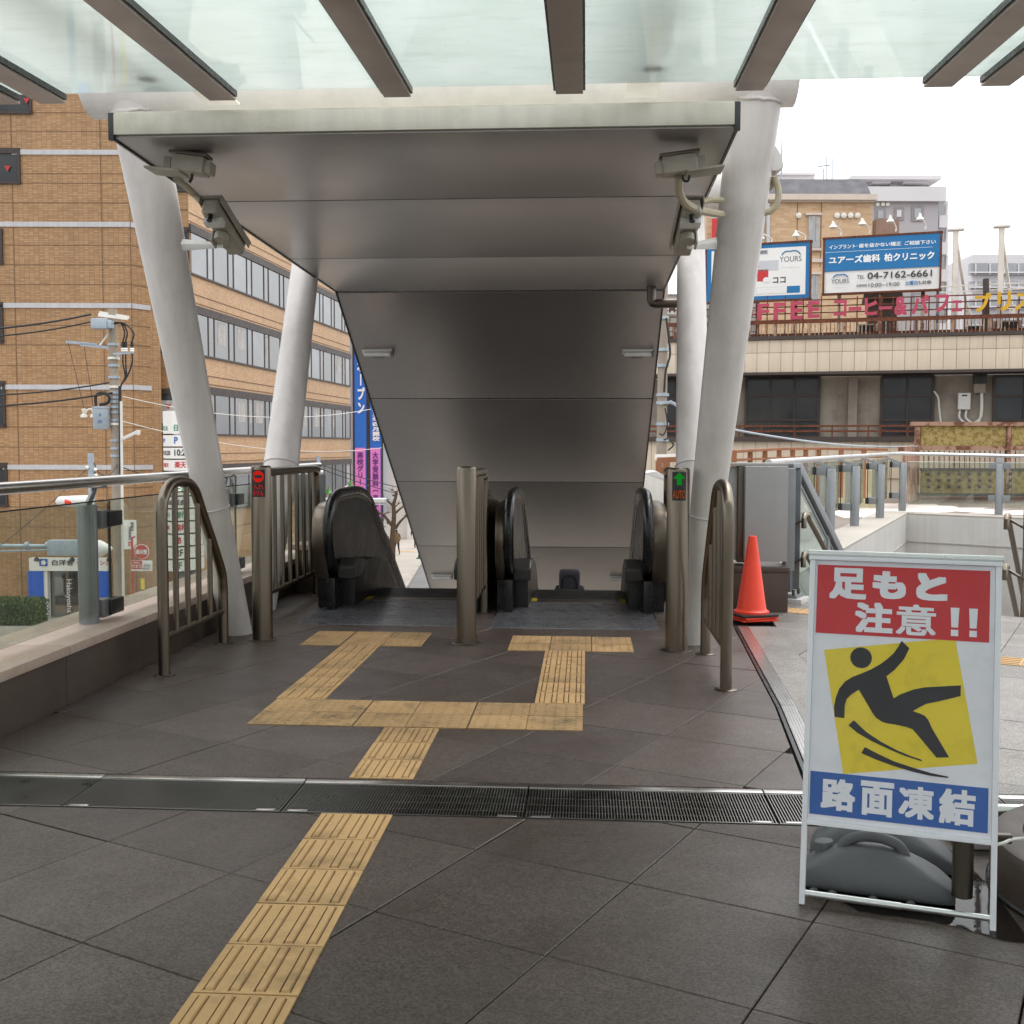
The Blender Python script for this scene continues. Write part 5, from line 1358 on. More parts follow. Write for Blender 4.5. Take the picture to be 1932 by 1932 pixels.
# ---------------------------------------------------------------- utility pole
pm('pole_concrete', S(150, 138, 124), .8, var=.12, vs=2, fine=.08)
pm('galvanised', S(166, 176, 184), .5, .4, var=.1, vs=8)
pm('insulator', S(228, 224, 214), .3, var=.05)
DP = 36.5
up_ = thing('utility_pole', 'concrete utility pole with transformer and wires in front of the brick building', 'utility pole', V(PF(220, 842, DP).x, PF(220, 842, DP).y, STREET))
t0 = PF(212, 583, DP); b0 = PF(228, 1200, DP); b0.z = STREET
MB().cyl(b0 + V(.0, 0, 0), t0, .20, .13, 20).build('pole', 'pole_concrete', up_)
def onp(y): 
    z = PF(220, y, DP).z; k = (z - b0.z) / (t0.z - b0.z); return b0.lerp(t0, k)
for y in (650, 676, 690, 712, 730, 741, 750, 758, 768, 778, 793, 800, 831, 846, 860, 905):
    p = onp(y); MB().cyl(p - V(0, 0, .04), p + V(0, 0, .04), .185, n=16).build('band', 'galvanised' if random.random() < .7 else 'insulator', up_)
def Q(x, y, dd=0): return PF(x, y, DP + dd)
MB().bar(Q(188, 590), Q(243, 599), .09, .10).bar(Q(186, 594, -.3), Q(240, 601, -.3), .09, .10).build('cross_arm', 'insulator', up_)
MB().fbox(Q(190, 611, -.35), RT, FWH, (0, 0, 1), (.52, .42, .34)).fbox(Q(203, 612, -.35), RT, FWH, (0, 0, 1), (.35, .30, .26)).build('switch_box', 'galvanised', up_, bevel=.06)
MB().bar(Q(125, 645), Q(182, 650), .07, .09).bar(Q(152, 650), Q(214, 657), .07, .09).build('side_arm', 'galvanised', up_)
MB().bar(Q(188, 652), Q(208, 625), .05, .05).build('arm_brace', 'insulator', up_)
MB().bar(Q(214, 668, -.2), Q(252, 665, -.2), .06, .06).bar(Q(218, 675, -.2), Q(228, 666, -.2), .05, .05).build('terminal_arm', 'galvanised', up_)
for i, x in enumerate((232, 237, 249)):
    MB().lathe([(.05, 0), (.08, .02), (.06, .06), (.08, .09), (.05, .13)], Q(x, 664, -.2), 10).build('insulator', 'insulator', up_)
    MB().tube(spline([Q(214, 609 + i, -.2), Q(228 + i * 3, 610, -.2), Q(x + 3, 628, -.2), Q(x, 645, -.2), Q(x, 663, -.2)]), .028, 6).tube([Q(x, 645, -.2), Q(x, 657, -.2)], .05, 8).build('cable', 'black_cable', up_)
    MB().tube(spline([Q(x, 665, -.2), Q(x, 685, -.2), Q(236 + i * 2, 710, -.2), Q(229, 726, -.2), Q(226, 740, -.2)]), .028, 6).build('cable', 'black_cable', up_)
MB().lathe([(.0, -.36), (.24, -.36), (.26, -.33), (.26, .30), (.28, .32), (.28, .37), (.0, .40)], Q(191, 789, -.3), 24).build('transformer', 'galvanised', up_)
letters('lettering', '3', 'sign_blue', up_, Q(186, 785, -.58), RT, (0, 0, 1), .07, .09, .01); letters('lettering', '30', 'sign_blue', up_, Q(184.5, 798, -.58), RT, (0, 0, 1), .13, .10, .01)
MB().bar(Q(203, 781, -.1), Q(216, 781, 0), .06, .10).bar(Q(203, 800, -.1), Q(216, 801, 0), .06, .10).build('transformer_bracket', 'galvanised', up_)
for x in (158, 176):
    MB().lathe([(.035, 0), (.09, -.02), (.05, -.10), (.04, -.16), (.10, -.2), (.11, -.28), (.05, -.3)], Q(x, 771, -.3), 12).build('insulator', 'insulator', up_)
MB().tube(spline([Q(161, 779, -.3), Q(168, 772, -.3), Q(184, 772, -.3)]), .03, 6).build('insulator_arm', 'insulator', up_)
MB().tube(spline([Q(181, 766, -.3), Q(181, 748, -.3), Q(190, 741, -.3), Q(200, 743, -.3), Q(206, 750, -.3), Q(203, 760, -.3), Q(188, 764, -.3)]), .05, 6).build('cable', 'black_cable', up_)
MB().cyl(Q(228.5, 757, -.22), Q(233, 1150, -.22), .045, n=8).build('conduit', 'lamp_white', up_)
MB().cyl(Q(226, 728, -.2), Q(227.5, 900, -.2), .05, n=8).build('conduit', 'black_cable', up_)
MB().bar(Q(229, 829, -.25), Q(261, 814, -.5), .07, .10).fbox(Q(261, 816, -.5), RT, FWH, (0, 0, 1), (.10, .1, .16)).build('arm', 'lamp_white', up_, bevel=.01)
G = 'overhead wires'
def sag(a, b, s, n=14): return [a.lerp(b, i / n) - V(0, 0, s * 4 * (i / n) * (1 - i / n)) for i in range(n + 1)]
wire('overhead_wire', 'thick black overhead wire running left from the top of the pole', 'wire', sag(Q(-300, 618, -4), Q(172, 593, -.3), .3), .032, 'black_cable', G)
wire('overhead_wire', 'black overhead wire just below the thick one, ending at the switch box', 'wire', sag(Q(-300, 625, -4), Q(172, 607, -.3), .35), .025, 'black_cable', G)
wire('overhead_wire', 'wire running left from the pole above the third grey band', 'wire', sag(Q(-300, 735, -4), Q(206, 722, -.2), .3), .025, 'black_cable', G)
wire('overhead_wire', 'wire running left from the pole just above the transformer', 'wire', sag(Q(-300, 757, -4), Q(212, 741, -.2), .3), .03, 'black_cable', G)
wire('overhead_wire', 'pale wire crossing in front of the recessed windows towards the right', 'wire', sag(Q(232, 748, -.2), Q(700, 772, 10), .5), .012, 'lamp_white', G)
wire('overhead_wire', 'pale wire below it crossing the lower ribbon windows', 'wire', sag(Q(232, 795, -.2), Q(720, 845, 14), .5), .012, 'lamp_white', G)
wire('overhead_wire', 'thin wire slanting down from the left arm to the insulators', 'wire', sag(Q(127, 640, 0), Q(158, 768, -.3), .0), .010, 'black_cable', G)
wire('overhead_wire', 'thin wire dropping beside the pole to the transformer insulator', 'wire', sag(Q(158, 648, 0), Q(176, 768, -.3), .0), .010, 'black_cable', G)

# ---------------------------------------------------------------- slim lamp pole with signal arm
DL = 30.0
def QL(x, y, dd=0): return PF(x, y, DL + dd)
lpole = thing('signal_pole', 'slim grey pole with lamp and signal arm behind the left railing', 'signal pole', V(QL(172, 842).x, QL(172, 842).y, STREET))
tp = QL(171, 855); bp = QL(177, 1100); bp.z = STREET
MB().cyl(bp, QL(172.5, 905), .10, .085, 14).cyl(QL(172.5, 905), tp, .085, .08, 14).build('pole', 'galvanised', lpole)
MB().fbox(QL(173, 902, -.1), RT, FWH, (0, 0, 1), (.16, .12, .22)).build('junction_box', 'galvanised', lpole, bevel=.02)
for (x, y) in ((164.5, 882), (180, 886), (181, 897)): MB().sphere(QL(x, y, -.1), .05, 6).build('insulator', 'insulator', lpole)
MB().tube(spline([QL(168, 874), QL(176, 872), QL(181, 884), QL(178, 896)]), .015, 6).build('cable', 'black_cable', lpole)
MB().lathe([(.02, 0), (.13, .08), (.16, .5), (.17, .9), (.1, 1.0)], QL(105, 946, -.4), 14, ax=RT).build('lamp_head', 'lamp_white', lpole)
MB().lathe([(.05, 0), (.11, .04), (.11, .22), (.05, .26)], QL(122, 947, -.45), 12, ax=RT).build('amber_lens', 'cone_orange', lpole)
MB().cyl(QL(130, 945, -.3), QL(173, 940), .035, n=8).build('lamp_arm', 'galvanised', lpole)
MB().cyl(QL(-260, 1028), QL(178, 1031), .055, n=12).cyl(QL(-260, 1048), QL(100, 1037), .03, n=8).build('signal_arm', 'galvanised', lpole)
for x in (51, 90, 138): MB().cyl(QL(x - 3, 1029, 0), QL(x + 3, 1029, 0), .10, n=12).build('clamp', 'galvanised', lpole)
MB().fbox(QL(140, 1033, -.15), RT, FWH, (0, 0, 1), (1.35, .35, .42)).build('signal_case', 'galvanised', lpole, bevel=.06)
MB().lathe([(.24, 0), (.22, .12), (.08, .36), (.02, .42)], QL(183, 1035, -.15), 16, ax=RT).build('signal_hood', 'sign_white', lpole)
MB().cyl(QL(180, 1045, -.2), QL(182, 1045, -.25), .06, n=10).build('signal_lens', 'insulator', lpole)
wire('overhead_wire', 'wire from the slim grey pole to the concrete pole', 'wire', sag(QL(181, 886), Q(222, 876), .25), .018, 'black_cable', G)
wire('overhead_wire', 'wire drooping right from the concrete pole past the sign tower', 'wire', sag(Q(226, 880, -.2), Q(640, 968, 16), .4), .018, 'black_cable', G)
wire('overhead_wire', 'thin wire slanting down left from the slim grey pole', 'wire', sag(QL(166, 882), QL(-40, 1060, -4), .1), .010, 'black_cable', G)

# ---------------------------------------------------------------- small street signs
def plate(label, cat, x0, x1, y0, y1, D, mat, rnd=.0, group=None):
    P, Qq = PF(x0, y1, D), PF(x1, y0, D)
    t = thing('street_sign', label, cat, V(P.x, P.y, STREET), 0, group)
    MB().fbox((P + Qq) / 2, RT, FWH, (0, 0, 1), ((Qq - P).dot(RT), .03, Qq.z - P.z)).build('plate', mat, t, bevel=rnd, seg=3)
    return t
t = plate('tall white sign plate with rounded corners and black writing on the pole', 'sign', 234, 257, 981, 1036, DP - .4, 'sign_white', .012)
ftext('相談会', 246, 251, 985, 1002, 'sign_black', t, DP - .44, .02) if False else letters('lettering', '相総合', 'sign_black', t, PF(246.5, 1002, DP - .44), RT, (0, 0, 1), .10, .30, .02, vertical=True)
letters('lettering', '法律事務所', 'sign_black', t, PF(242.5, 1019, DP - .44), RT, (0, 0, 1), .09, .44, .02, vertical=True)
P = PF(242.5, 1026, DP - .44); MB().fbox(P + RT * .06, RT, FWH, (0, 0, 1), (.13, .01, .13)).build('arrow_field', 'sign_red', t, smooth=False)
letters('lettering', '←', 'sign_white', t, P + RT * .02 - FWH * .02 - V(0, 0, .035), RT, (0, 0, 1), .085, .07, .02)
DR = 35.0
hy = thing('hydrant_sign', 'round red fire hydrant sign on a red pole', 'sign', V(PF(262, 842, DR).x, PF(262, 842, DR).y, STREET))
pm('sign_red_faded', S(186, 52, 46), .45, var=.06)
c = PF(267, 1041, DR); b = PF(250, 1100, DR); b.z = STREET
MB().lathe([(.24, 0), (.24, .02)], c, 28, ax=FWH).build('disc', 'sign_white', hy)
MB().lathe([(.222, 0), (.222, .006)], c - FWH * .008, 28, ax=FWH).build('red_field', 'sign_red_faded', hy)
MB().tube([c + RT * (.285 * math.cos(a * PI / 14) + .03) + V(0, 0, .285 * math.sin(a * PI / 14) + .03) for a in range(28)], .012, 6, closed=True).build('ring', 'sign_red_faded', hy)
letters('lettering', '消火栓', 'sign_white', hy, c - RT * .19 - V(0, 0, .08) - FWH * .02, RT, (0, 0, 1), .38, .16, .03)
e = PF(249, 1015, DR)
MB().tube([b, e - V(0, 0, .3), e, e + RT * .1 + V(0, 0, .04)], .035, 10).build('pole', 'sign_red_faded', hy)
t = plate('small hotel direction plate, half red and half white, below the hydrant sign', 'sign', 248, 287, 1057.5, 1077, DR - .1, 'sign_white')
P, Qq = PF(248.3, 1073.5, DR - .13), PF(268, 1058, DR - .13)
MB().fbox((P + Qq) / 2, RT, FWH, (0, 0, 1), ((Qq - P).dot(RT), .01, Qq.z - P.z)).build('red_field', 'sign_red_faded', t, smooth=False)
ftext('ホテル', 252, 264, 1059.5, 1064, 'sign_white', t, DR - .15); ftext('リオス', 249.5, 267.5, 1065, 1072, 'sign_white', t, DR - .15)
ftext('柏駅東口', 271, 285, 1064.5, 1069, 'sign_black', t, DR - .15, .01); ftext('駅前交番ウラ', 270, 286, 1070.5, 1075, 'sign_black', t, DR - .15, .01)
yb = thing('marker_post', 'yellow and black striped marker post below the hydrant sign', 'post', V(PF(269, 1100, 36).x, PF(269, 1100, 36).y, STREET))
p = PF(269, 1092, 36)
for k, (ya, y2, m) in enumerate(((1092, 1112, 'sign_yellow'), (1112, 1116, 'black_plastic'), (1116, 1120, 'sign_yellow'), (1120, 1126, 'black_plastic'), (1126, 1300, 'sign_yellow'))):
    z1_, z0_ = PF(269, ya, 36).z, max(STREET, PF(269, y2, 36).z)
    if z1_ > z0_: MB().cyl((p.x, p.y, z0_), (p.x, p.y, z1_), .06, n=12).build('stripe', m, yb)

# ---------------------------------------------------------------- white sign tower by the corner
DT = 43.0
st_ = thing('sign_tower', 'white stacked tenant sign tower in front of the brick building', 'sign tower', V(PF(330, 842, DT).x, PF(330, 842, DT).y, STREET))
c0, c1, c2 = PF(308, 842, DT + .5), PF(326, 842, DT), PF(372, 842, DT + .9)
rows = [792, 819, 843, 866, 889, 912, 936, 960, 984, 1008, 1032, 1056, 1080]
txt = [('日立', 'sign_green'), ('P', 'sign_blue'), ('10:20', 'sign_black'), ('楽天', 'sign_red'), ('◎栄光', 'sign_green'), ('ナビ', 'sign_green'), ('英会話', 'sign_black'), ('銀行', 'sign_green'), ('歯科', 'sign_red'), ('塾', 'sign_red'), ('2F', 'sign_black'), ('1F', 'sign_green')]
pm('sign_green', S(22, 132, 92), .4, var=.03)
for i in range(len(rows) - 1):
    z1_, z0_ = PF(326, rows[i] + (-18 if i == 0 else 1), DT).z, PF(326, rows[i + 1] - .2, DT).z
    pts = [V(c0.x, c0.y, z0_), V(c1.x, c1.y, z0_), V(c2.x, c2.y, z0_), V(c2.x, c2.y, z0_) + FWH * .8, V(c0.x, c0.y, z0_) + FWH * .8]
    m = MB().prism(pts, (0, 0, z1_ - z0_ - .02)).build('sign_panel', 'sign_white', st_, smooth=False)
    s, mm = txt[i]
    d1 = (V(c1.x, c1.y, 0) - V(c0.x, c0.y, 0)); l1 = d1.length; d1 /= l1; d2 = (V(c2.x, c2.y, 0) - V(c1.x, c1.y, 0)); l2 = d2.length; d2 /= l2
    n1, n2 = V(d1.y, -d1.x, 0), V(d2.y, -d2.x, 0)
    letters('lettering', s, mm, m, V(c0.x, c0.y, z0_ + .14) + d1 * .04 + n1 * .012, d1, (0, 0, 1), l1 * .8, .18, .02, keep=True)
    letters('lettering', s, mm, m, V(c1.x, c1.y, z0_ + .12) + d2 * .06 + n2 * .012, d2, (0, 0, 1), l2 * .6, .26, .02, keep=True)
    MB().prism([V(c0.x, c0.y, z0_ - .02) + n1 * .01, V(c1.x, c1.y, z0_ - .02) + n1 * .01 + n2 * .01, V(c2.x, c2.y, z0_ - .02) + n2 * .01, V(c2.x, c2.y, z0_ - .02) + FWH * .3, V(c0.x, c0.y, z0_ - .02) + FWH * .3], (0, 0, .03)).build('panel_gap', 'dark_gap', st_, smooth=False)
zz = PF(326, 1080, DT).z
MB().prism([V(c0.x, c0.y, STREET) + RT * .2 + FWH * .3, V(c2.x, c2.y, STREET) - RT * .2 + FWH * .0, V(c2.x, c2.y, STREET) - RT * .2 + FWH * .4, V(c0.x, c0.y, STREET) + RT * .2 + FWH * .7], (0, 0, zz - STREET - .03)).build('support', 'post_grey', st_, smooth=False)

# ================================================================== right side: coffee house with roof signs
dR = V(0.98, -0.2, 0).normalized(); nR = V(0.2, 0.98, 0).normalized()      # along the front, away from us
FR = V(10.0, 35.0, 0)
def PRo(off=0.0): return planef(FR + nR * off, dR)
PR = PRo()
pm('tile_beige', S(206, 190, 168), .4, var=.05, vs=.8, rand=.03, streak=.05)
pm('plaster_dirty', S(150, 140, 127), .85, var=.14, vs=.9, fine=.06, streak=.07, dirt=(S(84, 74, 66), .6, .8))
pm('tile_joint', S(150, 136, 118), .8, var=.1)
pm('trim_dark', S(66, 54, 48), .6, var=.1)
mat_rust('rust_rail', S(112, 62, 44), amt=1.2); mat_rust('rust_pale', S(178, 158, 138), amt=.55, scale=1.2); mat_rust('rust_orange', S(160, 126, 106), (S(122, 72, 48), S(86, 56, 42)), amt=.5, scale=2.0)
cf = thing('coffee_house', 'low beige tiled building with dark balcony windows and a rusty roof railing', 'building', V(10, 35, STREET))
uL, uR = -9.5, 6.5                                           # extent along dR from FR
def zr(y): return PR(1700, y).z
zt, zm, zb, zf_, zw0 = zr(634), zr(661), zr(699), zr(824), zr(708)
def fb(u0, u1, z0, z1, off, th): return MB().fbox(FR + dR * ((u0 + u1) / 2) + nR * off + V(0, 0, (z0 + z1) / 2), dR, nR, (0, 0, 1), (u1 - u0, th, z1 - z0))
fb(uL, uR, zb + .01, zt - .03, .25, .4).build('parapet_core', 'tile_joint', cf, smooth=False)
fb(uL, uR, zt - .03, zt + .08, .2, .55).build('parapet_cap', 'trim_dark', cf, smooth=False)
fb(uL, uR, zb - .08, zb + .005, .6, 1.3).build('soffit', 'trim_dark', cf, smooth=False)
fb(uL, uR, STREET, zb - .081, 1.6, .6).build('back_wall', 'plaster_dirty', cf, smooth=False)
fb(uL, uR, zf_ - .14, zf_, .55, 1.45).build('balcony_slab', 'trim_dark', cf, smooth=False)
fb(uL, uR, STREET, zf_ - .141, .3, .5).build('lower_wall', 'tile_beige', cf, smooth=False)
tw = .372; n = int((uR - uL) / tw)
tm_ = {}
for i in range(n):
    for (z0, z1, nm) in ((zm, zt - .035, 'a'), (zb, zm, 'b'), (zf_ - 1.3, zf_ - .145, 'c')):
        u = uL + tw * (i + .5)
        if nm not in tm_:
            o = MB().box((-tw / 2 + .005, -.03, -(z1 - z0) / 2 + .005), (tw / 2 - .005, .03, (z1 - z0) / 2 - .005)).build('wall_tile', 'tile_beige', None, bevel=.006); tm_[nm] = o; o.parent = cf
        else: o = tm_[nm].copy(); COL.objects.link(o)
        o.location = FR + dR * u + nR * (.035 if nm != 'c' else .03) + V(0, 0, (z0 + z1) / 2) - MW[cf].translation
        o.rotation_euler = (0, 0, math.atan2(dR.y, dR.x))
PW = PRo(1.3)
def uof(x, y, P=PW): return (P(x, y) - FR).dot(dR)
def rwin(x0, x1, cols, trans=.33, y0=709, y1=823):
    u0, u1 = uof(x0, 760), uof(x1, 760); z1, z0 = PW((x0 + x1) / 2, y0).z, zf_ + .02
    f = MB()
    for u in (u0, u1): f.add(*[[], []]); f.fbox(FR + dR * u + nR * 1.26 + V(0, 0, (z0 + z1) / 2), dR, nR, (0, 0, 1), (.09, .12, z1 - z0))
    for z in (z0, z1, z1 - (z1 - z0) * trans, z0 + (z1 - z0) * .27): f.fbox(FR + dR * ((u0 + u1) / 2) + nR * 1.265 + V(0, 0, z), dR, nR, (0, 0, 1), (u1 - u0, .11, .07))
    fo = f.build('window', 'frame_brown', cf, smooth=False)
    ws = (u1 - u0) / cols
    for k in range(cols):
        uu = u0 + ws * (k + .5)
        for a, b in ((z0, z0 + (z1 - z0) * .27), (z0 + (z1 - z0) * .27, z1 - (z1 - z0) * trans), (z1 - (z1 - z0) * trans, z1)):
            MB().fbox(FR + dR * uu + nR * 1.285 + V(0, 0, (a + b) / 2), dR, nR, (0, 0, 1), (ws - .05, .03, b - a - .06)).build('pane', 'window_dull', fo, smooth=False)
        if k: MB().fbox(FR + dR * (u0 + ws * k) + nR * 1.262 + V(0, 0, (z0 + z1) / 2), dR, nR, (0, 0, 1), (.06, .105, z1 - z0)).build('mullion', 'frame_brown', fo, smooth=False)
rwin(1250, 1300, 2); rwin(1408, 1545, 3); rwin(1663, 1760, 2); rwin(1875, 1990, 2)
fb(uof(1600, 760), uof(1617, 760), zf_, zb - .09, 1.22, .16).build('pilaster', 'plaster_dirty', cf, smooth=False)
# balcony rail
for y in (803.5, 813.5): 
    z = zr(y); fb(uL, uof(1727, 760, PR), z - .03, z + .03, -.1, .05).build('balcony_rail', 'rust_rail', cf, smooth=False)
for x in (1340, 1395, 1437, 1500, 1570, 1638, 1660, 1712):
    u = uof(x, 810, PR); fb(u - .025, u + .025, zf_, zr(803), -.1, .05).build('rail_post', 'rust_rail', cf, smooth=False)
ht = thing('water_heater', 'white gas water heater with pipes on the balcony wall', 'water heater', PW(1818, 775))
u0, u1 = uof(1806, 760), uof(1829, 760); z1, z0 = PW(1818, 742).z, PW(1818, 773).z
fb(u0, u1, z0, z1, 1.16, .24).build('case', 'lamp_white', ht, bevel=.015)
fb(u0 + .1, u1 - .1, z1 - .1, z1 - .06, 1.035, .01).build('vent', 'dark_gap', ht, smooth=False)
for k, (xa, yb_) in enumerate(((1810, 800), (1822, 795))):
    a = PW(xa, 774) - nR * .15
    MB().tube(spline([a, a - V(0, 0, .25), a + dR * .25 - V(0, 0, .42), a + dR * (.62 - k * .2) - V(0, 0, .2), a + dR * (.62 - k * .2) + V(0, 0, .9)]), .035, 8).build('pipe', 'lamp_white', ht)
hd_ = thing('exhaust_hood', 'black exhaust hood above the water heater pipes', 'hood', PW(1845, 715))
u0, u1 = uof(1834, 760), uof(1858, 760)
fb(u0, u1, PW(1845, 724).z, PW(1845, 702).z, 1.14, .3).build('hood', 'black_plastic', hd_, bevel=.01); fb(u0 + .02, u1 - .02, PW(1845, 742).z, PW(1845, 724.5).z, 1.18, .2).build('duct', 'plaster_dirty', hd_, bevel=.01)
wire('drain_pipe', 'thin bent pipe beside the second balcony window', 'pipe', spline([PRo(1.15)(1762, 738), PRo(1.15)(1770, 750), PRo(1.15)(1772, 770), PRo(1.15)(1775, 797)]), .03, 'lamp_white')
# roof railing
ra = thing('roof_railing', 'rusty iron railing along the roof edge under the coffee lettering', 'railing', FR + V(0, 0, zt))
zrt = PR(1700, 601).z; zrm = PR(1700, 622).z
fb(uL, uR, zrt - .05, zrt + .05, .15, .06).build('top_rail', 'rust_rail', ra, smooth=False)
fb(uL, uR, zrm - .1, zrm + .02, .55, .04).build('rear_rail', 'rust_rail', ra, smooth=False)
bar_ = None
k = 0; u = uL
while u < uR:
    if bar_ is None: bar_ = MB().box((-.011, -.011, 0), (.011, .011, zrt - zt - .06)).build('bar', 'rust_pale', None, smooth=False); bar_.parent = ra; o = bar_
    else: o = bar_.copy(); COL.objects.link(o)
    o.location = FR + dR * u + nR * .15 + V(0, 0, zt + .05) - MW[ra].translation
    if k % 9 == 0: fb(u + .03, u + .10, zt + .05, zrt + .02, .16, .07).build('post', 'rust_orange', ra, smooth=False)
    u += .118; k += 1
# letters of the roof sign, each on a light frame
pm('neon_red', S(176, 60, 84), .5, var=.12, vs=6); pm('neon_yellow', S(204, 158, 22), .5, var=.12, vs=6)
PL = PRo(.35)
lt = thing('roof_lettering', 'faded pink and yellow coffee and parfait lettering on the roof', 'sign', PL(1700, 600))
def rl_(s, x0, x1, y0, y1, m, bold=.035):
    P = PL(x0, y1); u = (PL(x1, y1) - P).dot(dR); h = PL(x0, y0).z - P.z
    letters('letter', s, m, lt, P, dR, (0, 0, 1), u, h, bold, depth=.10)
for s, x0, x1, y0, y1 in (('C', 1366, 1388, 576, 606), ('O', 1396, 1420, 575, 605), ('F', 1428.6, 1451, 573, 604), ('F', 1459, 1482, 571, 604), ('E', 1491, 1514, 569, 603), ('E', 1524, 1546.6, 568, 600),
                          ('コ', 1573, 1597, 566, 598), ('ー', 1601, 1625, 579, 587), ('ヒ', 1631, 1655, 563, 595), ('ー', 1658, 1683, 578, 584), ('&', 1687, 1711, 560, 595), ('パ', 1720, 1752, 557, 593), ('フ', 1763, 1790, 556, 589), ('ェ', 1795, 1815, 567, 588)): rl_(s, x0, x1, y0, y1, 'neon_red')
for s, x0, x1, y0, y1 in (('プ', 1838, 1869, 553, 589), ('リ', 1881, 1907, 550, 587), ('ズ', 1915, 1945, 547, 586)): rl_(s, x0, x1, y0, y1, 'neon_yellow')
for y in (560, 572, 585, 598):
    z = PL(1700, y).z; o = fb(uL, uR, z - .018, z + .018, .45, .03).build('frame_bar', 'rust_rail', lt, smooth=False)
for x in range(1345, 1960, 34):
    u = uof(x, 600, PL); fb(u - .018, u + .018, zt, PL(x, 558).z, .47, .03).build('frame_post', 'rust_rail', lt, smooth=False)

# ---------------------------------------------------------------- two billboards
dB = V(math.cos(rad(-15.5)), math.sin(rad(-15.5)), 0); nB = V(-dB.y, dB.x, 0)
BO = V(11.4, 36.2, 0)
PBB = planef(BO, dB)
def billboard(name, label, x0, x1, yt, yb):
    P, Qq = PBB(x0, yb), PBB(x1, yt); w = (Qq - P).dot(dB); z0, z1 = PBB(x0, yb).z, PBB(x0, yt).z
    t = thing(name, label, 'billboard', V(P.x, P.y, zt) + dB * w / 2, 0, 'billboards on the roof')
    c = P + dB * w / 2; c.z = (z0 + z1) / 2; h = z1 - z0
    MB().fbox(c + nB * .08, dB, nB, (0, 0, 1), (w, .12, h)).build('panel', 'sign_white', t, smooth=False)
    f = MB()
    for u, v, a, b in ((0, h / 2, w + .1, .06), (0, -h / 2, w + .1, .06), (-w / 2, 0, .06, h), (w / 2, 0, .06, h)): f.fbox(c + dB * u + V(0, 0, v) + nB * .06, dB, nB, (0, 0, 1), (a, .2, b))
    f.build('frame', 'rust_rail', t, smooth=False)
    for u in (-w * .36, 0, w * .36):
        MB().fbox(c + dB * u + nB * .25 + V(0, 0, -h / 2 + (zt - z0) / 2 + .1), dB, nB, (0, 0, 1), (.12, .12, z0 - zt + .9)).build('support', 'rust_pale', t, smooth=False)
    return t, P, w, h
def lampg(t, hx, hy, bx_, by):
    hP, bP = PRo(.55)(hx, hy), PBB(bx_, by)
    hP = PBB(hx, hy) - nB * .35
    MB().tube(spline([bP, bP + V(0, 0, .15), hP + nB * .1 + V(0, 0, .12), hP + V(0, 0, .08)]), .022, 6).build('lamp_arm', 'lamp_white', t)
    MB().lathe([(.04, .11), (.05, .04), (.055, .015), (.11, -.03), (.12, -.08), (.08, -.11)], hP, 14).build('lamp_head', 'insulator', t)
def bt(t, s, x0, x1, y0, y1, m, bold=.02):
    P = PBB(x0, y1) - nB * .025; Q2 = PBB(x1, y1)
    return letters('lettering', s, m, t, P, dB, (0, 0, 1), (Q2 - P).dot(dB), PBB(x0, y0).z - P.z, bold)
def bp_(t, pts, m, k=0, nm='print_field'):
    return MB().prism([PBB(x, y) - nB * (.015 + .003 * k) for x, y in pts], -nB * .002).build(nm, m, t, smooth=False)
pm('board_blue', S(0, 108, 166), .4, var=.04); pm('text_grey', S(92, 92, 98), .5, var=.03); pm('board_text', S(238, 238, 238), .5, var=.02); pm('board_black', S(46, 44, 48), .5, var=.03); pm('pale_grey', S(196, 196, 200), .5, var=.03); pm('magenta', S(212, 28, 104), .4, var=.03)
b1_, P, w, h = billboard('billboard', 'blue and white dental clinic billboard with phone number on the roof', 1553, 1776, 450.5, 555.5)
zs = .61
Bt = lambda u, v: P + dB * (u * w) + V(0, 0, v * h)
MB().prism([Bt(.008, .405) - nB * .015, Bt(.992, .405) - nB * .015, Bt(.992, .985) - nB * .015, Bt(.008, .985) - nB * .015], -nB * .002).build('blue_field', 'board_blue', b1_, smooth=False)
def bu(t, s, u0, u1, v0, v1, m, bold=.02, PP=None):
    P_, w_, h_ = PP or (P, w, h)
    return letters('lettering', s, m, t, P_ + dB * (u0 * w_) + V(0, 0, v0 * h_) - nB * .025, dB, (0, 0, 1), (u1 - u0) * w_, (v1 - v0) * h_, bold)
bu(b1_, 'インプラント', .045, .275, .80, .875, 'board_text'); bu(b1_, '・', .283, .292, .832, .842, 'board_text'); bu(b1_, '歯を抜かない矯正', .305, .665, .80, .875, 'board_text'); bu(b1_, 'ご相談下さい', .695, .955, .80, .875, 'board_text')
MB().prism([Bt(.01, .745) - nB * .018, Bt(.93, .745) - nB * .018, Bt(.93, .75) - nB * .018, Bt(.01, .75) - nB * .018], -nB * .002).build('divider', 'board_text', b1_, smooth=False)
bu(b1_, 'ユアーズ歯科', .045, .49, .535, .675, 'board_text', .03); bu(b1_, '柏クリニック', .525, .945, .535, .675, 'board_text', .03)
bu(b1_, 'YOURS', .07, .225, .185, .265, 'text_grey', 0); bu(b1_, "C'e concept for you", .08, .20, .10, .125, 'pale_grey', 0)
bu(b1_, 'TEL', .295, .36, .25, .315, 'board_black', 0); bu(b1_, '04-7162-6661', .385, .93, .235, .355, 'board_black', .012)
MB().prism([Bt(.29, .205) - nB * .018, Bt(.92, .205) - nB * .018, Bt(.92, .208) - nB * .018, Bt(.29, .208) - nB * .018], -nB * .002).build('divider', 'pale_grey', b1_, smooth=False)
bu(b1_, '診療時間', .29, .38, .105, .155, 'text_grey', .01); bu(b1_, '10:00~19:00', .395, .66, .095, .165, 'text_grey', .008)
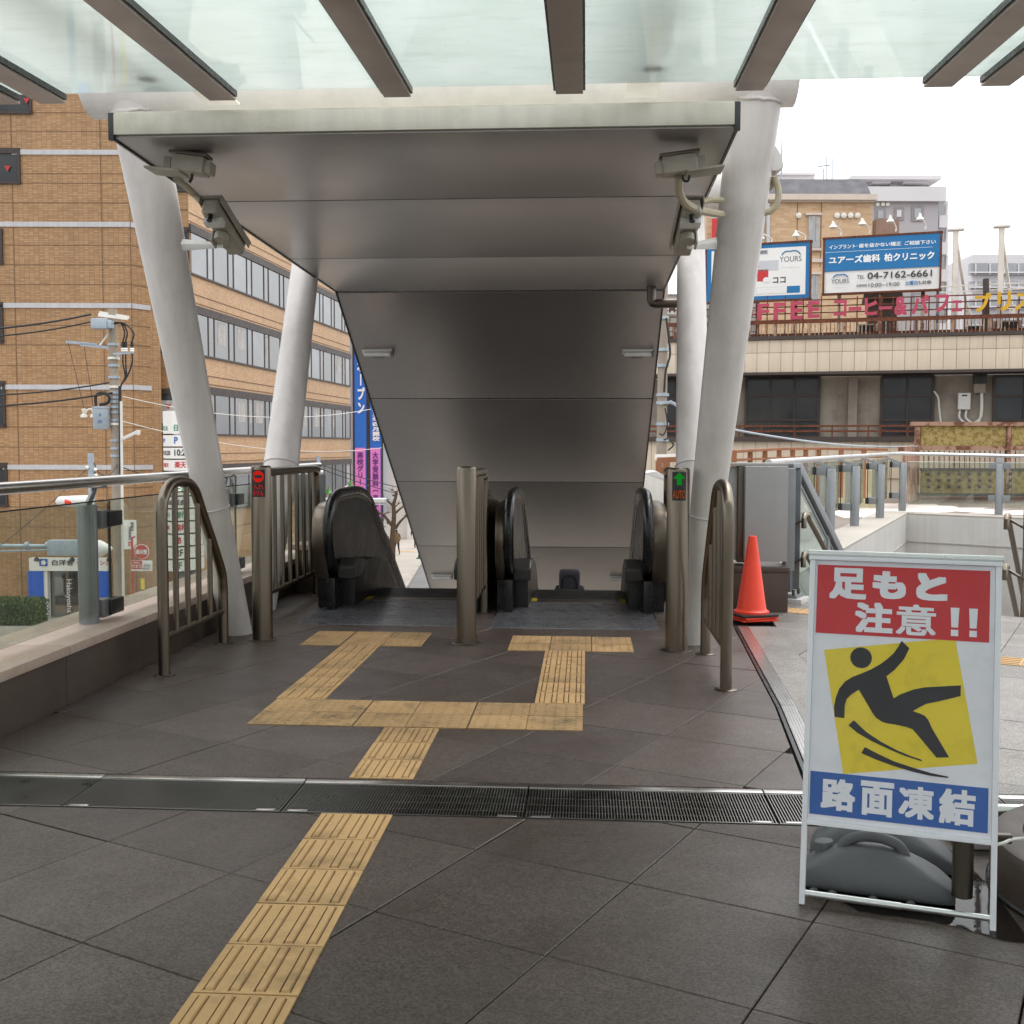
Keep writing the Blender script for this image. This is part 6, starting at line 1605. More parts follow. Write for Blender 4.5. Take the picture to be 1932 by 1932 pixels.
bu(b1_, '土曜日', .705, .81, .10, .175, 'board_blue', .02); bu(b1_, 'も診療', .815, .925, .105, .17, 'text_grey', .015)
def arc_logo(t, f, u0, u1, v0, v1):
    pts = []
    for k in range(17):
        a = k / 16; u = u0 + (u1 - u0) * a; v = v1 - (v1 - v0) * (abs(2 * a - 1) ** 4) - .12 * (v1 - v0) * math.exp(-((a - .45) / .12) ** 2)
        pts.append(f(u, v) - nB * .03)
    MB().tube(pts, .018, 5).build('logo_arc', 'board_blue', t)
arc_logo(b1_, Bt, .085, .215, .285, .345)
for a in ((1572.9, 428.5, 1586, 444.8), (1627.5, 423, 1640, 441), (1680, 418, 1690, 437), (1735.6, 414, 1745.7, 433)): lampg(b1_, *a)
b2_, P2, w2, h2 = billboard('billboard', 'white clinic billboard with blue border, partly behind the right column', 1331, 1530, 466, 572)
Bt2 = lambda u, v: P2 + dB * (u * w2) + V(0, 0, v * h2)
def f2(u0, u1, v0, v1, m, k=0, nm='print_field'): return MB().prism([Bt2(u0, v0) - nB * (.015 + k * .003), Bt2(u1, v0) - nB * (.015 + k * .003), Bt2(u1, v1) - nB * (.015 + k * .003), Bt2(u0, v1) - nB * (.015 + k * .003)], -nB * .002).build(nm, m, b2_, smooth=False)
f2(.008, .992, .01, .99, 'board_blue', 0, 'border_field'); f2(.055, .955, .085, .915, 'sign_white', 1, 'white_field')
pp2 = (P2, w2, h2)
f2(.40, .60, .81, .89, 'pale_grey', 2); f2(.40, .70, .52, .70, 'pale_grey', 2)
bu(b2_, '堂病院', .49, .59, .815, .88, 'board_black', .01, pp2)
MB().prism([Bt2(.47, .55) - nB * .026, Bt2(.52, .60) - nB * .026, Bt2(.47, .65) - nB * .026], -nB * .002).build('arrow', 'magenta', b2_, smooth=False)
bu(b2_, 'YOURS', .71, .915, .66, .755, 'text_grey', 0, pp2); arc_logo(b2_, Bt2, .73, .905, .78, .85); bu(b2_, "C'e concept for you", .73, .90, .545, .575, 'pale_grey', 0, pp2)
f2(.50, .605, .34, .545, 'sign_red', 2, 'red_square'); bu(b2_, 'ココ', .65, .77, .30, .40, 'board_black', .03, pp2)
f2(.49, .785, .115, .235, 'pale_grey', 2); f2(.494, .78, .121, .229, 'sign_white', 3); f2(.785, .905, .118, .238, 'board_blue', 3); bu(b2_, 'ユアーズ歯科', .52, .75, .14, .205, 'board_black', .01, pp2); bu(b2_, '検索', .81, .88, .145, .21, 'board_text', .02, pp2)
hnd = [Bt2(.59 + .035 * math.cos(a * PI / 6), .36 + .05 * math.sin(a * PI / 6)) - nB * .03 for a in range(12)]
MB().prism(hnd, -nB * .002).build('pointing_hand', 'sign_white', b2_, smooth=False)
for a in ((1438, 450, 1455, 458.5), (1503.6, 445, 1519, 453)): lampg(b2_, *a)
# bare steel posts of a removed sign
pm('beam_cream', S(214, 206, 196), .5, var=.06, dirt=(S(150, 110, 80), .5, 2))
for k, (x, yt) in enumerate(((1799.5, 434), (1885.5, 428))):
    p = PRo(.9)(x, 600); z1 = PRo(.9)(x, yt).z
    t = thing('steel_post', ['left of two bare cream steel roof posts with flat top plate', 'right of two bare cream steel roof posts with flat top plate'][k], 'post', V(p.x, p.y, zt), 0, 'bare steel posts on the roof')
    MB().fbox(V(p.x, p.y, (zt + z1) / 2), dR, nR, (0, 0, 1), (.15, .15, z1 - zt)).build('post', 'beam_cream', t, smooth=False)
    MB().fbox(V(p.x, p.y, z1), dR, nR, (0, 0, 1), (.46, .3, .05)).build('top_plate', 'beam_cream', t, smooth=False)
    q = V(p.x, p.y, 0) + dR * .55 + nR * 1.2
    MB().bar(V(p.x, p.y, z1 - .2), V(q.x, q.y, zt + .9), .08).bar(V(q.x, q.y, zt), V(q.x, q.y, zt + 1.1), .14).bar(V(p.x, p.y, zt + .9), V(q.x, q.y, zt + 1.0), .07).build('brace', 'beam_cream', t, smooth=False)
zz = PRo(.8)(1850, 545).z
for k, y in enumerate((541, 552)):
    a, b = PRo(.85)(1775, y), PRo(.85)(1960, y - 9)
    tag(MB().bar(a, b, .04, .04).build('sign_beam', 'beam_cream', None, smooth=False), ['upper horizontal cream bar joining the bare roof posts', 'lower horizontal cream bar joining the bare roof posts'][k], 'beam')
p = PRo(.7)(1861, 570)
tag(MB().bar(PRo(.7)(1862, 640), PRo(.7)(1860, 526), .14, .14).build('dark_post', 'trim_dark', None, smooth=False), 'dark brown post standing between pink and yellow roof letters', 'post')
# dark shed on the roof behind the letters
sd = thing('roof_shed', 'dark brown roof shed behind the pink letters', 'shed', PRo(3)(1660, 640))
a, b = PRo(3)(1635, 640), PRo(3)(1690, 566)
MB().fbox((a + b) / 2, dR, nR, (0, 0, 1), ((b - a).dot(dR), 1.4, b.z - a.z)).build('body', 'trim_dark', sd, smooth=False)
MB().fbox(V((a.x + b.x) / 2, (a.y + b.y) / 2, b.z + .06), dR, nR, (0, 0, 1), ((b - a).dot(dR) + .3, 1.8, .12)).build('roof', 'frame_brown', sd, smooth=False)
for k, (x0, x1, y0, y1) in enumerate(((1618, 1655, 612, 634), (1870, 1925, 605, 630), (1822, 1850, 615, 632))):
    t = thing('air_conditioner', ['dark box shaped air conditioner behind the roof railing on the left', 'dark box shaped air conditioner behind the roof railing at the right end', 'small dark air conditioner behind the roof railing'][k], 'air conditioner', PRo(1.5)(x0, y1), 0, 'air conditioners on the roof')
    a, b = PRo(1.5)(x0, y1), PRo(1.5)(x1, y0)
    MB().fbox((a + b) / 2, dR, nR, (0, 0, 1), ((b - a).dot(dR), .5, b.z - a.z)).build('case', 'plaster_dirty', t, bevel=.02)
    MB().fbox((a + b) / 2 - nR * .26, dR, nR, (0, 0, 1), ((b - a).dot(dR) * .8, .02, (b.z - a.z) * .75)).build('grille', 'dark_gap', t, smooth=False)

# ---------------------------------------------------------------- houses behind
def zst(D, y): return PF(1600, y, D).z
def blk(nm, x0, x1, y0, y1, D, dep, m, par, bot=None, **kw):
    a, b = PF(x0, y1, D), PF(x1, y0, D)
    z0 = STREET if bot is None else bot
    if bot == 'y': z0 = a.z
    c = (a + b) / 2 + FWH * (dep / 2); c.z = (z0 + b.z) / 2
    return MB().fbox(c, RT, FWH, (0, 0, 1), ((b - a).dot(RT), dep, b.z - z0)).build(nm, m, par, smooth=False, **kw)
mat_brick('brick_house', S(210, 178, 142), S(190, 152, 114), S(196, 170, 140), .42, .115, .5, .008, .05)
pm('slate', S(70, 68, 74), .6, var=.12, vs=1, fine=.1, fs=12); pm('cornice', S(206, 190, 176), .6, var=.06)
D1 = 52
hs_ = thing('brick_house', 'tan brick house with dark mansard roof behind the billboards', 'building', PF(1540, 842, D1))
blk('wall', 1330, 1647, 374, 700, D1, 8, 'brick_house', hs_)
blk('cornice', 1325, 1656, 366, 376, D1 - .35, 8.7, 'cornice', hs_, 'y'); blk('cornice', 1328, 1652, 376.2, 380, D1 - .2, 8, 'cornice', hs_, 'y')
a, b, c, d = PF(1330, 366, D1), PF(1643, 366, D1), PF(1632, 338, D1 + .8), PF(1345, 338, D1 + .8)
MB().add([a, b, c, d, a + FWH * 8, b + FWH * 8, c + FWH * 6, d + FWH * 6], [(0, 1, 2, 3), (1, 5, 6, 2), (3, 2, 6, 7), (0, 3, 7, 4), (4, 7, 6, 5)]).build('mansard_roof', 'slate', hs_, smooth=False)
def hw(x0, x1, y0, y1, D, par, cur=True):
    f = blk('window', x0 - 1.2, x1 + 1.2, y0 - 1.2, y1 + 1.2, D - .08, .15, 'cornice', par, 'y')
    blk('pane', x0, x1, y0, y1, D - .10, .03, 'window_mid', f, 'y')
    if cur:
        for s in (0, 1):
            w_ = (x1 - x0) * .36; xx = x0 if s == 0 else x1 - w_
            blk('curtain', xx, xx + w_, y0, y1 - 12, D - .125, .02, 'curtain', f, 'y')
    blk('lintel', x0 - 5, x1 + 5, y0 - 7, y0 - 2.5, D - .2, .3, 'cornice', par, 'y'); blk('sill', x0 - 4, x1 + 4, y1 + 1.5, y1 + 5, D - .2, .3, 'cornice', par, 'y')
hw(1525.5, 1546, 408, 467, D1, hs_); hw(1527, 1545, 520, 568, D1, hs_); hw(1421, 1437, 408, 455, D1, hs_, False)
blk('string_course', 1330, 1648, 488, 494, D1 - .08, .2, 'cornice', hs_, 'y')
for x in (1506, 1578.5, 1591, 1604, 1617): MB().lathe([(.13, 0), (.13, .1), (.05, .14)], PF(x, 407, D1 - .01), 12, ax=-FWH).build('vent_cap', 'insulator', hs_)
MB().cyl(PF(1449, 383, D1 - .1), PF(1449, 470, D1 - .1), .09, n=8).build('downpipe', 'pale_grey', hs_)
for x in (1485 + 20, 1545 + 5): 
    a = PF(x, 380, D1 - .01); MB().fbox(a - V(0, 0, 1.5), RT, FWH, (0, 0, 1), (.03, .02, 3)).build('wall_joint', 'joint_dark', hs_, smooth=False)
rs = thing('red_sign', 'narrow red and white shop banner on the brick house behind the right column', 'sign', PF(1350, 450, D1 - .5))
blk('panel', 1343, 1355, 412, 460, D1 - .5, .1, 'sign_red', rs, 'y'); blk('cap', 1342, 1356, 405, 411.8, D1 - .5, .1, 'pale_grey', rs, 'y')
letters('lettering', 'SALE', 'sign_white', rs, PF(1346, 425, D1 - .52), (0, 0, -1), RT, .7, .18, .02) if False else None
D2 = 64
pm('apt_grey', S(176, 170, 172), .7, var=.05, vs=.4); pm('apt_light', S(214, 210, 211), .7, var=.04, vs=.4); pm('apt_frame', S(150, 144, 146), .7, var=.05)
ap = thing('apartment_block', 'pale grey apartment block with square windows behind the brick house', 'building', PF(1720, 842, D2))
blk('wall', 1600, 1771, 379, 900, D2, 10, 'apt_grey', ap); blk('parapet', 1598, 1786, 352, 378.8, D2 - .3, 10.6, 'apt_light', ap, 'y')
blk('penthouse', 1630, 1752, 338, 351.8, D2 + 1.5, 8, 'apt_light', ap, 'y'); blk('penthouse_roof', 1607, 1776, 331.5, 337.8, D2 + .3, 10, 'apt_light', ap, 'y')
for x0, x1 in ((1648, 1678), (1706, 1752)): 
    f = blk('window', x0, x1, 346, 351.5, D2 + 1.3, .3, 'window_mid', ap, 'y'); blk('canopy', x0 - 2, x1 + 3, 341.5, 345.8, D2 + .8, 1.2, 'apt_light', ap, 'y')
for (x0, x1, y0, y1) in ((1651, 1672, 392, 418), (1687, 1706, 391, 415), (1720, 1743, 388, 417), (1687, 1706, 555, 580), (1720, 1743, 552, 582)):
    f = blk('window_surround', x0, x1, y0, y1, D2 - .06, .3, 'apt_frame', ap, 'y')
    blk('pane', x0 + 5, x1 - 5, y0 + 5, y1 - 6, D2 - .1, .1, 'apt_light' if x0 == 1687 else 'window_mid', f, 'y')
for k in range(5):
    y = 379 + 51 * k
    blk('balcony', 1772, 1789, y + 27, y + 50, D2 + .2, 6, 'apt_light', ap, 'y'); blk('balcony_recess', 1771.2, 1785, y + .5, y + 26.5, D2 + 2.5, 3, 'window_dark', ap, 'y')
    blk('balcony_post', 1785, 1789, y + .5, y + 26.8, D2 + .3, .3, 'apt_light', ap, 'y')
for x in (1655, 1665, 1674): MB().lathe([(.12, 0), (.12, .1), (.04, .14)], PF(x, 386, D2 - .01), 10, ax=-FWH).build('vent_cap', 'insulator', ap)
bw_ = thing('brown_parapet', 'plain brown wall block right of the brick house', 'wall', PF(1670, 640, D1 + 3))
blk('block', 1645, 1697, 413, 800, D1 + 3, 4, 'plaster_brown' if 'plaster_brown' in MATS else pm('plaster_brown', S(150, 122, 106), .8, var=.08, streak=.1), bw_)
D3 = 92
ho = thing('white_apartments', 'long white apartment building with balcony bands at the far right', 'building', PF(1900, 842, D3))
blk('wall', 1822, 2100, 481, 1000, D3, 10, 'apt_light', ho); blk('side_wing', 1786, 1822, 496, 1000, D3 + 3, 8, 'apt_light', ho)
for k, (ya, y2) in enumerate(((497, 518), (531, 546), (565, 583), (600, 618))):
    f = blk('balcony_band', 1831, 2100, ya, y2, D3 - .3, .5, 'window_mid', ho, 'y')
    for x in range(1840, 2100, 27): blk('divider', x, x + 2.5, ya, y2, D3 - .45, .3, 'apt_light', f, 'y')
    blk('handrail', 1829, 2100, y2 - 5, y2 - 3, D3 - .6, .1, 'apt_light', ho, 'y')
mt = thing('roof_mast', 'thin tall lightning mast above the brick house roof', 'mast', PF(1474, 330, 70)); MB().cyl(PF(1474, 345, 70), PF(1476, 222, 70), .07, .02, 8).build('rod', 'galvanised', mt)
fr2 = thing('far_roof', 'pale flat roof block showing above the dark mansard roof', 'building', PF(1500, 340, 75)); blk('block', 1440, 1537, 329, 1200, 75, 6, 'apt_light', fr2); blk('coping', 1438, 1539, 326, 329.5, 74.8, 6.4, 'apt_light', fr2, 'y')
an = thing('tv_antenna', 'thin television antenna on the roof, right of the mast', 'antenna', PF(1560, 340, 60))
for x, yt in ((1554, 318), (1560, 296), (1570, 299)): MB().cyl(PF(x, 342, 60), PF(x, yt, 60), .03, n=6).build('mast', 'galvanised', an)
for y, x0, x1 in ((314, 1542, 1552), (312, 1552, 1566), (309, 1574, 1580)): MB().cyl(PF(x0, y, 60), PF(x1, y, 60), .03, n=6).build('element', 'galvanised', an)

# ---------------------------------------------------------------- rusty screen and rail beyond the stair
mat_rust('screen_yellow', S(160, 142, 88), (S(140, 116, 60), S(112, 94, 52)), amt=.5, scale=7)
DQ = 31.0
rq = thing('rusty_screen', 'rusty steel frame screen with stained yellow panels beyond the stair opening', 'screen', PF(1800, 942, DQ))
def qb(nm, x0, x1, y0, y1, D, th, m, **kw): return blk(nm, x0, x1, y0, y1, D, th, m, rq, 'y', **kw)
for (x0, x1) in ((1737, 1898), (1908, 2060)): qb('yellow_panel', x0, x1, 803, 842, DQ, .04, 'screen_yellow'); qb('yellow_panel', x0, x1, 888, 931, DQ, .04, 'screen_yellow')
for x0, x1 in ((1726, 1737), (1897.5, 1908.5), (2060, 2070)): qb('post', x0, x1, 797, 945, DQ - .06, .16, 'rust_orange')
qb('rail', 1722, 2070, 796.5, 803, DQ - .1, .2, 'rust_orange'); qb('rail', 1722, 2070, 842, 849, DQ - .11, .2, 'rust_orange'); qb('base_rail', 1722, 2070, 931.5, 936, DQ - .1, .2, 'trim_dark'); qb('base_rail', 1722, 2070, 938, 944, DQ - .12, .2, 'rust_rail')
qb('cross_wire', 1737, 2060, 884, 888, DQ - .05, .06, 'trim_dark')
for k in range(19):
    x = 1743 + k * 9.6
    MB().bar(PF(x, 850, DQ - .02), PF(x, 886, DQ - .02), .022).build('mesh_bar', 'rust_rail', rq, smooth=False)
    if k % 2: 
        for y in (894, 906, 918): MB().sphere(PF(x, y, DQ - .06), .05, 5).build('bolt', 'trim_dark', rq)
a0, a1 = PF(1727, 945, DQ), PZ(1703, 952, 0) 
e0 = PF(1704, 948, DQ - 4)
MB().prism([PF(1727, 845, DQ), PF(1704, 847, DQ - 4), e0, PF(1727, 945, DQ)], RT * .06).build('side_panel', 'rust_orange', rq, smooth=False)
MB().bar(PF(1727, 845, DQ), PF(1700, 848, DQ - 4.4), .14, .12).build('side_rail', 'rust_orange', rq, smooth=False)
br = thing('brown_rail', 'brown wooden terrace rail behind the stair railing and cabinet', 'railing', PF(1540, 880, 27))
pm('wood_brown', S(142, 92, 62), .7, var=.15, vs=4)
pts = [PF(1385, 852, 23), PF(1470, 847, 26), PF(1545, 846.5, 27.5), PF(1675, 848.5, 27)]
lo = [PF(1385, 868, 23), PF(1470, 864, 26), PF(1545, 862, 27.5), PF(1675, 862, 27)]
for a, b, c, d in zip(pts[:-1], pts[1:], lo[:-1], lo[1:]):
    MB().bar(a, b, .12, .06).build('top_rail', 'wood_brown', br, bevel=.008); MB().bar(c, d, .08, .05).build('mid_rail', 'wood_brown', br, bevel=.008)
for i in range(3):
    for k in (0, .33, .66): MB().bar(pts[i].lerp(pts[i + 1], k), pts[i].lerp(pts[i + 1], k) - V(0, 0, 1.2), .10, .10).build('post', 'wood_brown', br, smooth=False)
tw_ = thing('terrace_wall', 'cream terrace wall below the brown wooden rail', 'wall', PF(1500, 930, 28.5))
pm('cream_wall', S(206, 196, 160), .8, var=.1, streak=.15)
MB().prism([PF(1385, 940, 24), PF(1470, 940, 26.6), PF(1545, 940, 28), PF(1700, 940, 27.8)] and [V(p.x, p.y + .4, -1) for p in pts] + [V(p.x, p.y + .8, -1) for p in pts[::-1]], (0, 0, 1.95)).build('wall', 'cream_wall', tw_, smooth=False)
wire('steel_cable', 'twisted steel cable sagging behind the right column above the brown rail', 'cable', sag(PF(1380, 810, 20), PF(1730, 842, 30), .12), .02, 'galvanised')
# things glimpsed between the roof edge and the rear right column
gp = thing('utility_pole', 'grey utility pole with cable loops glimpsed beside the rear right column', 'utility pole', V(PF(1250, 842, 30).x, PF(1250, 842, 30).y, STREET))
MB().cyl(V(PF(1248, 842, 30).x, PF(1248, 842, 30).y, STREET), PF(1252, 520, 30), .17, .12, 14).build('pole', 'pole_concrete', gp)
for y in (600, 660, 690, 745, 760, 800, 830): 
    p = PF(1250, y, 30); MB().cyl(p - V(0, 0, .04), p + V(0, 0, .04), .18, n=12).build('band', 'galvanised', gp)
MB().bar(PF(1244, 762, 29.8), PF(1268, 757, 29.8), .05, .06).build('arm', 'galvanised', gp)
for k in range(3): MB().tube(spline([PF(1262, 758 + k, 29.8), PF(1275, 762 + 2 * k, 29.8), PF(1300, 785 + 4 * k, 29.8)]), .02, 6).build('cable', 'galvanised', gp)
MB().tube(spline([PF(1255, 770, 29.7), PF(1259, 800, 29.7), PF(1252, 820, 29.7), PF(1244, 818, 29.7)]), .02, 6).tube(spline([PF(1252, 830, 29.7), PF(1262, 828, 29.7), PF(1270, 840, 29.7), PF(1260, 850, 29.7)]), .02, 6).build('cable', 'black_cable', gp)
MB().tube(spline([PF(1257, 600, 29.7), PF(1262, 640, 29.7), PF(1264, 670, 29.7), PF(1256, 700, 29.7), PF(1253, 740, 29.7)]), .03, 6).build('cable', 'black_cable', gp)
mat_brick('stone_block', S(176, 172, 162), S(150, 146, 136), S(96, 92, 86), .55, .26, .5, .02, .06)
sbk = thing('stone_block_house', 'grey stone block wall with white letter sign behind the rear right column', 'building', PF(1300, 620, 40))
blk('wall', 1225, 1430, 555, 660, 41, 3, 'stone_block', sbk, 'y')
ht2 = blk('sign_plate', 1260, 1276, 575, 592, 40.6, .2, 'sign_white', sbk, 'y'); letters('lettering', 'H', 'board_black', ht2, PF(1262, 590, 40.4), RT, (0, 0, 1), .24, .28, .05)
cwb = thing('concrete_parapet', 'white concrete stair parapet glimpsed right of the escalators', 'wall', PF(1245, 960, 20))
MB().prism([PF(1214, 985, 19), PF(1214, 893, 19), PF(1238, 888, 20), PF(1262, 903, 19), PF(1275, 912, 17), PF(1280, 1000, 17)], FWH * .8).build('wall', 'concrete_white', cwb, bevel=.03)
MB().bar(PF(1236, 862, 22), PF(1300, 861, 22), .10, .10).build('lamp_strip', 'sign_white', cwb, smooth=False)
wr = thing('brown_rail', 'brown stair railing glimpsed between the arrow post and the escalator roof', 'railing', PF(1260, 900, 21))
MB().bar(PF(1240, 868, 21.5), PF(1300, 866, 21.5), .1, .1).bar(PF(1243, 870, 21.5), PF(1243, 905, 21.5), .12).bar(PF(1258, 870, 21.5), PF(1258, 912, 21.5), .12).bar(PF(1240, 884, 21.5), PF(1275, 895, 21.5), .1).bar(PF(1236, 905, 21), PF(1275, 925, 20), .1).build('rails', 'wood_brown', wr, smooth=False)

# ================================================================== street seen through the gap beside the escalators
DW = 86.0
wb = thing('cram_school', 'white building with blue and pink vertical banners down the street', 'building', PF(720, 1010, DW))
pm('wall_white', S(226, 224, 220), .7, var=.04, vs=.3)
blk('wall', 655, 785, 380, 1100, DW, 12, 'wall_white', wb); blk('side_wall', 785.3, 860, 420, 1100, DW + 14, 4, 'wall_white', wb)
blk('column', 768, 783, 470, 1100, DW - .6, .5, 'wall_white', wb); blk('pipe', 661.5, 664, 560, 1000, DW - .3, .1, 'pale_grey', wb, 'y')
pm('banner_blue', S(40, 110, 206), .5, var=.04); pm('banner_pink', S(224, 128, 200), .5, var=.03); pm('banner_purple', S(104, 50, 132), .5, var=.03)
def banner(label, x0, x1, blue, pink, yb0, yb1, yp0, yp1):
    t = thing('banner', label, 'banner', PF(x0, 990, DW - 1), 0, 'banners on the white building')
    blk('cloth', x0, x1, 560, 985, DW - 1, .06, 'banner_blue', t, 'y')
    blk('edge', x0 - 1.3, x0 - .3, 560, 985, DW - 1.02, .06, 'frame_brown', t, 'y'); blk('edge', x1 + .3, x1 + 1.3, 560, 985, DW - 1.02, .06, 'frame_brown', t, 'y')
    P, Q2 = PF(x0 + 2.5, 976, DW - 1.05), PF(x1 - 2.5, 845, DW - 1.05)
    MB().fbox((P + Q2) / 2, RT, FWH, (0, 0, 1), ((Q2 - P).dot(RT), .02, Q2.z - P.z)).build('pink_field', 'banner_pink', t, bevel=.009)
    for y in (640, 700, 760, 800, 855, 905): 
        for x in (x0 - 1.5, x1 + .8): blk('clip', x, x + 1.2, y, y + 5, DW - 1.06, .05, 'frame_brown', t, 'y')
    wv = (Q2 - P).dot(RT)
    letters('lettering', blue, 'board_text', t, PF(x0 + 5.5, yb1, DW - 1.1), RT, (0, 0, 1), wv * .75, PF(x0, yb0, DW).z - PF(x0, yb1, DW).z, .04, vertical=True)
    letters('lettering', pink, 'banner_purple', t, PF(x0 + 6, yp1, DW - 1.1), RT, (0, 0, 1), wv * .62, PF(x0, yp0, DW).z - PF(x0, yp1, DW).z, .03, vertical=True)
banner('left blue banner with pink lower field and vertical writing', 668, 692, '高等部校オープン', '高校グリーンコース', 575, 780, 854, 965)
banner('right blue banner with pink lower field, next to the roof edge', 697, 720, '令和三年四月開校', '大学受験科（高卒生', 760, 832, 854, 972)
for (x, yb, D) in ((661.7, 906, 60), (620, 917, 62)):
    t = thing('street_lamp', 'green capped street lantern ' + ('in front of the pink banner' if x > 640 else 'by the red awning, left of the escalator newel'), 'street lamp', V(PF(x, 842, D).x, PF(x, 842, D).y, STREET), 0, 'green capped street lanterns')
    p = PF(x, yb, D)
    pm('lamp_green', S(74, 128, 52), .4, var=.1); pm('lantern_glass', S(206, 196, 188), .3, var=.05)
    MB().lathe([(.0, .02), (.03, 0), (.05, -.16), (.20, -.36), (.27, -.42), (.27, -.46)], p, 12).build('cap', 'lamp_green', t)
    MB().lathe([(.22, -.46), (.15, -1.02)], p, 6).build('lantern', 'lantern_glass', t)
    for k in range(6): 
        a = k * PI / 3; MB().bar(p + V(.225 * math.cos(a), .225 * math.sin(a), -.46), p + V(.155 * math.cos(a), .155 * math.sin(a), -1.02), .025).build('lantern_rib', 'black_plastic', t, smooth=False)
    MB().cyl(p - V(0, 0, 1.02), V(p.x, p.y, STREET), .07, .10, 10).build('pole', 'lamp_green', t)
aw = thing('awning', 'red and white shop awning beyond the left escalator newel', 'awning', PF(630, 940, 66))
a, b = PF(585, 962, 66), PF(662, 935, 66)
for k in range(9):
    u0, u1 = k / 9, (k + 1) / 9
    l0, l1 = a + RT * ((b - a).dot(RT) * u0), a + RT * ((b - a).dot(RT) * u1)
    lift = lambda u: V(0, 0, 1.0 * u)
    MB().prism([l0 + lift(u0), l1 - RT * .01 + lift(u1), l1 - RT * .01 + lift(u1) + FWH * 1.2 + V(0, 0, .6), l0 + lift(u0) + FWH * 1.2 + V(0, 0, .6)], (0, 0, -.08)).build('stripe', 'sign_red' if k % 2 == 0 else 'sign_white', aw, smooth=False)
blk('shop_wall', 585, 662, 944, 1200, 67.5, 2, 'window_mid', aw)
sp_ = thing('lamp_pole', 'grey street pole with insulators behind the left railing end', 'utility pole', V(PF(600, 842, 50).x, PF(600, 842, 50).y, STREET))
MB().cyl(V(PF(600, 842, 50).x, PF(600, 842, 50).y, STREET), PF(600.5, 860, 50), .12, .09, 10).build('pole', 'galvanised', sp_)
for x, y in ((607, 890), (606, 902)): MB().sphere(PF(x, y, 49.8), .07, 6).build('insulator', 'insulator', sp_)
MB().tube(spline([PF(601, 895, 49.8), PF(608, 912, 49.8), PF(604, 921, 49.8)]), .03, 6).build('cable', 'black_cable', sp_)
MB().bar(PF(600, 940, 49.8), PF(632, 942, 49.8), .06, .10).build('arm', 'insulator', sp_)
lf = thing('street_light', 'long silver street light head on an arm across the pink banners', 'street lamp', PF(710, 945, 55))
MB().fbox(PF(711, 944, 55), RT, FWH, (0, 0, 1), (.95, .4, .24)).build('head', 'aluminium', lf, bevel=.08, seg=3); MB().fbox(PF(709, 951, 55), RT, FWH, (0, 0, 1), (.85, .34, .06)).build('diffuser', 'pale_grey', lf, bevel=.02); MB().cyl(PF(640, 948, 55), PF(700, 945, 55), .05, n=8).build('arm', 'galvanised', lf)
wire('overhead_wire', 'upper thin wire crossing the pink banners', 'wire', sag(PF(604, 876, 50), PF(800, 930, 60), .1), .02, 'black_cable', G)
wire('overhead_wire', 'lower thin wire crossing the pink banners', 'wire', sag(PF(604, 884, 50), PF(800, 944, 60), .1), .02, 'black_cable', G)
ac = thing('air_conditioner', 'pair of small wall units on the white building behind the bare tree', 'air conditioner', PF(737, 952, DW - .6))
for x in (731, 738): blk('unit', x, x + 6, 946, 956, DW - .6, .4, 'pale_grey', ac, 'y')

# bare pollarded tree
pm('bark', S(92, 75, 57), .9, var=.25, vs=5, fine=.2, fs=40, bmp=.3, bs=30)
DTt = 58.0
tr_ = thing('bare_tree', 'bare pollarded street tree with knobbly branches beside the pavement', 'tree', V(PF(742, 842, DTt).x, PF(742, 842, DTt).y, STREET))
def QT(cx, cy, dd=0): return PF(575 + cx * .1668, 830.6 + cy * .1668, DTt + dd)
gb0 = QT(985, 1500); gb0.z = STREET + .1
trunk = spline([gb0, QT(990, 1340), QT(990, 1180), QT(1000, 1000), QT(1010, 850), QT(1005, 730), QT(1030, 640), QT(1040, 575)], 5)
def taper(n, a, b): return [a + (b - a) * i / (n - 1) for i in range(n)]
MB().tube(trunk, taper(len(trunk), .19, .06), 10).build('trunk', 'bark', tr_)
for br_, r in (([(985, 960), (930, 890), (885, 840), (835, 825)], .10), ([(885, 840), (880, 940), (870, 980)], .05), ([(1000, 740), (950, 700), (915, 670)], .07), ([(1025, 1000), (1080, 920), (1155, 850)], .09), ([(1030, 820), (1080, 775), (1120, 745)], .07),
               ([(975, 1180), (920, 1080), (885, 1000), (880, 900)], .09), ([(1030, 640), (1000, 625)], .05), ([(1035, 590), (985, 565)], .045), ([(1040, 580), (1065, 570)], .045), ([(1015, 760), (1060, 720)], .04), ([(890, 840), (935, 820)], .04), ([(1000, 950), (960, 930), (940, 940)], .04), ([(960, 1140), (920, 1115)], .04)):
    dd = random.uniform(-.5, .5)
    P_ = spline([QT(x, y, dd * i / len(br_)) for i, (x, y) in enumerate(br_)], 4)
    MB().tube(P_, taper(len(P_), r, r * .5), 7).build('branch', 'bark', tr_)
    e = P_[-1]; k_ = MB().sphere(e, r * .95, 5)
    for _ in range(5):
        v = V(random.uniform(-1, 1), random.uniform(-1, 1), random.uniform(-.2, 1)).normalized() * random.uniform(.12, .32); k_.tube([e, e + v], [.02, .008], 5)
    k_.build('knob', 'bark', tr_)
for _ in range(6): pass
tag(MB().lathe([(.22, 0), (.22, .05), (.12, .1), (.05, .62), (0, .64)], PZ(792, 1054, STREET + .14), 16).build('green_bollard', pm('bollard_green', S(34, 96, 72), .5, var=.08), None), 'small dark green cone bollard on the far pavement', 'bollard')

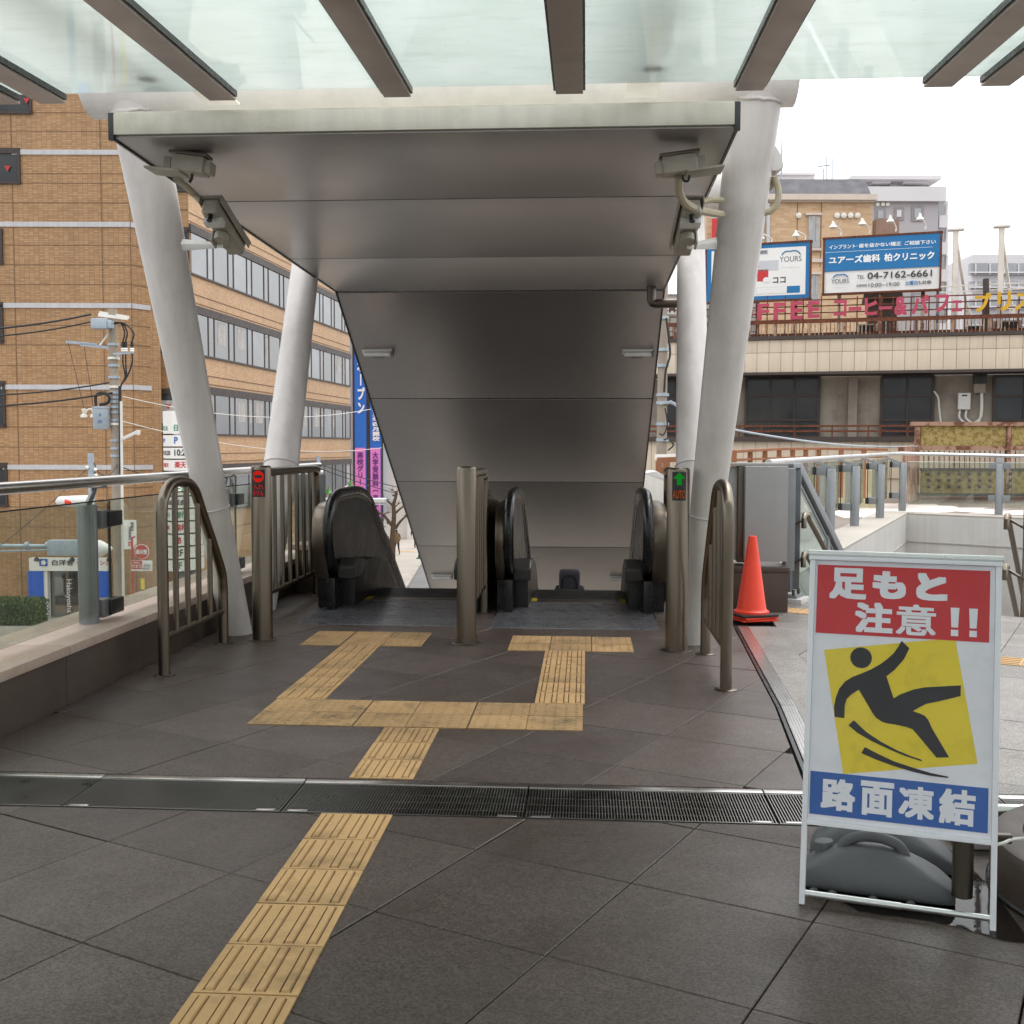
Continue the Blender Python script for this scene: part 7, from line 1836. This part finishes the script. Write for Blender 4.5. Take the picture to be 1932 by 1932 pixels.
# ================================================================== people
def skin_body(name, joints, edges, mats, zbands, loc, rz, label, scale=1.0):
    """joints: name -> (x, y, z, radius); one skinned, subdivided surface; zbands choose cloth by height"""
    names = list(joints); idx = {n: i for i, n in enumerate(names)}
    me = bpy.data.meshes.new(name); me.from_pydata([joints[n][:3] for n in names], [(idx[a], idx[b]) for a, b in edges], [])
    ob = bpy.data.objects.new(name, me); COL.objects.link(ob)
    md = ob.modifiers.new('skin', 'SKIN'); md.use_smooth_shade = True
    for i, n in enumerate(names):
        r = joints[n][3]; r = r if isinstance(r, tuple) else (r, r); me.skin_vertices[0].data[i].radius = r
    me.skin_vertices[0].data[0].use_root = True
    sb_ = ob.modifiers.new('sub', 'SUBSURF'); sb_.levels = 2; sb_.render_levels = 2
    m2 = bpy.data.meshes.new_from_object(ob.evaluated_get(bpy.context.evaluated_depsgraph_get()))
    bpy.data.objects.remove(ob); bpy.data.meshes.remove(me)
    m2.materials.clear()
    for m in mats: m2.materials.append(MATS[m])
    for p in m2.polygons:
        p.material_index = zbands(p.center); p.use_smooth = True
    m2.name = name
    t = thing('person', label, 'person', loc, rz); t.scale = (scale,) * 3
    b = bpy.data.objects.new('body', m2); COL.objects.link(b); b.parent = t; MW[b] = MW[t].copy()
    return t
pm('cloth_black', S(38, 37, 40), .85, var=.15, vs=9); pm('cloth_brown', S(122, 96, 66), .85, var=.15, vs=9); pm('cloth_navy', S(44, 48, 66), .85, var=.15, vs=9); pm('skin', S(214, 168, 140), .5, var=.04); pm('hair_dark', S(34, 28, 26), .6, var=.15, vs=20); pm('trousers_dark', S(40, 40, 46), .85, var=.12)
pm('pack_grey', S(58, 54, 60), .75, var=.12, vs=7, fine=.1)
def fig(walk=0.0, bow=0.0):
    s = walk
    J = dict(pelvis=(0, 0, .92, (.15, .11)), belly=(0, .0, 1.08, (.145, .10)), chest=(0, .02 + bow * .06, 1.28, (.17, .115)), neck0=(0, .04 + bow * .10, 1.42, .07), neck1=(0, .06 + bow * .16, 1.50 - bow * .04, .055), head0=(0, .08 + bow * .22, 1.57 - bow * .07, (.075, .09)), head1=(0, .09 + bow * .26, 1.66 - bow * .10, (.072, .085)),
             ls=(-.18, .02 + bow * .06, 1.36, .062), le=(-.24, -.02 - s * .12, 1.10, .045), lw=(-.23, .06 - s * .2 + bow * .12, .88, .034), lh=(-.23, .09 - s * .22 + bow * .14, .80, .03),
             rs=(.18, .02 + bow * .06, 1.36, .062), re=(.24, -.02 + s * .12, 1.10, .045), rw=(.23, .08 + s * .22 + bow * .12, .90, .034), rh=(.23, .11 + s * .25 + bow * .14, .82, .03),
             lhip=(-.09, 0, .86, .095), lk=(-.10, .03 + s * .22, .48, .062), la=(-.10, -.02 + s * .22, .09, .042), lt=(-.11, .14 + s * .24, .035, .035),
             rhip=(.09, 0, .86, .095), rk=(.10, .03 - s * .08, .49, .062), ra=(.10, -.03 - s * .34, .12 + s * .06, .042), rt=(.11, .11 - s * .26, .04, .035))
    E_ = [('pelvis', 'belly'), ('belly', 'chest'), ('chest', 'neck0'), ('neck0', 'neck1'), ('neck1', 'head0'), ('head0', 'head1'), ('chest', 'ls'), ('ls', 'le'), ('le', 'lw'), ('lw', 'lh'), ('chest', 'rs'), ('rs', 're'), ('re', 'rw'), ('rw', 'rh'), ('pelvis', 'lhip'), ('lhip', 'lk'), ('lk', 'la'), ('la', 'lt'), ('pelvis', 'rhip'), ('rhip', 'rk'), ('rk', 'ra'), ('ra', 'rt')]
    return J, E_
def bands(c):
    if c.z > 1.60 or (c.z > 1.47 and c.y < .07): return 3
    if c.z > 1.47: return 2
    if abs(c.x) > .19 and c.z < .90: return 2
    if c.z > .80: return 0
    return 1
J, E_ = fig(0, .9)
def bands_esc(c):
    if c.z > 1.40 and c.y > .02: return 3 if c.z > 1.47 or c.y < .22 else 2
    if abs(c.x) > .19 and c.z < .90: return 2
    return 0 if c.z > .80 else 1
pz = PY(1075, 1078, 14.4)
fz = None
for o in bpy.data.objects:
    if o.name.startswith('step') and o.parent and o.parent.name.startswith('escalator.001'):
        wy = o.location.y + MW[o.parent].translation.y
        if wy <= 14.5 < wy + .4: fz = o.location.z + MW[o.parent].translation.z + .01; fy = wy + .16
if fz is None: fz, fy = -1.55, 14.5
per = skin_body('person', J, E_, ['cloth_black', 'trousers_dark', 'skin', 'hair_dark'], bands_esc, (pz.x, fy, fz), 0, 'person in dark clothes with a backpack riding down the right escalator', .86)
bk = thing('backpack', 'dark grey backpack with front pocket on the person on the escalator', 'backpack', (pz.x, fy, fz))
c = V(pz.x, fy - .17, fz + 1.17)
MB().fbox(c, (1, 0, 0), (0, 1, 0), (0, 0, 1), (.27, .16, .56)).build('main_bag', 'pack_grey', bk, bevel=.07, seg=4)
MB().fbox(c + V(0, -.085, -.10), (1, 0, 0), (0, 1, 0), (0, 0, 1), (.21, .06, .26)).build('front_pocket', 'pack_grey', bk, bevel=.025, seg=3)
MB().tube(spline([c + V(-.085, -.083, .0), c + V(-.095, -.083, .12), c + V(-.05, -.083, .20), c + V(.05, -.083, .20), c + V(.095, -.083, .12), c + V(.085, -.083, .0)]), .006, 6).build('zip', 'black_plastic', bk)
for s in (-1, 1): MB().tube(spline([c + V(s * .09, .07, .24), c + V(s * .12, .20, .22), c + V(s * .12, .30, .05), c + V(s * .12, .12, -.22)]), .016, 6).build('strap', 'black_plastic', bk)
for (px, py, m, rz, lab, sc) in ((749, 1047, 'cloth_brown', .4, 'person in a brown coat walking beside the bare tree', 1.0), (783, 1034, 'cloth_navy', -.3, 'person in dark trousers walking on the far pavement by the roof edge', 1.0), (771, 998, 'cloth_black', 2.6, 'person in black walking past the white building far down the street', 1.0)):
    J, E_ = fig(.8, 0)
    p = PZ(px, py, STREET + .15)
    skin_body('person', J, E_, [m, 'trousers_dark', 'skin', 'hair_dark'], bands, p, rz, lab, sc)
